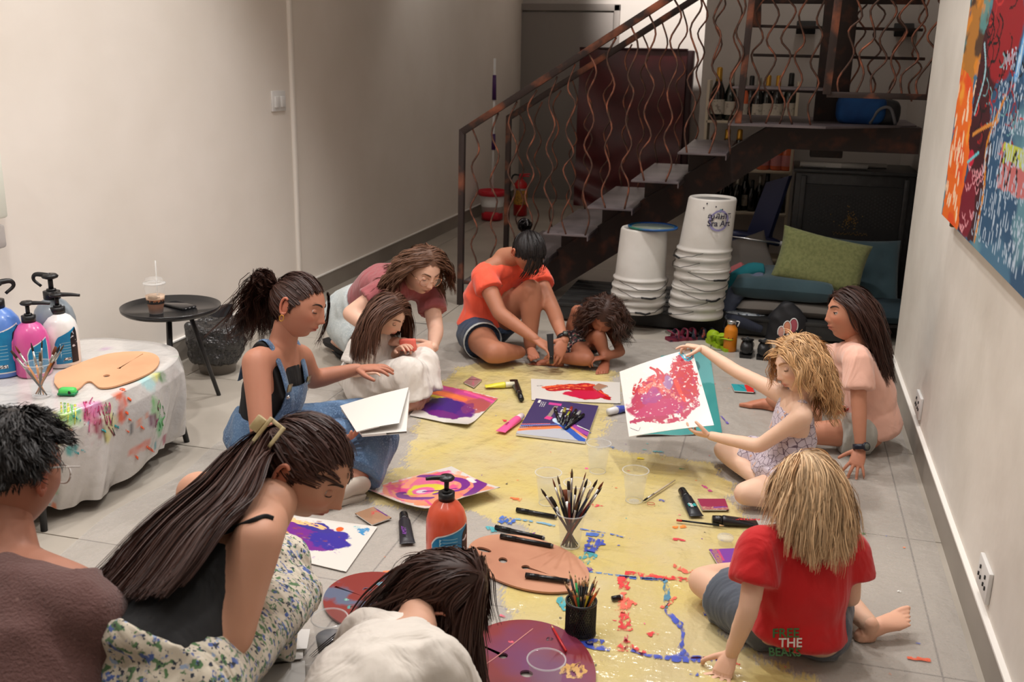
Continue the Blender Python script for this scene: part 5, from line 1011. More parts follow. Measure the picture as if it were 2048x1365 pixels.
bl = [(205, 820, .03, S(190, 80, 130), (1, 1, 2.2)), (190, 830, .02, S(196, 70, 120), (1, 1, 3)), (212, 855, .016, S(150, 30, 60), (1, 1, 3)), (222, 870, .008, S(40, 30, 40), (1, 1, 3)), (245, 785, .016, S(240, 100, 40), (1, 1, 1)), (256, 800, .016, S(226, 96, 66), (1, 1, 1.6)), (255, 835, .014, S(236, 96, 50), (1, 1, 1.6)), (285, 855, .01, S(240, 120, 50), (1, 1, 1)), (298, 897, .016, S(230, 90, 50), (1, 1, .8)), (274, 912, .018, S(226, 100, 60), (1, 1, .8)),
      (150, 834, .016, S(60, 160, 160), (1, 1, .7)), (156, 905, .02, S(50, 160, 160), (1, 1, .7)), (165, 815, .01, S(50, 150, 150), (1, 1, 1)), (120, 830, .03, S(214, 214, 90), (1, 1, 2.2)), (140, 815, .03, S(140, 200, 120), (1, 1, 1)), (322, 815, .02, S(110, 190, 100), (1, 1, 2)), (330, 850, .02, S(90, 180, 110), (1, 1, 2)), (315, 848, .014, S(120, 60, 90), (1, 1, 1.2)), (338, 755, .022, S(70, 130, 70), (1, 1, 1)), (305, 765, .03, S(170, 214, 216), (1, 1, 1)), (318, 748, .022, S(214, 214, 110), (1, 1, 1)), (150, 870, .008, S(230, 90, 60), (1, 1, 1)), (150, 890, .008, S(220, 90, 70), (1, 1, .6)), (232, 850, .03, S(214, 206, 130), (1, 1, 1.6)), (180, 800, .03, S(206, 150, 190), (1, 1, 1)), (225, 825, .01, S(50, 60, 80), (1, 1, 1.4)), (88, 815, .016, S(120, 200, 200), (1, 1, .6)), (340, 880, .012, S(160, 60, 90), (1, 1, 1)), (190, 850, .008, S(100, 170, 190), (1, 1, 1)), (205, 690, .012, S(190, 160, 190), (2, 1, 1)), (250, 700, .01, S(160, 190, 210), (2, 1, 1))]
for i, (x, y, r_, cl, st_) in enumerate(bl): tint(side_pt(x, y), r_*1.5, cl, st_, .85, i)
for i in range(60): j = RNG.randint(nt_*na, len(V_)); tint(V_[j], RNG.uniform(.004, .011), [S(60, 150, 160), S(200, 70, 80), S(60, 60, 70), S(100, 180, 110), S(230, 120, 60)][i % 5], (1, 1, RNG.uniform(.8, 2.5)), .8, i)
cl_ = MB().add(V_, f, 0, colr).obj('table_cover', mat('paint spotted plastic cover', (1, 1, 1), .25, attr=True, coat=.5, bump=(26, .5, .008)))
tag(cl_, 'clear plastic cover with paint splashes draped over the oval table', 'cover')
TT = TZ+.006
M_LBLU = mat('cyan label', S(22, 128, 176), .35, noise=(30, S(20, 112, 160), .4, .7)); M_LBORD = mat('label white edge', S(226, 226, 226), .4)
def pumpb(px, py, h, R_, body, label, z0=TT, ang=0., nozz=(1, 0), lab=(.42, 1.9), handle=False, curl=False, black=True):
    c = GZ(px, py, z0); t = thing('paint_bottle', label, 'paint bottle', c); hb = h*.73
    prof = [(R_*.93, 0), (R_, .008), (R_, hb*.55), (R_*.98, hb*.68), (R_*.86, hb*.82), (R_*.62, hb*.93), (R_*.34, hb*.99), (R_*.32, hb)]
    m_ = mat('paint filled bottle', body, .3, noise=(9, tuple(min(1, x*1.25+.01) for x in body), .4, .7), coat=.25)
    MB().add(*lathe(prof, 36, c)).obj('body', m_, t)
    vd2 = nrm(CAM[:2]-c[:2]); a0_ = math.atan2(vd2[1], vd2[0])+ang
    def wrap(a1, a2, z1, z2, off, slant=0):
        A_ = np.linspace(a1, a2, 24); Z_ = np.linspace(0, 1, 8); v = []
        for zz in Z_:
            for i, a_ in enumerate(A_):
                u = i/23; top = z2+slant*(u-.5)*hb*.18*2-hb*.1*max(0, 1-u*5)**2; z_ = z1+(top-z1)*zz; r_ = np.interp(z_, [p[1] for p in prof], [p[0] for p in prof])+off; v.append((c[0]+math.cos(a_)*r_, c[1]+math.sin(a_)*r_, c[2]+z_))
        return np.array(v), [(i*24+j, i*24+j+1, (i+1)*24+j+1, (i+1)*24+j) for i in range(7) for j in range(23)]
    MB().add(*wrap(a0_-lab[1]/2-.05, a0_+lab[1]/2+.02, hb*.07, hb*(lab[0]+.24), .0006, .5)).obj('label_edge', M_LBORD, t); MB().add(*wrap(a0_-lab[1]/2, a0_+lab[1]/2-.03, hb*.09, hb*(lab[0]+.22), .0014, .5)).obj('label_panel', M_LBLU, t)
    if black: MB().add(*wrap(a0_+lab[1]/2-.45, a0_+lab[1]/2, hb*.09, hb*(lab[0]+.25), .002, .3)).obj('dark_label_panel', mat('dark label', S(24, 24, 34), .4, noise=(50, S(200, 200, 210), .6, .64)), t)
    MB().add(*wrap(a0_-lab[1]*.22, a0_+lab[1]*.12, hb*.15, hb*.2, .002, 0)).obj('barcode', mat('barcode print', S(220, 220, 220), .5, noise=(220, S(60, 60, 60), .5, .52)), t)
    for k in range(5): v, f = wrap(a0_-lab[1]*.3, a0_+lab[1]*.15, hb*(.28+.05*k), hb*(.288+.05*k), .0018, 0); MB().add(v, f).obj('small_print', mat('pale print', S(150, 196, 214), .5), t)
    cz_ = hb
    MB().add(*lathe([(R_*.4, cz_-.002), (R_*.4, cz_+h*.075), (R_*.3, cz_+h*.08)], 26, c)).add(*lathe([(R_*.24, cz_+h*.08), (R_*.22, cz_+h*.1)], 20, c)).obj('collar', M_BLACK, t)
    pz_ = h*.985; nd = np.array((math.cos(math.radians(nozz[0])), math.sin(math.radians(nozz[0])), 0))
    MB().add(*tube([c+(0, 0, cz_+h*.08), c+(0, 0, pz_-h*.03)], [R_*.12, R_*.12], 12)).obj('pump_stem', M_BLACK, t)
    MB().add(*lathe([(R_*.14, pz_-h*.05), (R_*.36, pz_-h*.03), (R_*.4, pz_-h*.01), (R_*.3, pz_+h*.012), (.001, pz_+h*.014)], 22, c)).obj('pump_head', M_BLACK, t)
    L_ = R_*nozz[1]
    pts = [c+(0, 0, pz_-h*.012), c+nd*L_*.6+(0, 0, pz_-h*.012), c+nd*L_+(0, 0, pz_-h*.022)]
    if curl: pts = [c+(0, 0, pz_-h*.01), c+nd*R_*.7+(0, 0, pz_), c+nd*R_*.85+(0, 0, pz_-h*.06), c+nd*R_*.5+(0, 0, pz_-h*.13)]
    MB().add(*stube(pts, [R_*.14, R_*.11, R_*.08]+([R_*.07] if curl else []), 5, 10)).obj('nozzle', M_BLACK, t)
    if handle:
        sd_ = np.array((-vd2[1], vd2[0], 0))*1.0; MB().add(*stube([c-sd_*-R_*.0+sd_*-R_*.55*-1*-1+(0, 0, hb*.72), c-sd_*R_*1.0+(0, 0, hb*.6), c-sd_*R_*1.03+(0, 0, hb*.4), c-sd_*R_*.6+(0, 0, hb*.22)], [R_*.3, R_*.2, R_*.2, R_*.3], 6, 12)).obj('handle', m_, t)
    return t
pumpb(118, 722, .335, .075, S(128, 138, 146), 'grey paint pump bottle behind the white one', nozz=(190, 1), curl=True, lab=(.42, 1.7))
pumpb(6, 745, .335, .083, S(84, 124, 196), 'blue paint pump bottle at the left edge of the picture', nozz=(60, 1), curl=True, lab=(.45, 1.9))
pumpb(70, 748, .27, .060, S(206, 84, 150), 'pink paint pump bottle with a handle on the oval table', nozz=(20, 1.3), handle=True, lab=(.4, 1.2), ang=.35, black=False)
pumpb(127, 728, .272, .064, S(226, 224, 222), 'white paint pump bottle on the oval table', nozz=(20, 1.3), lab=(.44, 1.3), ang=.3)
pumpb(893, 1120, .282, .063, S(204, 80, 52), 'orange red paint pump bottle standing on the drop sheet', z0=.005, nozz=(200, 1.0), lab=(.34, 2.0), ang=.25)
cc = GZ(84, 792, TT); cup(cc, 'clear plastic cup of paint brushes on the oval table', water=0, h=.115)
for i, (x, y, w_) in enumerate(((22, 702, .004), (30, 692, .003), (62, 686, .003), (80, 706, .004), (84, 680, .002), (112, 694, .004), (120, 692, .003), (128, 690, .002))):
    tip = GY(x, y, cc[1]+.012*(i % 3-1)); k = tip[0]-cc[0]; brush(cc+np.array((-k*.22, .0, .004)), tip, [S(30, 30, 34), S(206, 130, 60), S(216, 150, 90), S(60, 60, 64), S(120, 120, 110), S(110, 90, 60), S(180, 110, 50), S(90, 50, 40)][i], BC[i % 4], w_, '%s handled paint brush in the cup on the oval table' % ('black', 'orange', 'tan', 'dark grey', 'silver', 'olive', 'amber', 'brown')[i], 'brushes in the table cup', w_ > .003)
# plywood palette on the table
out = [(108, 765), (112, 748), (135, 736), (170, 722), (215, 708), (262, 703), (298, 705), (316, 713), (318, 726), (306, 741), (280, 755), (250, 766), (222, 774), (200, 775), (189, 768), (182, 763), (172, 764), (162, 773), (152, 779), (135, 781), (118, 777)]
out = catmull(np.array([list(GZ(x, y, TT+.006)[:2])+[0] for x, y in out+out[:1]]), 3)[:-1, :2]
palette([tuple(p) for p in out], [ellipse_px((213, 752), (7, -1), (1, 2.4), 14, TT+.006), slot_px((238, 737), (286, 708), .0025, .007, TT+.006)], TT, .006, 'wooden_palette', 'clean kidney shaped plywood palette on the oval table', M_PALL)
q = GZ(136, 790, TT); t = thing('sharpener', 'small green pencil sharpener in front of the plywood palette', 'sharpener', q)
v, f = box(q+(0, 0, .013), (.058, .034, .026), .011, M=rotz(.3)); MB().add(v, f).obj('shell', mat('green plastic', S(80, 200, 96), .35), t, smooth=True); v, f = box(q+(0, 0, .006), (.06, .036, .01), .004, M=rotz(.3)); MB().add(v, f).obj('base', mat('dark green plastic', S(30, 130, 80), .4), t); MB().add(*ell(q+rotz(.3) @ np.array((.012, -.018, .0))+(0, 0, .013), (.006, .002, .006), 10, 6)).obj('pencil_hole', M_BLACK, t)
# ================================================================== black tray table with iced coffee and phone
zt = .445; tc_ = GZ(342, 617, zt); t = thing('tray_table', 'small round black metal tray table with three legs', 'table', (tc_[0], tc_[1], 0)); Rt = .207
MB().add(*lathe([(.001, zt-.012), (Rt*.93, zt-.012), (Rt*.99, zt-.002), (Rt, zt+.012), (Rt*.985, zt+.012), (Rt*.92, zt-.006), (.001, zt-.006)], 64, (tc_[0], tc_[1], 0), cap=False)).obj('tray', mat('glossy black enamel', (.012, .012, .013), .22, spec=.6), t)
f1, f2 = GZ(347, 846), GZ(438, 791); f3 = np.array((2*tc_[0]-(f1[0]+f2[0])/2-.09, 2*tc_[1]-(f1[1]+f2[1])/2+.1, 0)); f3 = GY(335, 700, 3.95); f3[2] = 0
for fp in (f1, f2, f3): q = np.array((tc_[0], tc_[1], zt-.012)); k = q*.62+np.array((fp[0], fp[1], zt-.012))*.38; k[2] = zt-.012; MB().add(*tube([k, fp], [.0105, .0095], 12)).obj('leg', M_BLACKM, t)
MB().add(*lathe([(.05, zt-.03), (.05, zt-.012)], 20, (tc_[0], tc_[1], 0))).obj('hub', M_BLACKM, t)
c = GZ(313, 627, zt-.006); t = thing('iced_coffee_cup', 'clear cup of iced coffee with a straw on the black tray table', 'cup', c); h = .128; R1, R0 = .043, .029
MB().add(*lathe([(R0, .001), (R0*1.1, h*.25), (R0*1.16, h*.26), (R1, h)], 32, c, cap=False)).obj('wall', M_CLEAR, t); MB().add(*lathe([(R1, h-.002), (R1+.004, h), (R1+.003, h+.006), (R1-.004, h+.008)], 32, c, cap=False)).obj('rim', M_CLEARRIM, t); MB().add(*lathe([(R1-.004, h+.008), (R1*.8, h+.024), (R1*.3, h+.03), (.001, h+.03)], 28, c, cap=False)).obj('dome_lid', M_CLEAR, t)
MB().add(*lathe([(.001, .002), (R0-.001, .002), (R0*1.08, h*.24), (R0*1.14, h*.27), (R0*1.28, h*.5)], 28, c, cap=False)).obj('coffee', mat('milk coffee', S(176, 118, 84), .3), t); MB().add(*lathe([(R0*1.28, h*.5), (R0*1.36, h*.62), (.001, h*.62)], 28, c, cap=False)).obj('foam', mat('milk foam', S(216, 186, 160), .5), t)
vd2 = nrm(CAM[:2]-c[:2]); a0_ = math.atan2(vd2[1], vd2[0])
sk = MB(); rr = random.Random(5)
for i in range(26): a_ = a0_-1.3+i*.1; r_ = R0*1.22+.001; hh2 = rr.uniform(.006, .018); sk.add(*box(c+np.array((math.cos(a_)*r_, math.sin(a_)*r_, h*.36+hh2/2)), (.001, .0035, hh2), M=rotz(a_)))
sk.obj('skyline_print', M_BLACK, t, smooth=False)
for k in range(4): MB().add(*tube([c+np.array((math.cos(a_)*(R0*1.36+.001), math.sin(a_)*(R0*1.36+.001), h*(.56+.04*k))) for a_ in np.linspace(a0_-.8, a0_+(.5 if k % 2 else .2), 10)], [.0007]*10, 4)).obj('print_line', M_BLACK, t)
MB().add(*tube([c+(.01, 0, .01), c+(.014, .0, h+.1)], [.003, .003], 8)).obj('straw', mat('clear straw', (.85, .85, .83), .2, alpha=.45), t)
q = GZ(358, 611, zt); t = thing('phone', 'black phone lying on the tray table behind the coffee', 'phone', q); R_ = rotz(-.35)
MB().add(*box(q+(0, 0, -.0005), (.145, .072, .009), .003, M=R_)).obj('case', M_BLACK, t, smooth='auto'); MB().add(*box(q+(0, 0, .0045), (.134, .064, .001), .0003, M=R_)).obj('screen', mat('dark phone glass', (.01, .01, .012), .08), t, smooth='auto')
for k in range(3): MB().add(*box(q+R_ @ np.array((.073, -.02+.02*k, 0)), (.002, .008, .003), M=R_)).obj('port', HM((.3, .3, .3)), t, smooth=False)
# bin with black liner, black tote behind
c = GZ(436, 742); t = thing('waste_bin', 'clear waste bin lined with a crumpled black plastic bag', 'bin', c)
V, F = fuse([lathe([(.075, .05), (.12, .07), (.132, .15), (.13, .22), (.118, .245), (.06, .235)], 30, c)], .01, 2, 0, clampz=None); N_ = vnormals(V, F); V = V+N_*(.018*np.abs(vnoise(V, 17, 5))-.006+.011*np.abs(vnoise(V, 44, 6)))[:, None]
mk('bin_liner', V, F, mat('black bin liner', (.018, .018, .019), .18, spec=.9, bump=(45, .9, .02)), t)
MB().add(*lathe([(.085, .002), (.095, .06), (.1, .1)], 30, c)).obj('bin_body', mat('smoky clear plastic', S(150, 142, 132), .2, alpha=.5), t)
c = GX(418, 650, XL+.12); t = thing('tote_bag', 'flat black tote bag leaning on the wall behind the waste bin', 'bag', c)
P_ = [GX(372, 665, XL+.1), GX(412, 735, XL+.16), GX(455, 705, XL+.15), GX(453, 608, XL+.05), GX(425, 615, XL+.05)]; P_ = np.array(P_); P_[:, 2] = np.maximum(P_[:, 2], .006)
MB().add(np.vstack([P_, P_+(.03, .01, 0)]), [(4, 3, 2, 1, 0), (5, 6, 7, 8, 9)]+[(i, (i+1) % 5, 5+(i+1) % 5, 5+i) for i in range(5)]).obj('body', M_NAVY, t, smooth='auto')
# ================================================================== graffiti canvas on the right wall
c = Cv(210, 180, S(46, 84, 118), 1.3); c.mottle([S(40, 78, 116), S(84, 132, 160), S(120, 170, 180)], 5, .5, .6)
c.u = c.u/1.55; U0 = c.u*1.55
c.poly([(0, 0), (.13, 0), (.15, .3), (.1, .55), (.0, .6)], S(236, 110, 34), .02); c.mottle([S(246, 170, 60), S(226, 70, 30)], 9, .52, .8, c.u < .12)
for i in range(34):
    u0, v0 = random.uniform(.0, .12), random.uniform(.02, .52); c.blob(u0, v0, .006, .03, S(248, 214, 180), .3, random.uniform(-.2, .1), .9)
c.poly([(.0, .58), (.1, .52), (.16, .7), (.14, 1), (0, 1)], S(180, 120, 50), .03); c.mottle([S(40, 36, 40), S(90, 150, 150), S(226, 140, 40)], 12, .52, .85, (c.u < .16) & (c.v > .55))
c.poly([(.13, 0), (.24, 0), (.27, .25), (.22, .5), (.3, .75), (.42, 1), (.16, 1), (.13, .6), (.14, .3)], S(66, 22, 30), .03); c.blob(.24, .75, .09, .22, S(150, 28, 36), .3); c.blob(.33, .93, .1, .1, S(160, 30, 40), .3); c.blob(.18, .12, .05, .12, S(120, 24, 44), .3)
for i in range(70):
    u0, v0 = random.uniform(.14, .40), random.uniform(.35, .98); k_ = random.uniform(.5, 1.2); c.stroke([(u0, v0), (u0+.022*k_, v0-.03*k_), (u0+.012*k_, v0-.075*k_), (u0-.01*k_, v0-.08*k_)], random.uniform(.002, .0045), random.choice([S(196, 50, 50), S(20, 14, 18), S(16, 12, 16), S(120, 170, 176), S(150, 30, 34)]), .2)
for i in range(22): u0, v0 = random.uniform(.14, .24), random.uniform(.02, .28); c.stroke([(u0, v0), (u0+.012, v0-.018), (u0+.022, v0+.004)], .003, S(224, 150, 160), .2)
c.stroke([(.15, .35), (.2, .38), (.28, .42)], .007, S(212, 140, 60), .2); c.stroke([(.25, .02), (.26, .2), (.24, .34), (.3, .5)], .007, S(206, 130, 44), .2); c.stroke([(.14, .42), (.17, .56), (.14, .66)], .006, S(150, 190, 200), .3); c.blob(.16, .27, .02, .03, S(200, 30, 60), .1); c.stroke([(.14, .25), (.2, .3)], .006, S(110, 200, 210), .1)
c.u = U0
for k in range(3): c.stroke([(.52+.07*k, .56), (.6+.07*k, .98)], .02, S(90, 160, 220), .15); c.stroke([(.52+.07*k, .57), (.6+.07*k, .97)], .007, S(190, 226, 246), .1)
c.poly([(.5, .22), (.7, .24), (.7, .36), (.5, .36)], S(196, 110, 110), .02); c.poly([(.5, .3), (.7, .31), (.7, .36), (.5, .36)], S(190, 200, 80), .02); c.stroke([(.5, .22), (.52, .34), (.56, .24), (.6, .35), (.64, .24)], .006, S(20, 20, 30), .2)
r_ = random.Random(4)
for row in range(7):
    v0 = .58-row*.09; u = .42-.012*row
    while u < 1:
        hgt = r_.uniform(.045, .08); sl = .012; k = r_.randint(0, 3)
        if k == 0: P_ = [(u, v0), (u+.012, v0+hgt), (u+.02, v0), (u+.03, v0+hgt)]
        elif k == 1: P_ = [(u, v0+hgt), (u+.003, v0), (u+.018, v0+.003), (u+.02, v0+hgt)]
        elif k == 2: P_ = [(u+.01, v0+hgt), (u, v0+hgt*.5), (u+.01, v0), (u+.02, v0+hgt*.5), (u+.01, v0+hgt)]
        else: P_ = [(u, v0), (u+.004, v0+hgt*1.5), (u+.014, v0+hgt*.6), (u+.018, v0-.01)]
        c.stroke(P_, .0026, S(186, 204, 222), .1, sm=3); u += r_.uniform(.026, .038)
CZ = .985; BLc, BRc = np.array((XR-.045, 3.93, CZ)), np.array((XR-.045, 2.15, CZ-.01)); top_ = np.array((0, 0, .9))
t = thing('graffiti_canvas', 'large colourful graffiti canvas hung on the right wall', 'painting', (XR-.02, 3.0, CZ))
sheet(c, BLc, BRc, BRc+top_, BLc+top_, 'painted_face', mat('canvas paint', (1, 1, 1), .5, attr=True), t, thick=.001)
MB().add(*box((XR-.024, (BLc[1]+BRc[1])/2, CZ+.447), (.038, 1.775, .895))).obj('stretcher', mat('canvas edge', S(214, 206, 196), .8), t, smooth=False)
MB().add(*box((XR-.012, 3.86, CZ-.02), (.02, .03, .03), .004)).obj('hook', mat('brass hook', S(120, 84, 50), .4, .6), t, smooth='auto')
# wall mounted box and bracket at the far left
t = thing('wall_panel', 'pale flat panel box on the left wall at the picture edge', 'panel', GX(4, 350, XL+.05)); q0, q1 = GX(-60, 280, XL+.08), GX(16, 435, XL+.08)
MB().add(*box((XL+.06, (q0[1]+q1[1])/2, (q0[2]+q1[2])/2), (.05, abs(q1[1]-q0[1]), abs(q0[2]-q1[2])), .01)).obj('panel_body', mat('pale green white panel', S(226, 228, 216), .6), t, smooth='auto')
MB().add(*box((XL+.05, (q0[1]+q1[1])/2, q1[2]-.07), (.03, abs(q1[1]-q0[1]), .09), .012)).obj('bracket', mat('grey bracket', S(190, 184, 180), .6), t, smooth='auto')
# ================================================================== people: builders
from mathutils.bvhtree import BVHTree
def limb(a, b, ra, rm, rb, n=14, belly=.35, cap0=True, cap1=True, ref=None):
    a, b = np.array(a, float), np.array(b, float); L_ = np.linalg.norm(b-a); d = (b-a)/max(L_, 1e-6)
    ts = [0, belly*.5, belly, (1+belly)/2, 1]; rs = [ra, (ra+rm)/2*1.02, rm, (rm+rb)/2, rb]
    P_ = [a+d*L_*t for t in ts]; R_ = list(rs)
    if cap0: P_ = [a-d*ra*q for q in (.96, .7, .36)]+P_; R_ = [ra*.2, ra*.68, ra*.92]+R_
    if cap1: P_ = P_+[b+d*rb*q for q in (.36, .7, .96)]; R_ = R_+[rb*.92, rb*.68, rb*.2]
    return tube(P_, R_, n, ref=ref)
def head_mesh(M, c, s=1.0, lvl=5, skin=None, lip=S(176, 92, 84), brow=None, lids=True, female=True, child=False, smile=0.):
    """returns verts, faces, colours; M columns = right, forward, up"""
    bm = bmesh.new(); bmesh.ops.create_icosphere(bm, subdivisions=lvl, radius=1); bm.verts.index_update()
    D = np.array([v.co[:] for v in bm.verts]); F = [tuple(v.index for v in p.verts) for p in bm.faces]; bm.free()
    D = D+np.array((0, .5, -.1)); D /= np.linalg.norm(D, axis=1, keepdims=True)   # vertices crowd at the face
    x, y, z = D.T; zn = np.clip(-z, 0, 1); zp = np.clip(z, 0, 1); yf = np.clip(y, 0, 1); yb = np.clip(-y, 0, 1)
    ck = 1.05 if child else 1
    X = x*.0735*(1-.36*zn**1.6*(.55+.45*yf))*(1+.03*yb); Y_ = y*.094; Z = z*.112
    Y_ = np.where(y > 0, Y_*(1-.10*zn)-.004*zp**2+.008*yf*zn, Y_*(1-.42*zn**1.3)-.004)
    Z = np.where((z < 0) & (y < 0), Z*(1-.12*yb), Z)
    m = np.clip((y-.15)/.45, 0, 1); m = m*m*(3-2*m); k = .9 if child else 1
    g = lambda x0, z0, sx_, sz_: np.exp(-((X-x0)/sx_)**2-((Z-z0)/sz_)**2)
    g2 = lambda x0, z0, sx_, sz_: g(x0, z0, sx_, sz_)+g(-x0, z0, sx_, sz_)
    d = -.0105*g2(.031, .006, .017, .013)+.0035*g2(.026, .026, .02, .008)+.0065*g2(.031, .004, .0115, .0085)
    nk = .78 if child else 1.0
    d += nk*(.0185*g(0, -.031, .0095, .0095)+.012*g(0, -.016, .0075, .014)+.0065*g(0, .004, .007, .014)+.006*g2(.0115, -.035, .006, .006))
    d += .0075*g(0, -.060, .024, .015)+.0052*g(0, -.0545, .017, .0044)+.0060*g(0, -.0658, .014, .0048)-.0060*g(0, -.0602, .021, .0018)+smile*.003*g2(.028, -.056, .008, .006)
    d += .008*g(0, -.094, .017, .013)-.004*g(0, -.077, .018, .006)+(.006 if child else .0045)*g2(.038, -.026, .019, .02)-.004*g(0, -.045, .004, .006)
    Y_ = Y_+d*m; V = np.stack([X, Y_, Z], 1)
    col = np.tile(np.array(skin), (len(V), 1)); fm = m[:, None]
    def tn(w, c_, a): nonlocal col; w = (np.clip(w, 0, 1)*a)[:, None]*(m[:, None] > .01); col = col*(1-w)+np.array(c_)*w
    tn(g2(.038, -.028, .02, .018), np.array(skin)*np.array((1.12, .8, .78)), .5); tn(g(0, -.031, .01, .01), np.array(skin)*np.array((1.1, .82, .8)), .5)
    tn(np.clip(1.35*g(0, -.0548, .0165, .0042)+1.35*g(0, -.0652, .0145, .005), 0, 1)**1.4, lip, .85); tn(g(0, -.0602, .018, .0013), S(90, 34, 34), .8)
    bc_ = brow if brow is not None else S(50, 34, 28)
    ar = .028-.25*(np.abs(X)-.03)**2*20; tn(np.exp(-((Z-(.0265+.004*np.clip((np.abs(X)-.015)/.02, 0, 1)))/.003)**2)*np.clip((np.abs(X)-.011)/.004, 0, 1)*np.clip((.046-np.abs(X))/.006, 0, 1), bc_, .5)
    if False: zl = -.0005-.12*(np.abs(np.abs(X)-.031))**1*.35; tn(np.exp(-((Z-zl)/.0017)**2)*np.clip((.0145-np.abs(np.abs(X)-.031))/.003, 0, 1), S(26, 16, 14), .95); pass
    tn(g2(.006, -.0405, .0032, .0025), S(70, 30, 26), .7)
    V = V*s; parts = [(V @ np.array(M).T+c, F, col)]
    for sg in (-1, 1):   # ears
        base = np.array((sg*.0725, -.008, -.006))*s; sc_ = s*(1.0)
        an_ = np.linspace(-2.3, 2.05, 14); P_ = []
        for a_ in an_: P_.append(base+np.array((sg*(.010+.003*math.sin(a_)), -.006+math.cos(a_)*-.0135-.0, math.sin(a_)*.029+.002))*sc_)
        v, f = tube(P_, [.0032*sc_]+[.0044*sc_]*12+[.004*sc_], 8, rnd=True); parts.append((v @ np.array(M).T+c, f, np.tile(np.array(skin)*np.array((1.08, .82, .8)), (len(v), 1))))
        v, f = ell(base+np.array((sg*.0045, -.004, 0))*sc_, np.array((.0055, .0135, .027))*sc_, 12, 9); parts.append((v @ np.array(M).T+c, f, np.tile(np.array(skin)*np.array((.98, .72, .68)), (len(v), 1))))
        v, f = ell(base+np.array((sg*.008, -.005, -.027))*sc_, np.array((.004, .007, .008))*sc_, 10, 7); parts.append((v @ np.array(M).T+c, f, np.tile(np.array(skin)*np.array((1.05, .82, .8)), (len(v), 1))))
    return parts
def hand_parts(w, d, n, side, L_, curl=(.35, .5, .35), spread=.16, thumb=(.6, .35), curls=None, tspread=None):
    """w wrist, d towards fingers, n back-of-hand normal, side=+1 if thumb lies along +cross(d,n)... ; returns closed pieces"""
    d = nrm(d); n = np.array(n, float); n = nrm(n-d*np.dot(n, d)); s_ = np.cross(d, n)*side; pal_ = L_*.5; W_ = L_*.41; T_ = L_*.14; ps = []
    P_ = [w-d*L_*.06, w+d*pal_*.15, w+d*pal_*.5, w+d*pal_*.85, w+d*pal_*1.02]; R_ = [(W_*.33, T_*.62), (W_*.38, T_*.62), (W_*.5, T_*.62), (W_*.52, T_*.52), (W_*.48, T_*.42)]
    ps.append(tube(P_, R_, 16, ref=s_, rnd=True))
    fl = (.40, .45, .42, .33); fr = (.050, .052, .049, .043)
    for i in range(4):
        o = (.375-.25*i); b0 = w+d*pal_*(.95 if i in (1, 2) else .9)+s_*W_*o; cu = curls[i] if curls else curl; sp = (1.5-i)*spread
        dd = nrm(d+s_*sp); nn = nrm(n-dd*np.dot(n, dd)); pts = [b0-dd*L_*.08, b0]; seg = (.46, .30, .24); p = b0
        for k in range(3):
            c_, sn = math.cos(cu[k]), math.sin(cu[k]); dd, nn = dd*c_-nn*sn, nn*c_+dd*sn; p = p+dd*L_*fl[i]*seg[k]; pts.append(p)
        r_ = L_*fr[i]; Q = catmull(pts, 3); rr_ = np.interp(np.linspace(0, 1, len(Q)), [0, .25, .5, .75, 1], [r_*1.05, r_*1.05, r_*.97, r_*.9, r_*.72]); ps.append(tube(Q, list(rr_), 10, rnd=True))
    b0 = w+d*pal_*.22+s_*W_*.36-n*T_*.25; ts = tspread if tspread is not None else .75
    dd = nrm(d*(1-.35*ts)+s_*ts-n*thumb[0]*.5); sd2 = nrm(s_-n*.2); pts = [b0-dd*L_*.05, b0]; p = b0; ln = (.17, .15, .12)
    for k in range(3):
        p = p+dd*L_*ln[k]*1.05; pts.append(p); dd = nrm(dd+nrm(d*.8-s_*.3-n*.35)*thumb[1])
    Q = catmull(pts, 3); rr_ = np.interp(np.linspace(0, 1, len(Q)), [0, .35, .7, 1], [L_*.085, L_*.07, L_*.056, L_*.045]); ps.append(tube(Q, list(rr_), 10, rnd=True))
    return ps
def foot_parts(an_, toe, up, L_, side=1):
    """ankle point, toe tip point, sole normal up"""
    d = np.array(toe, float)-np.array(an_, float); up = nrm(up); d = d-up*np.dot(d, up); d = nrm(d); s_ = np.cross(d, up)*side; a = np.array(an_, float); h = L_*.27; so = a-up*h; ps = []
    ps.append(tube([a+up*L_*.02, a-up*h*.35-d*L_*.03, a-up*h*.75-d*L_*.06], [L_*.135, L_*.14, L_*.14], 14, rnd=True))
    P_ = [so+up*h*.42-d*L_*.18, so+up*h*.5, so+up*h*.55+d*L_*.2, so+up*h*.36+d*L_*.42, so+up*h*.24+d*L_*.56]; ps.append(tube(P_, [(L_*.12, L_*.11), (L_*.14, L_*.135), (L_*.15, L_*.125), (L_*.185, L_*.085), (L_*.18, L_*.06)], 16, ref=s_, rnd=True))
    for i in range(5):
        o = .15-.072*i; l_ = (.20, .185, .165, .145, .12)[i]; r_ = (.058, .04, .037, .034, .032)[i]*L_; b0 = so+up*h*.2+d*L_*(.58-.02*i)+s_*L_*o
        ps.append(tube([b0-d*L_*.08, b0+d*L_*l_*.5+up*L_*.012, b0+d*L_*l_-up*L_*.01], [r_, r_*.95, r_*.85], 10, rnd=True))
    return ps
M_SKIN = {}
def skinmat(): 
    if 'm' not in M_SKIN: M_SKIN['m'] = mat('skin', (.8, .6, .5), .52, attr=True, sss=.12, spec=.35, bump=(240, .08, .001))
    return M_SKIN['m']
FEM = dict(pel=(.150, .112), wst=(.118, .088), che=(.138, .098), sho=(.145, .062), nck=.052, sh=.052, el=.040, wr=.0255, hp=.094, kn=.058, ca=.052, an=.034, ua=.046, fa=.038)
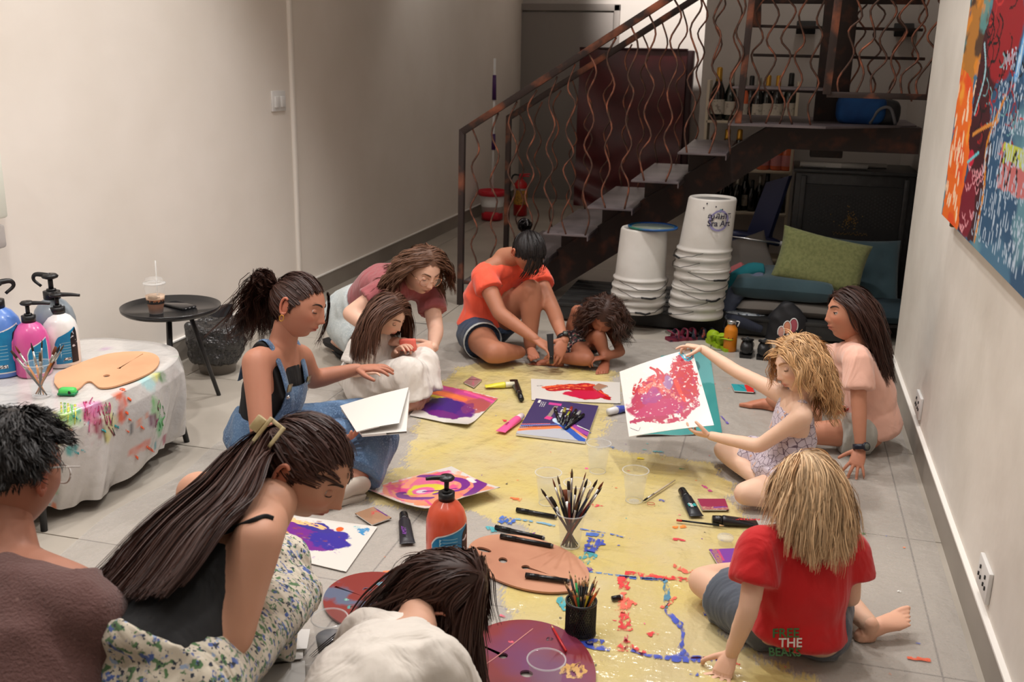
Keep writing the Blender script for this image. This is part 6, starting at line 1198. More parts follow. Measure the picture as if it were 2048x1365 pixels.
KID = dict(pel=(.105, .084), wst=(.090, .070), che=(.102, .073), sho=(.105, .047), nck=.038, sh=.038, el=.0275, wr=.0195, hp=.064, kn=.043, ca=.037, an=.026, ua=.031, fa=.0265)
class Person:
    def __init__(s, key, label, J, pr, skin, hs=1.0, group=None):
        s.J = {k: np.array(v, float) for k, v in J.items()}; s.p = pr; s.skin = np.array(skin); s.skin = (s.skin*.86+s.skin.mean()*.14)*np.array((1.02, 1.06, 1.02)); s.hs = hs
        r = s.J['pel'].copy(); r[2] = 0; s.root = thing('person', label, 'person', r, group); s.col = []
        s.hand = {}; s.parts = []; s.extra = []
    def rgt(s, k):
        a = s.J['shR']-s.J['shL'] if 'shR' in s.J else None; b = s.J['hpR']-s.J['hpL'] if 'hpR' in s.J else a
        return nrm(nrm(b)*(1-k)+nrm(a)*k)
    def torso_pts(s, grow=0., t0=-.12, t1=1., wst=1., noneck=False):
        J, p = s.J, s.p; pel, che, nck = J['pel'], J['chest'], J['neck']; mid = (J['shR']+J['shL'])/2
        sb = mid*.55+nck*.45; Q = [pel-(che-pel)*.18, pel, pel*.5+che*.5, che, sb*.85+che*.15, nck]
        R_ = [(p['pel'][0]*.8, p['pel'][1]*.8), p['pel'], p['wst'], p['che'], p['sho'], (p['nck']*1.15, p['nck']*1.0)]
        return Q, R_
    def torso(s, g=0., i0=0, i1=6, gb=None, n=22, rnd=True):
        Q, R_ = s.torso_pts(); gb = g if gb is None else gb; Q = Q[i0:i1]; R_ = [(a+g, b+gb) for a, b in R_[i0:i1]]
        C_ = catmull(Q, 4); t = np.linspace(0, len(Q)-1, len(C_)); RA = [(np.interp(x, range(len(Q)), [r[0] for r in R_]), np.interp(x, range(len(Q)), [r[1] for r in R_])) for x in t]
        ref = [s.rgt((i0+x)/5) for x in t]; return tube(C_, RA, n, ref=ref, rnd=False)
    def build(s, head, fwd, up, legs=('R', 'L'), arms=('R', 'L'), feet=('R', 'L'), vox=.0085, headkw=None, hair_offset=0):
        J, p = s.J, s.p; ps = [s.torso()]
        f_ = nrm(fwd); u_ = nrm(np.array(up, float)-f_*np.dot(up, f_)); r_ = np.cross(f_, u_); s.HM = np.stack([r_, f_, u_], 1); s.hc = J['head']; hs = s.hs
        nb = J['head']+s.HM @ np.array((0, -.022, -.075))*hs; ps.append(tube([J['neck']*.8+J['chest']*.2, J['neck'], nb*.7+J['neck']*.3, nb, nb+(nb-J['neck'])*.15+s.HM @ np.array((0, 0, .03))*hs], [p['nck']*1.25, p['nck']*1.05, p['nck']*.95, p['nck']*.95, p['nck']*.9], 16, rnd=True))
        mid = (J['shR']+J['shL'])/2
        for a in ('R', 'L'):
            if 'sh'+a not in J: continue
            ps.append(tube([J['neck']*.75+mid*.25, (J['neck']+J['sh'+a])/2-(0, 0, .003), J['sh'+a]], [p['nck']*.95, p['sh']*.95, p['sh']], 14, rnd=True))
            if 'el'+a in J and a in arms:
                ps.append(limb(J['sh'+a], J['el'+a], p['sh'], p['ua'], p['el'], belly=.45))
                if 'wr'+a in J: ps.append(limb(J['el'+a], J['wr'+a], p['el']*.98, p['fa']*1.03, p['wr'], belly=.25))
        for a in legs:
            if 'kn'+a in J:
                ps.append(limb(J['hp'+a], J['kn'+a], p['hp'], p['hp']*.86, p['kn'], belly=.35, n=18))
                if 'an'+a in J: ps.append(limb(J['kn'+a], J['an'+a], p['kn']*.97, p['ca']*1.08, p['an'], belly=.32, n=16))
        V, F = fuse(ps, vox, 7); col = np.tile(s.skin, (len(V), 1)); tone = vnoise(V, 9, 3)*.04; col = col*(1+tone[:, None])
        B = MB(); B.add(V, F, 0, np.clip(col, 0, 1))
        red = s.skin*np.array((1.03, .93, .91))
        for a, kw in s.hand.items():
            w = J['wr'+a]; d = J['ha'+a]-w; kw = dict(kw); n = kw.pop('n'); L_ = kw.pop('L', .175 if p is FEM else .125); side = kw.pop('side', 1)
            hp = hand_parts(w-nrm(d)*p['wr']*.2, d, n, side, L_, **kw); hv, hf = fuse(hp, L_*.0155, 2, clampz=.004); B.add(hv, hf, 0, np.tile(red*.5+s.skin*.5, (len(hv), 1)))
        for a in feet:
            if 'to'+a in J and a in legs:
                L_ = (.225 if p is FEM else .165); up_ = s.footup.get(a, (0, 0, 1)) if hasattr(s, 'footup') else (0, 0, 1)
                d = nrm(J['to'+a]-J['an'+a]); fp = foot_parts(J['an'+a], J['an'+a]+d*L_, up_, L_, 1 if a == 'L' else -1); fv, ff = fuse(fp, L_*.016, 3, clampz=.004); B.add(fv, ff, 0, np.tile(red, (len(fv), 1)))
        kw = dict(headkw or {}); 
        for v, f, c in head_mesh(s.HM, s.hc, hs, skin=s.skin, **kw): B.add(v, f, 0, np.clip(c, 0, 1))
        s.body = B.obj('body', skinmat(), s.root); s.lidm = mat('eyelid skin', tuple(s.skin*np.array((.84, .76, .73))), .5); return s
    def garment(s, name, parts, m, vox=.008, it=5, wr=.004, wf=16, seed=0, label=None, colfn=None, clampz=.006):
        V, F = fuse(parts, vox, it, wr, wf, seed, clampz); col = None
        if colfn is not None: col = colfn(V)
        o = mk(name, V, F, m, s.root, True, None, col)
        if label: o['label'] = label
        return o
    def W(s, x, y, z): return s.hc+s.HM @ (np.array((x, y, z))*s.hs)
# ------------------------------------------------------------------ hair
BRW = S(44, 30, 24); M_LASH = mat('dark lashes', (.008, .006, .006), .6)
def hairmat(nm, col, rough=.5): return mat(nm, col, rough, attr='mul', spec=.4)
def hair_mesh(strands, r0, m, name, parent, cap=None, var=.3, seed=0, taper=.2, wide=1.25):
    """strands (n, k, 3)"""
    S_ = np.asarray(strands, float); n, k, _ = S_.shape; r = np.random.RandomState(seed); S_ = S_.copy()
    for _ in range(2): S_[:, 1:-1] = .5*S_[:, 1:-1]+.25*(S_[:, :-2]+S_[:, 2:])
    T = np.gradient(S_, axis=1); T /= np.linalg.norm(T, axis=2, keepdims=True)+1e-9
    O = S_-P.hc; O /= np.linalg.norm(O, axis=2, keepdims=True)+1e-9; O = O+r.normal(size=(n, 1, 3))*.3; B = np.cross(T, O); B /= np.linalg.norm(B, axis=2, keepdims=True)+1e-9
    prof = np.interp(np.linspace(0, 1, k), [0, .15, .6, 1], [.75, 1, .9, taper]); rad = r0*wide*(.7+.6*r.rand(n, 1))*prof[None]
    V = np.stack([S_-B*rad[..., None], S_+B*rad[..., None]], 2).reshape(-1, 3); base = (np.arange(n)*k*2)[:, None]; i = np.arange(k-1)[None]*2
    q = np.stack([base+i, base+i+1, base+i+3, base+i+2], -1).reshape(-1, 4); sides = 2
    col = np.repeat(1+var*(r.rand(n)-.5)*2, k*sides)[:, None]*np.ones(3); F = [tuple(x) for x in q.tolist()]
    if cap is not None:
        cv, cf = cap; F += [tuple(i_+len(V) for i_ in f) for f in cf]; V = np.vstack([V, cv]); col = np.vstack([col, np.full((len(cv), 3), .8)])
    return mk(name, V, F, m, parent, True, None, col)
HR = np.array((.0765, .0985, .116))
def hairline(D, front=.62, side=-.12, back=-.62):
    """True where hair grows: D unit directions in head frame"""
    y, z = D[:, 1], D[:, 2]; lim = np.interp(y, [-1, -.45, .05, .4, .75, 1], [back, back*.8, side, side+.42, front-.02, front+.06]); return z > lim
def scalp_cap(P, grow=.003, **hl):
    bm = bmesh.new(); bmesh.ops.create_icosphere(bm, subdivisions=4, radius=1); bm.verts.index_update(); D = np.array([v.co[:] for v in bm.verts]); F = [tuple(v.index for v in p.verts) for p in bm.faces]; bm.free()
    ok = hairline(D, **hl); F = [f for f in F if ok[list(f)].all()]; sh = head_shape(D)*(1+grow/.1); return sh @ P.HM.T*P.hs+P.hc, F
def head_shape(D):
    x, y, z = D.T; zn = np.clip(-z, 0, 1); zp = np.clip(z, 0, 1); yf = np.clip(y, 0, 1); yb = np.clip(-y, 0, 1)
    X = x*.0735*(1-.36*zn**1.6*(.55+.45*yf))*(1+.03*yb); Y_ = y*.094; Z = z*.112
    Y_ = np.where(y > 0, Y_*(1-.10*zn)-.004*zp**2+.008*yf*zn, Y_*(1-.42*zn**1.3)-.004); return np.stack([X, Y_, Z], 1)
def roots(n, seed, **hl):
    r = np.random.RandomState(seed); D = r.normal(size=(n*6, 3)); D /= np.linalg.norm(D, axis=1, keepdims=True); D = D[hairline(D, **hl)][:n]; return D
def children(G, k, spread, seed, tip=.3):
    r = np.random.RandomState(seed); n, m, _ = G.shape; w_ = np.interp(np.linspace(0, 1, m), [0, .3, 1], [1, .9, tip])[None, None, :, None]
    O = r.normal(size=(n, k, 1, 3))*spread; return (G[:, None]+O*w_).reshape(n*k, m, 3)
def fall(P, n, steps, step, seed, part=0., vol=.012, grav=.35, comb=.55, stiff=.75, curl=0., cfreq=5., cols=(), gdir=(0, 0, -1), bias=(0, 0, 0), noise=.12, vols=None, lens=None, hold=4, **hl):
    """hair falling under gravity over head and body colliders"""
    r = np.random.RandomState(seed); D = roots(n, seed, **hl); n = len(D); HMx = P.HM; hs = P.hs
    p = head_shape(D)*1.0 @ HMx.T*hs+P.hc; sg = np.where(D[:, 0]-part+r.normal(size=n)*.05 > 0, 1., -1.)
    cm = np.stack([sg*1.0, -.35-.0*D[:, 1], -.55+0*sg], 1); cm = np.where((D[:, 1] < -.1)[:, None], np.stack([D[:, 0]*.8, -.2+0*sg, -1+0*sg], 1), cm)
    N0 = D @ HMx.T; d = cm @ HMx.T; d = d-N0*np.sum(d*N0, 1, keepdims=True)*.9; d /= np.linalg.norm(d, axis=1, keepdims=True)+1e-9
    lift = vol*(.25+.75*r.rand(n)) if vols is None else vols; out = [p.copy()]; g_ = np.array(gdir, float); bias = np.array(bias, float); lens = np.ones(n) if lens is None else lens
    L_ = step*(.85+.3*r.rand(n)); ph = r.rand(n)*6.28; cdir = r.normal(size=(n, 3)); noi = r.normal(size=(n, 3))
    for i in range(steps):
        k = min(1, i/hold); d = d*stiff+g_*grav*k+(cm @ HMx.T)*comb*(1-k)*.5+bias*.1+noi*noise*.15
        d /= np.linalg.norm(d, axis=1, keepdims=True); p = p+d*L_[:, None]
        # head collider
        q = (p-P.hc) @ HMx/hs; R_ = np.array((.0775, .097, .115))[None]+lift[:, None]*(1 if i > 1 else .6)/hs; e = np.linalg.norm(q/R_, axis=1); ins = (e < 1); 
        q2 = np.where(ins[:, None], q/np.maximum(e, 1e-6)[:, None], q); p2 = q2 @ HMx.T*hs+P.hc; d = np.where(ins[:, None], d+(p2-p)/L_[:, None]*.8, d); p = p2
        for a, b, rad in cols:
            a, b = np.array(a), np.array(b); ab = b-a; t = np.clip(((p-a) @ ab)/(ab @ ab+1e-9), 0, 1); c_ = a+t[:, None]*ab; v = p-c_; dist = np.linalg.norm(v, axis=1); rr_ = rad+lift*.5; ins = dist < rr_
            pn = np.where(ins[:, None], c_+v/np.maximum(dist, 1e-6)[:, None]*rr_[:, None], p); d = np.where(ins[:, None], d+(pn-p)/L_[:, None]*.8, d); p = pn
        p[:, 2] = np.maximum(p[:, 2], .02); out.append(p.copy())
    G = np.stack(out, 1)
    if curl:
        t = np.linspace(0, 1, G.shape[1])[None, :, None]; T = np.gradient(G, axis=1); T /= np.linalg.norm(T, axis=2, keepdims=True)+1e-9; A = np.cross(T, cdir[:, None]); A /= np.linalg.norm(A, axis=2, keepdims=True)+1e-9; B = np.cross(T, A)
        w_ = ph[:, None, None]+t*cfreq*2*pi; G = G+(A*np.cos(w_)+B*np.sin(w_))*curl*np.clip(t*3, 0, 1)
    return G
def swept(P, n, T, seed, k=9, vol=.006, **hl):
    """hair combed over the skull to a tie point T (head frame, metres)"""
    D = roots(n, seed, **hl); r = np.random.RandomState(seed+1); T = np.array(T, float); Td = T/np.linalg.norm(T); out = []
    lift = vol*(.3+.7*r.rand(len(D)))
    for t in np.linspace(0, 1, k):
        q = D*(1-t)+Td*t+np.array((0, -.12, .1))*math.sin(pi*t); q /= np.linalg.norm(q, axis=1, keepdims=True)+1e-9; s_ = head_shape(q); nn_ = s_/np.linalg.norm(s_, axis=1, keepdims=True); s_ = s_+nn_*(lift*math.sin(pi*min(1, t*1.2+.1))+.002)[:, None]
        w_ = max(0, (t-.75)/.25); s_ = s_*(1-w_)+(T+r.normal(size=s_.shape)*.006)*w_; out.append(s_ @ P.HM.T*P.hs+P.hc)
    return np.stack(out, 1)
def extend(G, path, spread, k=14, seed=0, curl=0., lens=None, ends=.03):
    """continue strands along a world path with per-strand offsets"""
    r = np.random.RandomState(seed); n = len(G); Q = catmull(np.array(path, float), 6); s_ = np.linspace(0, len(Q)-1, k); Pth = np.stack([np.interp(s_, range(len(Q)), Q[:, i]) for i in range(3)], 1); fr = frames(Pth); u = r.normal(size=(n, 2)); u /= np.maximum(np.linalg.norm(u, axis=1, keepdims=True), 1)*1.0; L_ = .8+.2*r.rand(n) if lens is None else lens
    sp = [np.interp(t, np.linspace(0, 1, len(spread)), [x[0] for x in spread]) for t in np.linspace(0, 1, k)], [np.interp(t, np.linspace(0, 1, len(spread)), [x[1] for x in spread]) for t in np.linspace(0, 1, k)]
    out = []
    for i in range(k):
        t = (i/(k-1))*L_; x = t*(k-1); i0 = np.clip(x.astype(int), 0, k-2); f_ = (x-i0)[:, None]; pc = Pth[i0]*(1-f_)+Pth[i0+1]*f_; a, b = fr[min(i, k-1)]
        out.append(pc+np.outer(u[:, 0]*sp[0][i], a)+np.outer(u[:, 1]*sp[1][i], b)+r.normal(size=(n, 3))*curl*.15)
    E_ = np.stack(out, 1); J_ = np.concatenate([G, E_], 1); m = J_.copy(); m[:, 1:-1] = .5*J_[:, 1:-1]+.25*(J_[:, :-2]+J_[:, 2:]); kk = G.shape[1]; m[:, :kk-2] = J_[:, :kk-2]; return m
def onbody(objs, pts, off=.003):
    vs, fs, n = [], [], 0
    for o in objs:
        vs += [q.co[:] for q in o.data.vertices]; fs += [tuple(i+n for i in p.vertices) for p in o.data.polygons]; n = len(vs)
    bvh = BVHTree.FromPolygons(vs, fs); out = []
    for x, y in pts:
        h, nn, _, dd = bvh.ray_cast(Vector(CAM), Vector(_ray(x, y)), 12)
        if h is not None: nv = np.array(nn); nv = -nv if nv @ _ray(x, y) > 0 else nv; out.append(np.array(h)+nv*off)
    return out
def facept(P, x, z, off=0.):
    me = P.body.data
    if not hasattr(P, 'bvh'): P.bvh = BVHTree.FromPolygons([q.co[:] for q in me.vertices], [tuple(p.vertices) for p in me.polygons])
    o = P.W(x, .19, z); h, n_, _, _ = P.bvh.ray_cast(Vector(o), Vector(-P.HM[:, 1]), .3); h = np.array(h) if h is not None else P.W(x, .09, z); return h+P.HM[:, 1]*off
def face(P, op=.0, brow=BRW, look=(0, 1, -.3), iris=S(60, 36, 24)):
    """eyes with lids (op 0 lowered .. 1 open), lashes and brows"""
    hs = P.hs
    for sg in (-1, 1):
        r = .0112*hs; sp_ = facept(P, sg*.031, .002); c = sp_-P.HM[:, 1]*(r*.80); v, f = ell((0, 0, 0), (r,)*3, 22, 16, M=np.array(((1, 0, 0), (0, 0, 1), (0, 1, 0)))); N_ = v/r; lk = nrm(look); a = N_ @ lk
        col = np.where((a > .94)[:, None], np.array((.01, .01, .01)), np.where((a > .83)[:, None], np.array(iris), np.array(S(205, 196, 190)))); mk('eye', v @ P.HM.T+c, f, M_EYE, P.root, True, None, col)
        zu = -.30+op*.62; zl_ = -.42-.12*op; an = np.linspace(-1.35, 1.35, 12)
        def shell(z0, z1, rr): return np.array([[(math.sin(a_)*math.cos(p_)*rr, math.cos(a_)*math.cos(p_)*rr, math.sin(p_)*rr) for a_ in an] for p_ in np.linspace(math.asin(z0), math.asin(z1), 7)]).reshape(-1, 3)
        sm_ = MB(); sm_.add(shell(zu, .96, r*1.09) @ P.HM.T+c, grid(7, 12)).add(shell(-.96, zl_, r*1.06) @ P.HM.T+c, grid(7, 12))
        o = sm_.obj('eyelid', P.lidm, P.root); lash = shell(zu, zu+.05, r*1.13)[:12] @ P.HM.T+c; MB().add(*tube(lash, [.0006]+[.0013*hs]*10+[.0006], 6)).obj('eyelashes', M_LASH, P.root)
        if brow is not None:
            pts = [facept(P, sg*x*1.0, z, .0014) for x, z in ((.011, .0225), (.019, .0265), (.029, .0295), (.039, .0285), (.047, .024))]; MB().add(*stube(pts, [(.0012, .0026), (.0012, .0034), (.0012, .0032), (.001, .0022), (.0006, .0008)], 4, 8, ref=P.HM[:, 1])).obj('eyebrow', mat('eyebrow hair', tuple(np.array(brow)), .8), P.root)
def Jp(d): return {k: GY(*v) for k, v in d.items()}
# joints: picture position and depth of each joint
PJ = {
 'P3': dict(pel=(520, 905, 3.12), chest=(545, 775, 3.14), neck=(562, 700, 3.16), head=(597, 612, 3.17), shR=(512, 725, 2.99), elR=(523, 868, 2.88), wrR=(652, 876, 3.0), haR=(722, 880, 3.0), shL=(600, 715, 3.33), elL=(625, 760, 3.45), wrL=(716, 738, 3.52), haL=(765, 735, 3.54), hpR=(535, 920, 3.05), knR=(755, 878, 3.15), anR=(712, 962, 2.98), toR=(660, 985, 2.92), hpL=(555, 890, 3.22), knL=(720, 850, 3.48), anL=(640, 900, 3.3), toL=(600, 910, 3.25)),
 'P4': dict(pel=(700, 625, 4.55), chest=(770, 570, 4.42), neck=(812, 562, 4.33), head=(845, 540, 4.25), shR=(772, 580, 4.22), elR=(700, 628, 4.12), wrR=(778, 683, 4.02), haR=(815, 685, 4.0), shL=(858, 580, 4.42), elL=(872, 662, 4.3), wrL=(866, 695, 4.12), haL=(842, 702, 4.06), hpR=(690, 645, 4.5), knR=(735, 700, 4.35), anR=(672, 695, 4.62), toR=(640, 680, 4.75), hpL=(705, 625, 4.65), knL=(780, 700, 4.45), anL=(720, 690, 4.8), toL=(700, 675, 4.9)),
 'P5': dict(pel=(715, 765, 4.0), chest=(738, 700, 3.98), neck=(750, 668, 3.97), head=(775, 628, 3.96), shR=(725, 685, 3.9), elR=(705, 745, 3.85), wrR=(738, 745, 3.75), haR=(770, 742, 3.72), shL=(770, 680, 4.05), elL=(785, 720, 4.05), wrL=(795, 700, 3.98), haL=(810, 690, 3.95), hpR=(725, 775, 3.93), knR=(820, 745, 3.9), anR=(828, 800, 3.9), toR=(812, 815, 3.86), hpL=(730, 765, 4.07), knL=(850, 725, 4.05), anL=(848, 790, 4.0), toL=(840, 805, 3.95)),
 'P6': dict(pel=(965, 680, 4.95), chest=(978, 590, 4.95), neck=(1008, 515, 4.9), head=(1058, 505, 4.8), shR=(965, 550, 4.8), elR=(1000, 628, 4.68), wrR=(1072, 680, 4.62), haR=(1108, 702, 4.6), shL=(1070, 545, 5.05), elL=(1108, 625, 4.85), wrL=(1128, 682, 4.66), haL=(1112, 714, 4.6), hpR=(950, 690, 4.88), knR=(985, 712, 4.6), anR=(1040, 705, 4.72), toR=(1080, 700, 4.78), hpL=(985, 690, 5.02), knL=(1062, 580, 4.85), anL=(1060, 705, 4.82), toL=(1072, 732, 4.7)),
 'P7': dict(pel=(1165, 705, 4.95), chest=(1165, 655, 4.95), neck=(1178, 625, 4.92), head=(1208, 632, 4.82), shR=(1155, 622, 4.9), elR=(1135, 672, 4.95), wrR=(1118, 705, 4.85), haR=(1108, 718, 4.78), shL=(1220, 655, 4.95), elL=(1242, 705, 4.85), wrL=(1205, 735, 4.75), haL=(1180, 742, 4.72), hpR=(1150, 710, 4.88), knR=(1175, 718, 4.72), anR=(1110, 722, 4.75), toR=(1085, 715, 4.75), hpL=(1180, 710, 4.98), knL=(1198, 672, 4.78), anL=(1210, 738, 4.8), toL=(1205, 750, 4.7)),
 'P8': dict(pel=(1570, 955, 3.5), chest=(1585, 870, 3.5), neck=(1600, 800, 3.5), head=(1600, 728, 3.5), shR=(1565, 790, 3.62), elR=(1470, 742, 3.72), wrR=(1403, 697, 3.8), haR=(1368, 690, 3.8), shL=(1605, 835, 3.37), elL=(1518, 893, 3.4), wrL=(1420, 872, 3.5), haL=(1388, 866, 3.52), hpR=(1560, 945, 3.58), knR=(1447, 912, 3.68), anR=(1515, 985, 3.45), toR=(1560, 1000, 3.4), hpL=(1590, 965, 3.42), knL=(1488, 1010, 3.3), anL=(1570, 1028, 3.32), toL=(1610, 1020, 3.38)),
 'P9': dict(pel=(1745, 850, 4.08), chest=(1735, 775, 4.06), neck=(1715, 700, 4.02), head=(1700, 628, 4.05), shR=(1655, 715, 4.15), elR=(1640, 780, 4.25), wrR=(1600, 830, 4.3), haR=(1570, 850, 4.3), shL=(1715, 718, 3.9), elL=(1718, 820, 3.82), wrL=(1721, 900, 3.76), haL=(1712, 930, 3.72), hpR=(1720, 860, 4.15), knR=(1600, 845, 4.3), anR=(1540, 825, 4.4), toR=(1495, 812, 4.42), hpL=(1735, 870, 4.0), knL=(1625, 872, 3.95), anL=(1570, 900, 4.05), toL=(1540, 900, 4.1)),
 'P10': dict(pel=(1590, 1290, 2.42), chest=(1605, 1180, 2.42), neck=(1622, 1075, 2.44), head=(1622, 985, 2.44), shL=(1520, 1090, 2.36), elL=(1497, 1220, 2.28), wrL=(1462, 1310, 2.3), haL=(1448, 1345, 2.28), shR=(1695, 1095, 2.5), elR=(1702, 1195, 2.48), wrR=(1640, 1200, 2.68), haR=(1600, 1200, 2.75), hpL=(1535, 1300, 2.44), knL=(1400, 1215, 2.62), anL=(1500, 1190, 2.78), toL=(1540, 1180, 2.85), hpR=(1635, 1300, 2.42), knR=(1640, 1240, 2.72), anR=(1738, 1275, 2.55), toR=(1815, 1262, 2.62)),
 'P11': dict(pel=(700, 1440, 1.62), chest=(760, 1330, 1.7), neck=(838, 1255, 1.82), head=(888, 1180, 1.95), shL=(730, 1275, 1.72), shR=(900, 1300, 1.75), elL=(640, 1370, 1.7), elR=(930, 1390, 1.9)),
 'P2': dict(pel=(330, 1290, 1.5), chest=(440, 1130, 1.65), neck=(545, 1010, 1.8), head=(612, 935, 1.92), shR=(515, 1080, 1.62), elR=(470, 1275, 1.6), wrR=(560, 1230, 1.75), haR=(590, 1220, 1.8), shL=(350, 985, 1.95), elL=(400, 1150, 2.0)),
 'P1': dict(pel=(60, 1500, 1.2), chest=(60, 1300, 1.35), neck=(25, 1110, 1.5), head=(28, 945, 1.55), shL=(-120, 1200, 1.35), shR=(165, 1210, 1.4)),
}
# ================================================================== cloth materials
def patmat(name, base, layers, rough=.85, bump=None):
    """layers: (kind, scale, lo, hi, colour)"""
    m = mat(name, base, rough, noise=None, bump=bump or (120, .25, .002), sheen=.2); nt = m.node_tree; N, L = nt.nodes, nt.links; b = N['Principled BSDF']; tc = [n for n in N if n.type == 'TEX_COORD'][0]; cur = None
    for kind, sc_, lo, hi, colr_ in layers:
        if kind == 'vor': t = N.new('ShaderNodeTexVoronoi'); t.feature = 'DISTANCE_TO_EDGE'; t.inputs['Scale'].default_value = sc_; o = t.outputs['Distance']
        elif kind == 'cell': t = N.new('ShaderNodeTexVoronoi'); t.inputs['Scale'].default_value = sc_; o = t.outputs['Distance']
        elif kind == 'wave': t = N.new('ShaderNodeTexWave'); t.inputs['Scale'].default_value = sc_; t.inputs['Distortion'].default_value = 1; o = t.outputs['Fac']
        else: t = N.new('ShaderNodeTexNoise'); t.inputs['Scale'].default_value = sc_; t.inputs['Detail'].default_value = 2; o = t.outputs['Fac']
        mp = N.new('ShaderNodeMapping'); mp.inputs['Location'].default_value = (sc_*.37, sc_*.11, lo*5); L.new(tc.outputs['Object'], mp.inputs[0]); L.new(mp.outputs[0], t.inputs['Vector'])
        mr = N.new('ShaderNodeMapRange'); mr.inputs[1].default_value = lo; mr.inputs[2].default_value = hi; L.new(o, mr.inputs[0]); mx = N.new('ShaderNodeMix'); mx.data_type = 'RGBA'; L.new(mr.outputs[0], mx.inputs[0])
        if cur is None: mx.inputs[6].default_value = tuple(base)+(1,)
        else: L.new(cur, mx.inputs[6])
        mx.inputs[7].default_value = tuple(colr_)+(1,); cur = mx.outputs[2]
    L.new(cur, b.inputs['Base Color']); return m
def folds(m, sc_=9, dist=.03, st=.55):
    nt = m.node_tree; N, L = nt.nodes, nt.links; b = N['Principled BSDF']; tc = [n for n in N if n.type == 'TEX_COORD'][0]; mp = N.new('ShaderNodeMapping'); mp.inputs['Rotation'].default_value = (.5, .7, .3); mp.inputs['Scale'].default_value = (1, 1, .38)
    t = N.new('ShaderNodeTexNoise'); t.inputs['Scale'].default_value = sc_; t.inputs['Detail'].default_value = 2.5; t.inputs['Distortion'].default_value = 1.4; L.new(tc.outputs['Object'], mp.inputs[0]); L.new(mp.outputs[0], t.inputs['Vector'])
    bp = N.new('ShaderNodeBump'); bp.inputs['Strength'].default_value = st; bp.inputs['Distance'].default_value = dist; L.new(t.outputs['Fac'], bp.inputs['Height'])
    old = b.inputs['Normal'].links[0].from_node if b.inputs['Normal'].links else None
    if old is not None: L.new(bp.outputs[0], old.inputs['Normal'])
    else: L.new(bp.outputs[0], b.inputs['Normal'])
    return m
def cloth(name, col, b=(140, .25, .0015), n=None): return folds(mat(name, col, .88, sheen=.25 if max(col) > .05 else 0, bump=b, noise=n or (6, tuple(x*.9 for x in col), .4, .7)))
def tank(P, g, i0, ft=.72, gb=None):
    """sleeveless top reaching the shoulders, narrowed at the armholes"""
    Q, R_ = P.torso_pts(); gb = g if gb is None else gb; Q = Q[i0:5]; R_ = [(a+g, b+gb) for a, b in R_[i0:5]]; R_[-1] = (R_[-1][0]*ft, R_[-1][1]); R_[-2] = (R_[-2][0]*.97, R_[-2][1])
    C_ = catmull(Q, 4); t = np.linspace(0, len(Q)-1, len(C_)); RA = [(np.interp(x, range(len(Q)), [r[0] for r in R_]), np.interp(x, range(len(Q)), [r[1] for r in R_])) for x in t]; return tube(C_, RA, 22, ref=[P.rgt((i0+x)/5) for x in t])
M_DENIM = patmat('blue denim', S(64, 88, 120), [('noise', 7, .42, .66, S(92, 124, 160)), ('noise', 160, .5, .7, S(112, 140, 172))], .9, (260, .4, .002)); folds(M_DENIM, 8, .035, .6)
M_DENDK = patmat('dark denim', S(30, 44, 66), [('noise', 8, .42, .7, S(52, 70, 98)), ('noise', 160, .5, .7, S(64, 82, 110))], .9, (260, .4, .002))
M_DENLT = patmat('pale denim', S(190, 198, 198), [('noise', 9, .45, .7, S(160, 172, 176)), ('noise', 160, .5, .7, S(206, 210, 208))], .9, (260, .4, .002))
M_BLK = cloth('black jersey', (.012, .012, .013)); M_MARN = cloth('dusty maroon jersey', S(158, 84, 88)); M_CORAL = cloth('coral orange jersey', S(250, 96, 68)); M_PINKT = cloth('salmon pink jersey', S(244, 192, 172)); M_REDT = cloth('red jersey', S(198, 20, 24)); M_WHD = cloth('off white linen', S(222, 214, 206)); M_WHT = cloth('cream white cotton', S(220, 212, 202)); M_GSH = cloth('grey blue cotton', S(84, 92, 104)); M_GREYS = cloth('light grey cotton', S(176, 176, 168))
M_FLOR = None
M_KNIT = patmat('mauve brown knit', S(128, 100, 92), [('noise', 90, .5, .72, S(110, 84, 78)), ('cell', 22, .0, .09, S(96, 66, 62))], .95, (170, .9, .004))
M_FLOR = patmat('cream floral fabric', S(206, 196, 178), [('noise', 58, .555, .6, S(84, 120, 78)), ('noise', 52, .6, .64, S(74, 96, 158)), ('noise', 90, .6, .64, S(40, 48, 64)), ('noise', 44, .66, .69, S(150, 168, 196))]); folds(M_FLOR, 8, .05, .8)
M_LAV = patmat('lavender dress with line print', S(206, 194, 206), [('vor', 40, .05, .02, S(110, 92, 108)), ('noise', 30, .64, .68, S(226, 170, 130))]); folds(M_LAV, 10, .03, .6)
M_DKF = patmat('dark flowered romper', S(40, 36, 44), [('noise', 60, .56, .6, S(150, 90, 90)), ('noise', 75, .58, .62, S(200, 190, 180)), ('noise', 66, .6, .64, S(60, 110, 80))])
def Jset(key, **ov):
    J = {k: GY(*v) for k, v in PJ[key].items()}
    for k, v in ov.items(): J[k] = GY(*v)
    return J
def lift(J, **mn):
    for k, z in mn.items():
        if k in J: J[k][2] = max(J[k][2], z)
def person(key, label, J, pr, skin, hs, fwd, up, hand=None, footup=None, scale=None, **kw):
    pr = dict(pr)
    if scale: pr = {k: (tuple(a*scale for a in v) if isinstance(v, tuple) else v*scale) for k, v in pr.items()}
    P = Person(key, label, J, pr, skin, hs); P.adult = hs > .95
    for a, kw_ in (hand or {}).items():
        kw_.setdefault('side', -1 if a == 'R' else 1); kw_.setdefault('L', .172 if P.adult else .122); P.hand[a] = kw_
    if footup: P.footup = footup
    P.build(J['head'], VC(*fwd), VC(*up), **kw); return P
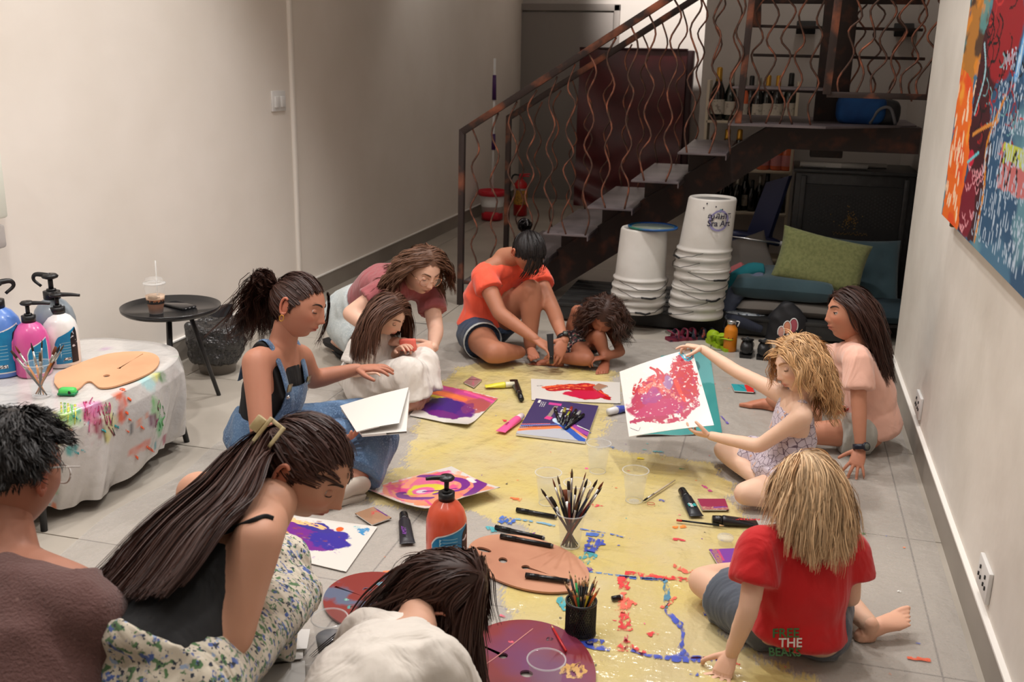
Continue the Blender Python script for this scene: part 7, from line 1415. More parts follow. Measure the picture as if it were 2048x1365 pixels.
def sleeve(P, a, t, g=.012, flare=.006):
    J, p = P.J, P.p; s0, e0 = J['sh'+a], J['el'+a]; d = e0-s0; return [tube([s0-nrm(d)*p['sh']*.7, s0, s0+d*t*.5, s0+d*t], [p['sh']*.55, p['sh']+g, (p['sh']+p['ua'])/2+g+flare*.5, p['ua']+g+flare], 16)]
def yoke(P, g=.01):
    J, p = P.J, P.p; mid = (J['shR']+J['shL'])/2; return [tube([J['shR'], J['neck']*.42+mid*.58, J['shL']], [p['sh']+g, p['sh']*1.02+g, p['sh']+g], 16, rnd=True)]
def shorts(P, legs=(('R', .6), ('L', .6)), g=.014, flare=.012):
    J, p = P.J, P.p; Q, R_ = P.torso_pts(); ps = [P.torso(g, 0, 3)]
    for a, t in legs: h, k = J['hp'+a], J['kn'+a]; d = k-h; ps.append(tube([h-nrm(d)*p['hp']*.6, h, h+d*t*.5, h+d*t], [p['hp']*.6, p['hp']+g, p['hp']*.95+g, np.interp(t, [0, .35, 1], [p['hp'], p['hp']*.86, p['kn']])+g+flare], 18))
    return ps
def cols(P, r=1.0): 
    J, p = P.J, P.p; c = [(J['shR'], J['shL'], (p['sh']+.012)*r), (J['neck'], J['chest'], p['che'][1]*r+.008), (J['chest'], J['pel'], p['wst'][1]*r+.012)]
    for a in 'RL':
        if 'el'+a in J: c.append((J['sh'+a], J['el'+a], p['ua']+.012))
    return c
def ring_at(P, a, b, t, r, wd, m, name, seg=20, th=.0035):
    a, b = np.array(a), np.array(b); c = a+(b-a)*t; d = nrm(b-a); (u, v), = [frames([c-d, c+d])[0]]; out = []
    rings = [[c+d*o+(u*math.cos(x)+v*math.sin(x))*q for x in np.linspace(0, 2*pi, seg, endpoint=False)] for o, q in ((-wd/2, r), (-wd/2, r+th), (wd/2, r+th), (wd/2, r), (-wd/2, r))]
    v_, f_ = loft([np.array(x) for x in rings], cap=False); return MB().add(v_, f_).obj(name, m, P.root)
def watch(P, a, face_dir, m, r, big=.017):
    e, w = P.J['el'+a], P.J['wr'+a]; ring_at(P, e, w, .93, r, .02, m, 'watch_strap'); c = e+(w-e)*.93; d = nrm(w-e); f_ = np.array(face_dir, float); f_ = nrm(f_-d*np.dot(f_, d)); M_ = basis(d, f_)
    o = MB().add(*lathe([(big*.9, 0), (big, .003), (big*.95, .009), (.001, .009)], 24)).obj('watch_case', m, None, tf=None); v = np.array([q.co[:] for q in o.data.vertices]) @ M_.T+c+f_*(r+.001); o.data.vertices.foreach_set('co', v.ravel()); par(o, P.root)
    v, f = lathe([(.001, .0095), (big*.72, .0095), (big*.72, .0102), (.001, .0102)], 20); MB().add(v @ M_.T+c+f_*(r+.001), f).obj('watch_face', mat('grey watch glass', S(90, 96, 90), .15), o)
from mathutils.bvhtree import BVHTree
def project(obj, v, f, c, xd, nd, m, name, off=.0015, par_=None):
    """lay flat shapes onto the surface of obj: c centre in front of it, nd outwards"""
    me = obj.data; bvh = BVHTree.FromPolygons([q.co[:] for q in me.vertices], [tuple(p.vertices) for p in me.polygons]); M_ = basis(xd, nd); pts = v @ M_.T+np.array(c); out = []
    for p in pts:
        h, nn, _, dd = bvh.ray_cast(Vector(p)+Vector(nd)*.12, -Vector(nd), .5)
        out.append(np.array(h)+np.array(nd)*off if h is not None else p)
    return MB().add(np.array(out), f).obj(name, m, par_ or obj, smooth=False)
M_EYE = mat('eye', (1, 1, 1), .12, attr=True, coat=.6)
def spine_back(P, u):
    J = P.J; up_ = nrm(J['neck']-J['pel']); f = nrm(np.cross(up_, P.rgt(u))); return -f
BROWN = S(44, 26, 20)
H_DK = hairmat('dark brown hair', S(58, 34, 26)); H_BLK = hairmat('black hair', S(30, 25, 25)); H_MID = hairmat('mid brown hair', S(104, 72, 54)); H_BR = hairmat('brown hair', S(88, 58, 44)); H_CUR = hairmat('dark curly hair', S(62, 38, 28)); H_BLO = hairmat('honey blond hair', S(208, 166, 118)); H_BLO2 = hairmat('ash blond hair', S(212, 178, 138)); H_MAN = hairmat('black curly hair', S(28, 24, 23))

# ================================================================== 1 woman in denim overalls
J = Jset('P3'); lift(J, pel=.115, hpR=.1, hpL=.1, knR=.16, knL=.10, anR=.06, anL=.05, toR=.035, toL=.035)
P = person('P3', 'woman in denim overalls and black top holding a sketchbook, dark hair in a messy bun', J, FEM, S(184, 118, 92), 1.02, (.93, -.3, .2), (.22, .95, .1),
           hand={'R': dict(n=VC(.1, -1, -.2), curl=(.35, .5, .3), L=.165), 'L': dict(n=VC(-.1, .95, .3), curl=(.12, .3, .25), spread=.2, L=.165)}, feet=(), headkw=dict(brow=S(34, 22, 18), smile=.6))
face(P, .1, S(36, 24, 20))
P.garment('tank_top', [tank(P, .007, 0, .0+.70)]+[stube([J['chest']+P.rgt(.7)*sg*.085+spine_back(P, .8)*-.085, J['sh'+a]*.62+J['neck']*.38+(0, 0, .052), J['chest']*.6+J['neck']*.4+P.rgt(.7)*sg*.09+spine_back(P, .8)*.085], [(.03, .012)]*3, 6, 12, ref=P.rgt(1)) for sg, a in ((1, 'R'), (-1, 'L'))], M_BLK, wr=.002)
dn = [P.torso(.022, 0, 3)]
for a in 'RL':
    h, k = J['hp'+a], J['kn'+a]; dn.append(limb(h, k, .108, .098, .085, n=20)); an_ = J['an'+a]; dn.append(tube([k, k*.5+an_*.5, k*.12+an_*.88], [.084, .082, .088], 20))
P.garment('overalls', dn, M_DENIM, wr=.007, wf=13)
def patch(P, name, m, rows, th=.006, nseg=14):
    """curved panel on the torso: rows = (t along torso curve, angle centre, half angle, offset)"""
    Q, R_ = P.torso_pts(); Cc = catmull(Q, 8); t = np.linspace(0, 5, len(Cc)); fr = frames(Cc, [P.rgt(x/5) for x in t]); vin, vout = [], []
    for tt, ac, ha, off in rows:
        i = int(np.argmin(np.abs(t-tt))); a, b = fr[i]; ra, rb = [np.interp(tt, range(6), [r[k] for r in R_]) for k in (0, 1)]
        for x in np.linspace(ac-ha, ac+ha, nseg): x = math.radians(x); vin.append(Cc[i]+a*math.cos(x)*(ra+off)+b*math.sin(x)*(rb+off)); vout.append(Cc[i]+a*math.cos(x)*(ra+off+th)+b*math.sin(x)*(rb+off+th))
    g_ = grid(len(rows), nseg); n = len(vin); m_ = MB().add(np.array(vout+vin), g_+[tuple(i+n for i in q[::-1]) for q in g_]); bd = [(i*nseg, (i+1)*nseg) for i in range(len(rows)-1)]
    return m_.obj(name, m, P.root), np.array(vout).reshape(len(rows), nseg, 3)
o, pv = patch(P, 'bib', M_DENIM, [(1.2, 90, 80, .024), (1.8, 90, 72, .024), (2.3, 90, 58, .022), (2.8, 90, 46, .022), (3.15, 90, 40, .022), (3.4, 90, 37, .022)])
for k, a in ((0, 'R'), (-1, 'L')):
    top = pv[-1][k]*.93+pv[-1][6]*.07; sh = J['sh'+a]*.6+J['neck']*.4+np.array((0, 0, .064)); bk = J['chest']+spine_back(P, .7)*.115+P.rgt(.6)*(.03 if a == 'R' else -.03)
    MB().add(*stube([top-(0, 0, .02), top+(sh-top)*.45+spine_back(P, .9)*-.012, sh, sh*.45+bk*.55+spine_back(P, .9)*.02, bk], [(.019, .004)]*5, 7, 10, ref=P.rgt(1))).obj('strap', M_DENIM, P.root)
    MB().add(*box(top+spine_back(P, .9)*-.006, (.03, .006, .03), .002, M=basis(P.rgt(1), nrm(J['neck']-J['chest'])))).obj('buckle', mat('brass buckle', S(150, 140, 120), .3, .9), P.root, smooth='auto')
    MB().add(*ell(top+spine_back(P, .9)*-.006-nrm(J['neck']-J['chest'])*.035, (.009, .009, .009), 12, 8)).obj('button', M_STEEL, P.root)
G = swept(P, 620, (0, -.118, .03), 3, vol=.01, front=.6, side=-.22, back=-.7)
bun = P.W(0, -.155, .045); r = np.random.RandomState(4); loops = []
for i in range(150):
    R_ = r.uniform(.022, .05); a = r.normal(size=3); a /= np.linalg.norm(a); b = np.cross(a, r.normal(size=3)); b /= np.linalg.norm(b); t = np.linspace(0, r.uniform(3.5, 6.2), 14)[:, None]; loops.append(bun+np.array((0, 0, -.01))+(a*np.cos(t)+b*np.sin(t))*R_*np.array((1, 1, 1.15)))
hair_mesh(children(G, 8, .0022, 5, .9), .0016, H_DK, 'hair', P.root, scalp_cap(P, .004, front=.6, side=-.2, back=-.68))
tl = np.repeat(bun[None], 170, 0)+r.normal(size=(170, 3))*.016; path = []
for i in range(12): t = i/11; path.append(tl+np.stack([-.05*t-.01*r.normal(size=170)*t+0*t, 0*tl[:, 0]+.02*r.normal(size=170)*t, -.19*t*t-.03*t+.0*tl[:, 0]], 1)*np.array((1, 1, .8))+r.normal(size=(170, 3))*.004+np.outer(r.normal(size=170), P.HM[:, 1])*.03*t)
flare = r.normal(size=(170, 3))*np.array((.05, .04, .03)); tail = np.stack(path, 1)+flare[:, None]*np.linspace(0, 1, 12)[None, :, None]**1.5
hair_mesh(children(np.array(loops), 6, .0022, 7, 1), .0014, H_DK, 'hair_bun', P.root); hair_mesh(children(tail, 12, .005, 6, .8), .0010, H_DK, 'loose_hair', P.root)
lock = [[P.W(sg*.05, .07, .07)+r.normal(size=3)*.003, P.W(sg*.068, .085, .02)+r.normal(size=3)*.004, P.W(sg*.07, .085, -.06)+r.normal(size=3)*.006, P.W(sg*.066, .08, -.13)+r.normal(size=3)*.010] for sg in (-1, -1) for _ in range(14)]
hair_mesh(np.stack([catmull(l, 4) for l in lock]), .0016, H_DK, 'face_strands', P.root)
q = P.W(.082, -.012, -.047); an = np.linspace(0, 2*pi, 18); MB().add(*tube([q+P.HM @ np.array((.001, math.sin(a)*.008, math.cos(a)*.011)) for a in an], [.0016]*18, 6)).obj('earring', M_GOLD, P.root)
# white sneaker with laces on her folded foot
def sneaker(P, an_, toe, up, m, L_=.25):
    d = nrm(np.array(toe)-an_); u = nrm(np.array(up, float)-d*np.dot(up, d)); s_ = np.cross(d, u); c = an_-u*.045-d*.03; root = P.root; W = lambda x, y, z: c+d*x*L_+s_*y*L_+u*z*L_
    ol = [(0, .10), (.1, .13), (.3, .12), (.55, .15), (.75, .17), (.92, .12), (1.0, .03), (1.0, -.03), (.92, -.11), (.75, -.15), (.55, -.14), (.3, -.12), (.1, -.13), (0, -.1)]
    v, f = prism([(x*L_, y*L_) for x, y in ol], 0, .026, M=np.stack([d, s_, u], 1), c=c)
    if np.dot(np.cross(d, s_), u) < 0: f = [q[::-1] for q in f]
    sh = MB().add(v, f).obj('shoe_sole', mat('rubber sole', S(206, 198, 188), .6), root, smooth='auto')
    v, f = stube([W(.0, 0, .22), W(.12, 0, .30), W(.3, 0, .30), W(.5, 0, .22), W(.75, 0, .14), W(.95, 0, .09)], [(.05, .08), (.095*1.1, .11), (.11, .12), (.125, .10), (.14, .07), (.07, .03)] if False else [(a*L_*1.0, b*L_) for a, b in ((.09, .14), (.115, .20), (.12, .19), (.135, .16), (.15, .10), (.08, .05))], 5, 18, ref=s_); up_ = MB().add(v, f).obj('shoe_upper', m, root)
    for k in range(5): x = .3+.08*k; z = .44-.06*k; MB().add(*stube([W(x, .08, z-.05), W(x+.03, 0, z+.0), W(x, -.08, z-.05)], [(.006, .002)]*3, 5, 6)).obj('lace', M_WHITE, up_)
    MB().add(*stube([W(.32, .02, .42), W(.38, .12, .5), W(.5, .2, .42), W(.46, .1, .36), W(.34, .0, .42)], .003, 6, 6)).obj('lace_bow', M_WHITE, up_)
sneaker(P, GY(716, 978, 2.96), GY(640, 990, 2.84), VC(.15, .8, .55), mat('off white canvas', S(196, 186, 174), .9), .19)
# sketchbook in her hand
A_ = [GY(664, 827, 3.1), GY(713, 864, 2.97), GY(798, 847, 3.0), GY(817, 775, 3.24)]; B_ = [GY(700, 860, 3.02)-(0, 0, .012), GY(716, 867, 2.98)-(0, 0, .010), GY(812, 860, 2.99)-(0, 0, .004), GY(819, 779, 3.24)-(0, 0, .006)]
A_ = [GY(664, 827, 3.05), GY(713, 864, 2.95), GY(798, 847, 2.98), GY(817, 775, 3.2)]
sb = thing('sketchbook', 'open white sketchbook resting in the hand of the woman in denim overalls', 'book', (A_[1]+A_[2])/2)
def quadsheet(Pq, th, name, m, par_, curl=.0):
    c = Cv(12, 12, WHT); return sheet(c, *Pq, name, M_VC, par_, bend=lambda u, v: curl*np.sin(u*pi)*.5, thick=th)
quadsheet([A_[1], A_[2], A_[3], GY(680, 812, 3.2)], .003, 'page', M_PAPER, sb, .006); lowr = np.array((0, 0, -.009)); quadsheet([A_[1]+lowr+(.02, 0, 0), GY(813, 861, 2.97)+(0, 0, -.004), GY(819, 779, 3.2)+lowr*.5, GY(682, 814, 3.2)+lowr], .008, 'page_block', M_PAPER, sb)

# ================================================================== 2 woman in maroon shirt with glasses
J = Jset('P4'); lift(J, anR=.05, anL=.045, knR=.12, knL=.12, toR=.03, toL=.03)
P = person('P4', 'woman with round glasses in a maroon shirt leaning over the white dress girl', J, FEM, S(226, 172, 148), 1.0, (.50, -.6, .62), (.36, .74, .56),
           hand={'R': dict(n=VC(.2, .8, .6), curl=(.5, .7, .4), L=.165, thumb=(1.2, .5)), 'L': dict(n=VC(.8, .3, .4), curl=(.6, .8, .5), L=.165, thumb=(1.2, .4))}, feet=(), headkw=dict(brow=S(96, 66, 50), lip=S(170, 84, 84)), scale=.96)
face(P, .05, S(96, 68, 52))
P.garment('shirt', [P.torso(.016, 2, 5), P.torso(.012, 3, 5)]+yoke(P, .014)+sleeve(P, 'R', .52, .016, .012)+sleeve(P, 'L', .55, .016, .012), M_MARN, wr=.006, wf=15)
P.garment('shorts', shorts(P, (('R', .82), ('L', .82)), .02, .016), M_DENLT, wr=.006)
G = fall(P, 420, 14, .0165, 8, part=.01, vol=.010, curl=.011, cfreq=2.0, cols=cols(P, .9), gdir=(-.1, .25, -1), comb=1.6, hold=9, noise=.05, front=.60, side=-.05, back=-.6)
hair_mesh(children(G, 9, .0045, 9, .7), .0014, H_MID, 'hair', P.root, scalp_cap(P, .005, front=.58, side=-.05, back=-.6))
gm = mat('gold wire frame', S(190, 140, 110), .25, .9); gl = thing('glasses', 'x', 'x'); bpy.data.objects.remove(gl)
g = MB()
for sg in (-1, 1): g.add(*tube([P.W(sg*.032+math.cos(a)*.024, .094-.006*abs(math.cos(a)), -.008+math.sin(a)*.022) for a in np.linspace(0, 2*pi, 28)], [.0013]*28, 6)); g.add(*tube([P.W(sg*.056, .09, -.003), P.W(sg*.072, .06, .0), P.W(sg*.078, -.01, .002)], [.0013]*3, 6))
g.add(*tube([P.W(-.009, .101, -.004), P.W(0, .104, -.001), P.W(.009, .101, -.004)], [.0013]*3, 6)); go = g.obj('glasses_frame', gm, P.root)
for sg in (-1, 1): an = np.linspace(0, 2*pi, 24, endpoint=False); v = np.array([P.W(sg*.032+math.cos(a)*.023, .0935-.006*abs(math.cos(a)), -.008+math.sin(a)*.021) for a in an]); MB().add(v, [tuple(range(24))]).obj('lens', mat('spectacle lens', (.9, .9, .9), .05, alpha=.12, spec=1), go, smooth=False)
M_SLIP = mat('black slipper foam', (.014, .014, .015), .7)
for (x, y, Y_, a0_), (dx, dy) in (((668, 705, 4.66, 0), (-.5, .55)),):
    c = GY(x, y, Y_); c[2] = .0; d3 = nrm(np.array((-.62, .35, .30))); u3 = VC(-.3, .5, .8); s3 = np.cross(d3, u3); ol = [(0, .04), (.06, .048), (.14, .04), (.2, .05), (.26, .03), (.275, 0), (.26, -.035), (.2, -.048), (.14, -.04), (.06, -.045), (0, -.035), (-.015, 0)]
    P0 = GY(700, 708, 4.5); P0[2] = .03; P1 = GY(622, 662, 4.82); d3 = nrm(P1-P0); s3 = nrm(np.cross(d3, (0, 0, 1))); u3 = np.cross(s3, d3)
    v, f = prism(ol, 0, .022, M=np.stack([d3, s3, u3], 1), c=P0); so = MB().add(v, f if np.dot(np.cross(d3, s3), u3) > 0 else [q[::-1] for q in f]).obj('slipper', M_SLIP, P.root, smooth='auto')
    MB().add(*stube([P0+d3*.06+s3*.052, P0+d3*.06-u3*.05, P0+d3*.06-s3*.052], [(.05, .006)]*3, 6, 12, ref=d3)).obj('slipper_strap', M_SLIP, so)
    V, F = fuse(foot_parts(P0+d3*.02-u3*.045, P0+d3*.2-u3*.045, -u3, .22, -1), .0045, 3, clampz=.004); mk('foot', V, F, skinmat(), P.root, True, None, np.tile(P.skin*.8, (len(V), 1)))
# folded card held by her
c = GY(816, 690, 3.985); sp = MB().add(*box(c, (.075, .022, .055), .006, M=basis(VC(.95, .1, .3), VC(-.1, .9, .3)))); tag(sp.obj('folded_card', mat('coral sponge', S(244, 132, 116), .85, noise=(30, S(236, 104, 90), .4, .7))), 'coral pink folded card held between the hands of the woman with glasses', 'folded_card')

# ================================================================== 3 girl in white dress
J = Jset('P5'); lift(J, pel=.085, hpR=.08, hpL=.08, anR=.05, anL=.05, toR=.025, toL=.025)
P = person('P5', 'long haired girl in an off white dress sitting in front of the woman with glasses', J, KID, S(224, 172, 148), .86, (.72, -.6, .3), (.35, .78, .45),
           hand={'R': dict(n=VC(-.1, .95, .3), curl=(.1, .2, .15), spread=.24, L=.125), 'L': dict(n=VC(.1, .9, .4), curl=(.4, .5, .3), L=.12)}, headkw=dict(child=True, brow=S(96, 66, 50)), scale=.92)
face(P, .0, S(110, 80, 62))
dr_ = [P.torso(.02, 0, 5)]+yoke(P, .012)+sleeve(P, 'R', .75, .02, .02)+sleeve(P, 'L', .75, .018, .016)
for a in 'RL': dr_.append(limb(J['hp'+a], J['kn'+a], .088, .085, .072, n=18)); k, n_ = J['kn'+a], J['an'+a]; dr_.append(tube([k, k*.5+n_*.5, k*.1+n_*.9], [.068, .075, .09], 18))
mk_ = (J['knR']+J['knL'])/2; ma = (J['anR']+J['anL'])/2; dr_.append(tube([J['pel']+(0, 0, .02), mk_*.6+J['pel']*.4-(0, 0, .02), mk_-(0, 0, .02)], [(.12, .08), (.12, .08), (.11, .06)], 18, ref=(0, 1, 0), rnd=True)); dr_.append(tube([mk_-(0, 0, .01), ma+(0, 0, .035)], [(.10, .05), (.125, .08)], 18, ref=(0, 1, 0)))
P.garment('dress', dr_, M_WHD, wr=.011, wf=14, it=4)
G = fall(P, 420, 16, .0165, 21, part=.0, vol=.008, curl=.003, cfreq=2, cols=cols(P, .95), gdir=(0, -.1, -1), comb=1.0, hold=7, noise=.05, front=.5, side=-.1, back=-.65)
hair_mesh(children(G, 8, .0045, 10, .7), .0014, H_BR, 'hair', P.root, scalp_cap(P, .005, front=.5, side=-.1, back=-.65))

# ================================================================== 4 woman in coral shirt
J = Jset('P6'); lift(J, pel=.12, hpR=.10, hpL=.10, knR=.085, anR=.06, toR=.06, anL=.075, toL=.03)
P = person('P6', 'woman in a coral orange shirt and denim shorts with head bowed and one knee raised', J, FEM, S(180, 112, 82), 1.0, (.28, -.93, .25), (.34, .3, .89),
           hand={'R': dict(n=VC(.35, .75, .55), curl=(.3, .55, .3), L=.17, thumb=(1., .4)), 'L': dict(n=VC(.4, .3, .85), curl=(.3, .5, .3), L=.165, thumb=(1., .4))}, headkw=dict(brow=S(20, 16, 16)), feet=('L',))
P.garment('shirt', [P.torso(.016, 1, 4), P.torso(.010, 2, 5, gb=.004)]+yoke(P, .01)+sleeve(P, 'R', .42, .014, .014)+sleeve(P, 'L', .36, .014, .014), M_CORAL, wr=.005, wf=14)
P.garment('shorts', shorts(P, (('R', .42), ('L', .3)), .012, .012), M_DENDK, wr=.003)
h, k = J['hpR'], J['knR']; ring_at(P, h, k, .44, .098, .018, M_DENLT, 'shorts_cuff', 26, .004)
G = swept(P, 640, (-.01, -.112, .028), 13, vol=.008, front=.56, side=-.2, back=-.7)
bun = P.W(-.005, -.135, .035); r = np.random.RandomState(8); loops = []
for i in range(110): R_ = r.uniform(.018, .038); a = r.normal(size=3); a /= np.linalg.norm(a); b = np.cross(a, r.normal(size=3)); b /= np.linalg.norm(b); t = np.linspace(0, r.uniform(3.5, 6.2), 14)[:, None]; loops.append(bun+(a*np.cos(t)+b*np.sin(t))*R_)
hair_mesh(children(G, 8, .002, 14, .9), .0015, H_BLK, 'hair', P.root, scalp_cap(P, .004, front=.56, side=-.2, back=-.68)); hair_mesh(np.array(loops), .0026, H_BLK, 'hair_bun', P.root)
fr_ = [[P.W(x, .07+r.normal()*.004, .085), P.W(x*1.2, .098, .05)+r.normal(size=3)*.003, P.W(x*1.3+.01, .118, .0)+r.normal(size=3)*.006, P.W(x*1.2+.015, .118, -.04)+r.normal(size=3)*.008] for x in np.linspace(-.05, .06, 40)]
hair_mesh(np.stack([catmull(l, 4) for l in fr_]), .002, H_BLK, 'fringe', P.root)
watch(P, 'L', VC(.3, .5, .8), M_BLACK, .029, .015)
a_, b_ = GY(1100, 668, 4.6), GY(1103, 728, 4.57); t = ptube(a_, b_+(0, 0, .0), .015, (.02, .02, .022), BK, 'black paint tube held upside down by the woman in the coral shirt', capL=.25)

# ================================================================== 5 curly haired child
J = Jset('P7'); lift(J, pel=.085, hpR=.075, hpL=.075, knR=.06, anR=.04, toR=.04, anL=.045, toL=.02, wrL=.07, haL=.06, wrR=.06, haR=.05)
P = person('P7', 'curly dark haired child in a flowered romper bent over their own feet', J, KID, S(164, 96, 68), .88, (-.25, -.8, .55), (.1, .5, .86),
           hand={'L': dict(n=VC(-.2, .9, .3), curl=(.5, .8, .5), L=.115)}, headkw=dict(child=True, brow=S(40, 26, 20)), feet=('L', 'R'), scale=.92)
P.garment('romper', [P.torso(.010, 0, 4)]+[stube([J['chest']+P.rgt(.8)*sg*.05+spine_back(P, .8)*-.06, J['sh'+a]*.6+J['neck']*.4+(0, 0, .034), J['chest']+P.rgt(.8)*sg*.05+spine_back(P, .8)*.06], [(.016, .006)]*3, 6, 10, ref=P.rgt(1)) for sg, a in ((1, 'R'), (-1, 'L'))]+shorts(P, (('R', .35), ('L', .3)), .008, .006)[1:], M_DKF, wr=.004)
G = fall(P, 420, 11, .0145, 31, part=.0, vol=.022, curl=.024, cfreq=2.6, cols=cols(P, .9), comb=.8, noise=.4, front=.45, side=-.15, back=-.6)
hair_mesh(children(G, 9, .006, 11, .9), .0011, H_CUR, 'hair', P.root, scalp_cap(P, .014, front=.45, side=-.15, back=-.6))

# ================================================================== 6 fair haired child in lavender dress
J = Jset('P8'); lift(J, pel=.085, hpR=.075, hpL=.08, knR=.065, knL=.06, anR=.05, anL=.045, toR=.035, toL=.03)
P = person('P8', 'fair curly haired child in a lavender dress holding up the magenta painting', J, KID, S(234, 186, 160), .90, (-.93, -.28, .2), (-.26, .95, .12),
           hand={'R': dict(n=VC(-.2, .95, .1), curls=[(.15, .3, .2), (.7, .8, .5), (.9, 1., .6), (.9, 1., .6)], L=.12, thumb=(1.3, .3)), 'L': dict(n=VC(-.1, -.9, .3), curls=[(.3, .4, .3), (.35, .5, .3), (.4, .5, .3), (.45, .5, .3)], L=.12, thumb=(1.2, .3), spread=.2)}, headkw=dict(child=True, brow=S(176, 130, 92), lip=S(206, 120, 112)))
face(P, .05, S(176, 132, 96))
dl = [tank(P, .010, 0, .74)]+[stube([J['chest']+P.rgt(.8)*sg*.055+spine_back(P, .8)*-.066, J['sh'+a]*.6+J['neck']*.4+(0, 0, .036), J['chest']+P.rgt(.8)*sg*.055+spine_back(P, .8)*.068], [(.022, .007)]*3, 6, 12, ref=P.rgt(1)) for sg, a in ((1, 'R'), (-1, 'L'))]
dl += [tube([J['pel']+(0, 0, .05), J['pel']-(0, 0, .01)], [(.11, .09), (.15, .13)], 20, ref=P.rgt(0))]+shorts(P, (('R', .62), ('L', .58)), .014, .018)[1:]
P.garment('dress', dl, M_LAV, wr=.006, wf=15)
G = fall(P, 480, 11, .0165, 41, part=-.012, vol=.012, curl=.014, cfreq=2.3, cols=cols(P, .9), comb=.9, hold=5, noise=.25, bias=VC(1, 0, 0)*.5, front=.50, side=-.02, back=-.6)
G2 = fall(P, 50, 6, .012, 42, part=-.2, vol=.022, curl=.006, cfreq=2, cols=cols(P, .9), comb=.3, noise=.6, bias=VC(-1, .1, .1)*1.2, front=.5, side=.5, back=.5)
hair_mesh(children(G, 9, .0055, 12, .8), .0011, H_BLO, 'hair', P.root, scalp_cap(P, .008, front=.5, side=-.02, back=-.6), var=.45); hair_mesh(children(G2, 8, .005, 13, .8), .0010, H_BLO, 'fringe', P.root, var=.4)

# ================================================================== 7 girl in salmon shirt
J = Jset('P9'); lift(J, pel=.095, hpR=.085, hpL=.085, knR=.06, knL=.075, anR=.05, anL=.045, toR=.03, toL=.03, wrL=.06, haL=.022, wrR=.1, haR=.06, elR=.17)
P = person('P9', 'dark haired girl in a salmon pink shirt sitting against the right wall, looking left', J, KID, S(192, 124, 94), .95, (-.97, .04, .12), (.06, .99, .1),
           hand={'L': dict(n=VC(.05, .8, .45), curl=(.06, .12, .08), spread=.30, L=.135, thumb=(.2, .1), tspread=.9)}, headkw=dict(child=True, brow=S(40, 26, 20), lip=S(176, 96, 86), lids=False), scale=1.1, feet=('R',))
face(P, .8, S(48, 32, 26), look=(0, 1, .02))
P.garment('shirt', [P.torso(.020, 1, 5), P.torso(.026, 0, 3)]+yoke(P, .012)+sleeve(P, 'L', .62, .016, .012)+sleeve(P, 'R', .6, .014, .01), M_PINKT, wr=.006, wf=12)
shirt9 = [o for o in P.root.children if o.name.startswith('shirt')][0]
P.garment('shorts', shorts(P, (('R', .5), ('L', .52)), .014, .012), M_GREYS, wr=.004)
for nm, pts, col_ in (('blue_print', [(1655, 776), (1668, 772), (1682, 784), (1684, 792), (1672, 794), (1664, 806), (1656, 810)], S(120, 172, 190)), ('red_print', [(1664, 808), (1698, 812), (1692, 822), (1668, 832)], S(206, 40, 40))):
    cq = np.array([GY(x, y, 3.9) for x, y in pts]); cen_ = cq.mean(0); nd = VC(-.3, .1, .95); M_ = basis(VC(1, 0, 0), nd); loc = (cq-cen_) @ M_; loc[:, 2] = 0
    vs = [loc[i] for i in range(len(loc))]; sub = catmull(np.vstack([loc, loc[:1]]), 4)[:-1]; full = np.vstack([[0, 0, 0], sub*.5, sub]); n = len(sub); ff = [(0, 1+i, 1+(i+1) % n) for i in range(n)]+[(1+i, 1+n+i, 1+n+(i+1) % n, 1+(i+1) % n) for i in range(n)]
    project(shirt9, full, ff, cen_, VC(1, 0, 0), nd, mat('shirt print', col_, .8), nm)
watch(P, 'L', VC(.4, .5, .8), mat('navy watch', S(30, 34, 48), .4), .0245, .017)
hp_, hc_ = P.HM[:, 1], P.HM[:, 2]
G = fall(P, 460, 15, .0165, 51, part=.0, vol=.010, curl=.004, cfreq=1.6, cols=cols(P, 1.05), comb=1.0, hold=6, noise=.08, bias=-P.HM[:, 1]*1.3, front=.55, side=-.1, back=-.6)
hair_mesh(children(G, 8, .0045, 15, .7), .0014, H_DK, 'hair', P.root, scalp_cap(P, .006, front=.55, side=-.1, back=-.6))

# ================================================================== 8 child in red shirt, from behind
J = Jset('P10'); lift(J, pel=.085, hpR=.08, hpL=.08, knL=.07, knR=.075, anR=.05, toR=.045, anL=.05, toL=.03, wrL=.05, haL=.02, elR=.12, wrR=.06)
P = person('P10', 'child with straight blond hair in a red shirt seen from behind', J, KID, S(230, 178, 150), .88, (-.5, -.15, -.85), (-.05, .96, .22),
           hand={'L': dict(n=VC(0, .8, .5), curl=(.08, .15, .1), spread=.28, L=.125, thumb=(.2, .1), tspread=.9)}, feet=('R',), footup={'R': VC(-.25, .75, .6)}, headkw=dict(child=True, brow=S(190, 150, 110)), scale=1.02)
P.garment('shirt', [P.torso(.020, 1, 5), P.torso(.024, 0, 3)]+yoke(P, .014)+sleeve(P, 'L', .62, .018, .016)+sleeve(P, 'R', .62, .018, .016), M_REDT, wr=.0055, wf=12)
sh10 = [o for o in P.root.children if o.name.startswith('shirt')][0]
P.garment('shorts', shorts(P, (('L', .68), ('R', .5)), .018, .016), M_GSH, wr=.004)
GRN = mat('green print', S(66, 110, 66), .8); WPR = mat('white shirt print', S(226, 220, 216), .8)
for tx_, x, y, sz_, m_ in (('FREE', 1576, 1274, .030, GRN), ('THE', 1584, 1294, .030, WPR), ('BEARS', 1570, 1313, .029, GRN)):
    v, f = text_mesh(tx_, sz_); nd = VC(-.05, .35, .93); project(sh10, v, f, GY(x, y, 2.3), VC(1, .02, .1), nd, m_, 'lettering', .003)
G = fall(P, 520, 9, .0155, 61, part=.0, vol=.006, curl=.004, cfreq=1.4, cols=cols(P, .8), comb=.8, noise=.22, front=.5, side=-.05, back=-.6)
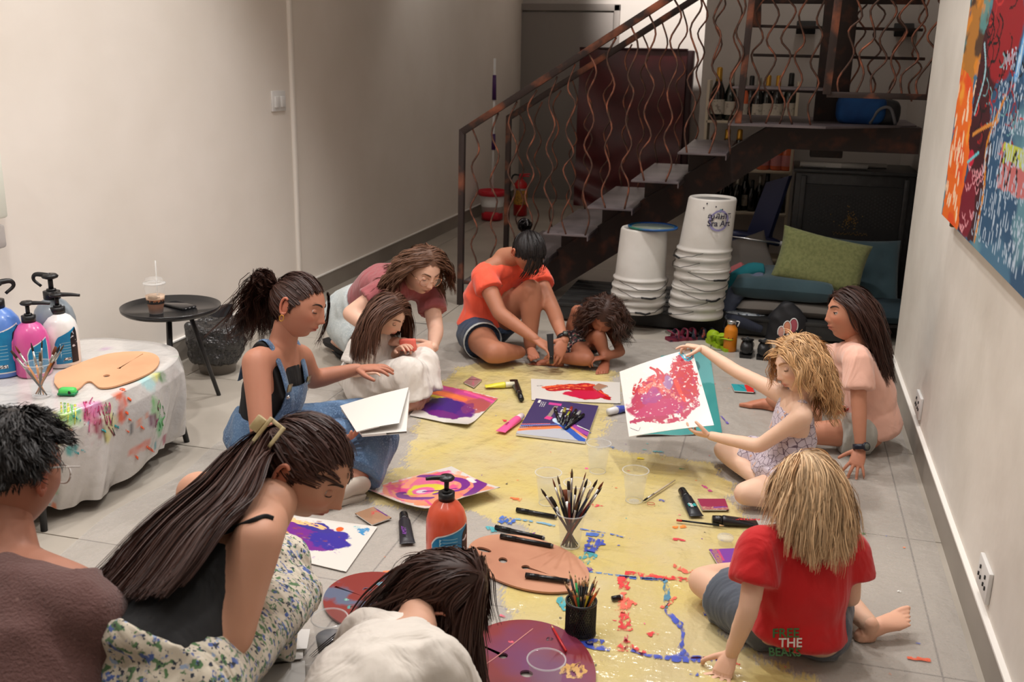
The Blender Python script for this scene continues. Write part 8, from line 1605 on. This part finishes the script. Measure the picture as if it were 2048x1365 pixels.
hair_mesh(children(G, 9, .0055, 16, .8), .0011, H_BLO2, 'hair', P.root, scalp_cap(P, .006, front=.5, side=-.05, back=-.6), var=.45)

# ================================================================== 9 dark haired child in cream shirt
J = Jset('P11', pel=(640, 1560, 1.45), chest=(735, 1370, 1.62), neck=(838, 1262, 1.80), shL=(735, 1265, 1.82), shR=(880, 1330, 1.66), elL=(690, 1370, 1.98), elR=(930, 1450, 1.72)); J['pel'][2] = max(J['pel'][2], .16)
J['hpR'] = J['pel']+(.06, -.05, -.02); J['hpL'] = J['pel']+(-.06, .05, -.02); J['knR'] = np.array((J['pel'][0]+.2, J['pel'][1]+.02, .06)); J['knL'] = np.array((J['pel'][0]+.02, J['pel'][1]+.2, .06)); J['anR'] = J['knR']+(-.16, -.18, -.01); J['anL'] = J['knL']+(-.18, -.16, -.01)
P = person('P11', 'child with dark hair in a cream shirt bending over the palettes', J, KID, S(206, 150, 124), .92, (.55, -.62, -.55), (.45, .62, .62), headkw=dict(child=True, brow=BROWN), feet=(), scale=1.08)
P.garment('shirt', [P.torso(.022, 1, 5), P.torso(.028, 0, 3)]+yoke(P, .014)+sleeve(P, 'L', .95, .02, .016)+sleeve(P, 'R', .95, .02, .016), M_WHT, wr=.008, wf=12)
P.garment('trousers', shorts(P, (('L', .95), ('R', .95)), .014, .008), M_GSH, wr=.004)
G = fall(P, 460, 17, .016, 71, part=.01, vol=.008, curl=.003, cfreq=1.4, cols=cols(P, .95), comb=.7, noise=.1, bias=VC(.5, 0, 0)*.4, front=.5, side=-.1, back=-.85)
G3 = fall(P, 60, 17, .017, 72, part=.3, vol=.012, curl=.004, cfreq=1.5, cols=cols(P, .95), comb=.5, noise=.3, bias=VC(-1, 0, 0)*2.2, front=.2, side=-.1, back=-.65)
hair_mesh(children(np.concatenate([G[:, :18], G3]), 8, .0045, 17, .7), .0014, H_DK, 'hair', P.root, scalp_cap(P, .006, front=.5, side=-.1, back=-.65))

# ================================================================== 10 long haired woman with claw clip
J = Jset('P2', pel=(292, 1325, 1.43), chest=(425, 1140, 1.64), shL=(395, 985, 1.90), elR=(466, 1278, 1.52), wrR=(492, 1190, 1.76), haR=(510, 1170, 1.84), elL=(420, 1120, 2.02), wrL=(520, 1170, 2.1), haL=(560, 1180, 2.12))
J['hpR'] = J['pel']+P.HM[:, 0]*0+np.array((.09, -.02, -.03)); J['hpL'] = J['pel']+np.array((-.08, .09, -.03)); J['knR'] = GY(470, 1190, 1.95); J['knL'] = GY(560, 1130, 2.1); J['anR'] = J['knR']+(-.03, -.16, -.30); J['anL'] = J['knL']+(-.02, -.14, -.28)
J['anR'][2] = .06; J['anL'][2] = .06
P = person('P2', 'woman with very long brown hair, claw clip, black top and floral skirt', J, FEM, S(200, 140, 112), 1.08, (.80, -.58, .12), (.56, .78, .3), headkw=dict(brow=S(40, 26, 20), smile=1.0), feet=())
face(P, .0, S(44, 30, 24))
P.garment('camisole', [P.torso(.006, 0, 4)], M_BLK, wr=.002)
rg = P.rgt(.9)
for pts in ([(322, 1128), (350, 1112), (400, 1090), (450, 1068), (500, 1046), (528, 1036), (545, 1040)], [(262, 1070), (300, 1030), (345, 1000), (385, 980)]):
    q = onbody([P.body], pts, .003)
    if len(q) > 2: MB().add(*stube(q, [(.005, .0022)]*len(q), 5, 8)).obj('shoulder_strap', M_BLK, P.root)
sk_ = [P.torso(.026, 0, 2)]
for a in 'RL': sk_ += [limb(J['hp'+a], J['kn'+a], .115, .10, .085, n=18), tube([J['kn'+a], J['kn'+a]*.4+J['an'+a]*.6, J['an'+a]], [.085, .10, .12], 18)]
km = (J['knR']+J['knL'])/2; sk_.append(tube([J['pel']-(0, 0, .04), km-(0, 0, .02)], [(.19, .10), (.17, .10)], 20, ref=rg, rnd=True)); sk_.append(tube([J['pel']-(0, 0, .02), J['pel']*np.array((1, 1, 0))+(-.02, -.02, .05)], [(.18, .14), (.24, .2)], 20, ref=rg)); sk_.append(tube([km, GY(588, 1150, 2.14)], [(.09, .06), (.03, .025)], 14, rnd=True))
P.garment('skirt', sk_, M_FLOR, wr=.008, wf=11)
rf = stube([J['chest']+rg*x+spine_back(P, .8)*.1+nrm(J['neck']-J['chest'])*-.0 for x in np.linspace(-.11, -.02, 5)], .012, 4, 10); 
P.garment('lace_trim', [rf], mat('black and white lace', (.03, .03, .03), .9, noise=(60, (.5, .5, .5), .6, .62)), vox=.004, it=1, wr=.004, wf=60)
def ext2(G, path, spread, k, seed, ref, ends=.2):
    r = np.random.RandomState(seed); n = len(G); Q = catmull(np.array(path, float), 8); ss = np.linspace(0, len(Q)-1, k+1)[1:]; Pth = np.stack([np.interp(ss, range(len(Q)), Q[:, i]) for i in range(3)], 1); fr = frames(Pth, ref); u = r.uniform(-1, 1, size=(n, 1)); v = r.normal(size=(n, 1))*.5; L_ = 1-ends*r.rand(n); out = []
    for i in range(k):
        x = i*L_; i0 = np.clip(x.astype(int), 0, k-2); f_ = (x-i0)[:, None]; pc = Pth[i0]*(1-f_)+Pth[i0+1]*f_; a, b = fr[i]; sa, sb = [np.interp(i/(k-1), np.linspace(0, 1, len(spread)), [q[j] for q in spread]) for j in (0, 1)]
        out.append(pc+u*a*sa+v*b*sb+.004*np.sin(u*9+i*.5)*a)
    J_ = np.concatenate([G, np.stack(out, 1)], 1); m = J_.copy(); kk = G.shape[1]
    for _ in range(2): m[:, kk-3:-1] = .5*m[:, kk-3:-1]+.25*(m[:, kk-4:-2]+m[:, kk-2:])
    return m
bk1 = spine_back(P, .95); bk2 = spine_back(P, .6); Tt = (0, -.112, .012)
G = swept(P, 420, Tt, 83, vol=.008, front=.58, side=-.2, back=-.7)
G4 = swept(P, 260, (.0, -.085, -.045), 84, vol=.007, front=.2, side=-.35, back=-.75)
c0 = P.W(*Tt); pth = [c0, c0*.35+J['neck']*.65+bk1*.085, J['neck']*.6+J['chest']*.4+bk1*.105, J['chest']+bk2*.125, J['chest']*.5+J['pel']*.5+bk2*.122, J['pel']*.8+J['chest']*.2+bk2*.13]
H1 = ext2(G, pth, [(.02, .01), (.065, .012), (.115, .014), (.14, .014), (.13, .012)], 16, 85, [rg]*16, .25); H2 = ext2(G4, [P.W(0, -.085, -.05)]+pth[1:], [(.03, .01), (.08, .012), (.12, .012), (.13, .012), (.11, .012)], 16, 86, [rg]*16, .3)
hair_mesh(children(np.concatenate([H1, H2]), 6, .004, 18, .8), .0014, hairmat('long chestnut hair', S(62, 36, 28)), 'hair', P.root, scalp_cap(P, .004, front=.58, side=-.2, back=-.68), var=.35)
M_CLIP = mat('cream marbled acetate', S(206, 190, 150), .3, noise=(30, S(176, 156, 112), .4, .6), coat=.5); cc_ = onbody([o for o in P.root.children if o.name.startswith('hair')], [(537, 880)], .004); cc_ = cc_[0] if cc_ else P.W(.04, -.1, .01); nd = nrm(nrm(CAM-cc_)+.35*VC(-1, .2, 0)); xd = VC(.6, .8, 0); M_ = basis(xd, nd)
t = thing('hair_claw', 'cream rectangular claw clip in the hair of the long haired woman', 'hair clip', cc_); fr_ = MB()
for x, y, a, b in ((0, .018, .085, .009), (0, -.018, .085, .009), (.038, 0, .009, .045), (-.038, 0, .009, .045)): v, f = box((x, y, -.9*(x*x)*2.2), (a, b, .006), .002); fr_.add(v @ M_.T+cc_+nd*.01, f)
fr_.obj('clip_frame', M_CLIP, t, smooth='auto'); v, f = box((.012, .036, -.006), (.036, .024, .014), .003); MB().add(v @ M_.T+cc_+nd*.01, f).obj('clip_wing', M_CLIP, t, smooth='auto')
# small flowers trim
# ================================================================== 11 man at the left edge
J = Jset('P1', shR=(172, 1235, 1.40), shL=(-135, 1225, 1.34), neck=(18, 1125, 1.46), chest=(40, 1300, 1.36), pel=(60, 1560, 1.2), elR=(215, 1420, 1.45), elL=(-180, 1450, 1.4)); J['pel'][2] = .2
P = person('P1', 'man in a mauve brown knit sweater with short black curls and glasses', J, FEM, S(172, 110, 86), 1.06, (.28, -.08, -.95), (.0, .99, .1), headkw=dict(brow=(.01, .01, .01)), feet=(), legs=(), scale=1.12)
P.garment('sweater', [P.torso(.02, 0, 5), tube([J['neck']-(0, 0, .03), J['neck']+(0, 0, .012)], [.085, .068], 18)]+yoke(P, .02)+sleeve(P, 'R', 1., .022, .01)+sleeve(P, 'L', 1., .02, .01), M_KNIT, wr=.006, wf=9)
mz = J['pel']; P.garment('trousers', [tube([mz+(0, 0, .02), mz-(0, 0, .16)], [(.17, .13), (.19, .16)], 20)], M_GSH)
G = fall(P, 560, 7, .0065, 91, part=0, vol=.015, curl=.009, cfreq=2.4, comb=.5, grav=.25, noise=.35, bias=VC(.6, .2, 0)*.35, front=.5, side=.30, back=.12)
D_ = roots(900, 92, front=.5, side=.06, back=-.3); p0 = head_shape(D_) @ P.HM.T*P.hs+P.hc; nn_ = D_ @ P.HM.T; dn_ = np.array((0, 0, -1.)); sh_ = np.stack([p0, p0+nn_*.004+dn_*.003, p0+nn_*.005+dn_*.009], 1)
hair_mesh(children(G, 9, .005, 19, .9), .0012, H_MAN, 'hair', P.root, scalp_cap(P, .010, front=.5, side=.25, back=.05)); hair_mesh(sh_, .0012, H_MAN, 'short_hair', P.root, scalp_cap(P, .0012, front=.5, side=.1, back=-.3))
g = MB(); g.add(*tube([P.W(.082, -.02, .012), P.W(.083, .03, .014), P.W(.076, .088, .012)], [.0022]*3, 8)); g.add(*tube([P.W(-.082, -.02, .012), P.W(-.083, .03, .014), P.W(-.076, .088, .012)], [.0022]*3, 8))
for sg in (-1, 1): g.add(*tube([P.W(sg*.034+math.cos(a)*.024, .098-.012*abs(math.cos(a)), -.006+math.sin(a)*.018) for a in np.linspace(0, 2*pi, 26)], [.002]*26, 6))
g.add(*tube([P.W(-.01, .104, .0), P.W(.01, .104, .0)], [.002]*2, 6)); g.obj('glasses_frame', mat('clear acetate frame', S(210, 206, 200), .2), P.root)
# thin runs and dabs of paint on the plastic table cover
rr = random.Random(9)
def drip(pts, r, col):
    q = onbody([cl_], pts, .0012)
    if len(q) < 2: return
    MB().add(*stube(q, [(r*rr.uniform(.6, 1.3), .0012) for _ in q], 4, 6, ref=np.array((-.3, .95, 0)))).obj('paint_drip', PM(col), cl_)
for i in range(13): x = 170+i*4.2; y = 800+rr.uniform(-4, 16); drip([(x+rr.uniform(-3, 3), y+k*rr.uniform(10, 15)) for k in range(rr.randint(2, 5))], rr.uniform(.002, .005), [S(190, 60, 120), S(160, 30, 70), S(206, 110, 150)][i % 3])
drip([(206, 822), (212, 846), (222, 862), (228, 872)], .004, S(120, 20, 50)); drip([(226, 826), (223, 850), (230, 872)], .0018, S(40, 40, 50))
for i in range(9): x = 316+rr.uniform(0, 18); y = 800+rr.uniform(0, 50); drip([(x, y), (x+rr.uniform(-5, 5), y+9), (x+rr.uniform(-6, 6), y+18)], rr.uniform(.002, .004), [S(90, 180, 90), S(60, 150, 80), S(120, 50, 80)][i % 3])
for x, y, w_ in ((246, 778, .009), (258, 796, .008), (252, 822, .008), (260, 838, .006), (284, 853, .006), (296, 893, .010), (304, 899, .007), (272, 911, .010), (254, 860, .004)): drip([(x-3, y), (x, y+2), (x+4, y+5)], w_, S(238, 92, 42))
for x, y in ((148, 832), (156, 838), (152, 904), (165, 900), (140, 880), (232, 852), (206, 860)): drip([(x-3, y), (x+1, y+1), (x+5, y+3)], .006, S(44, 150, 156))
for i in range(5): x = 122+i*7; drip([(x, 806+i), (x+1, 825), (x-1, 842+rr.uniform(0, 14))], .0035, [S(206, 206, 80), S(120, 190, 110)][i % 2])
print('TRIS', sum(sum(len(p.vertices)-2 for p in o.data.polygons) for o in C.objects if o.type == 'MESH' and o.data.users == 1)); print('faces', sum(len(o.data.polygons) for o in C.objects if o.type == 'MESH'))
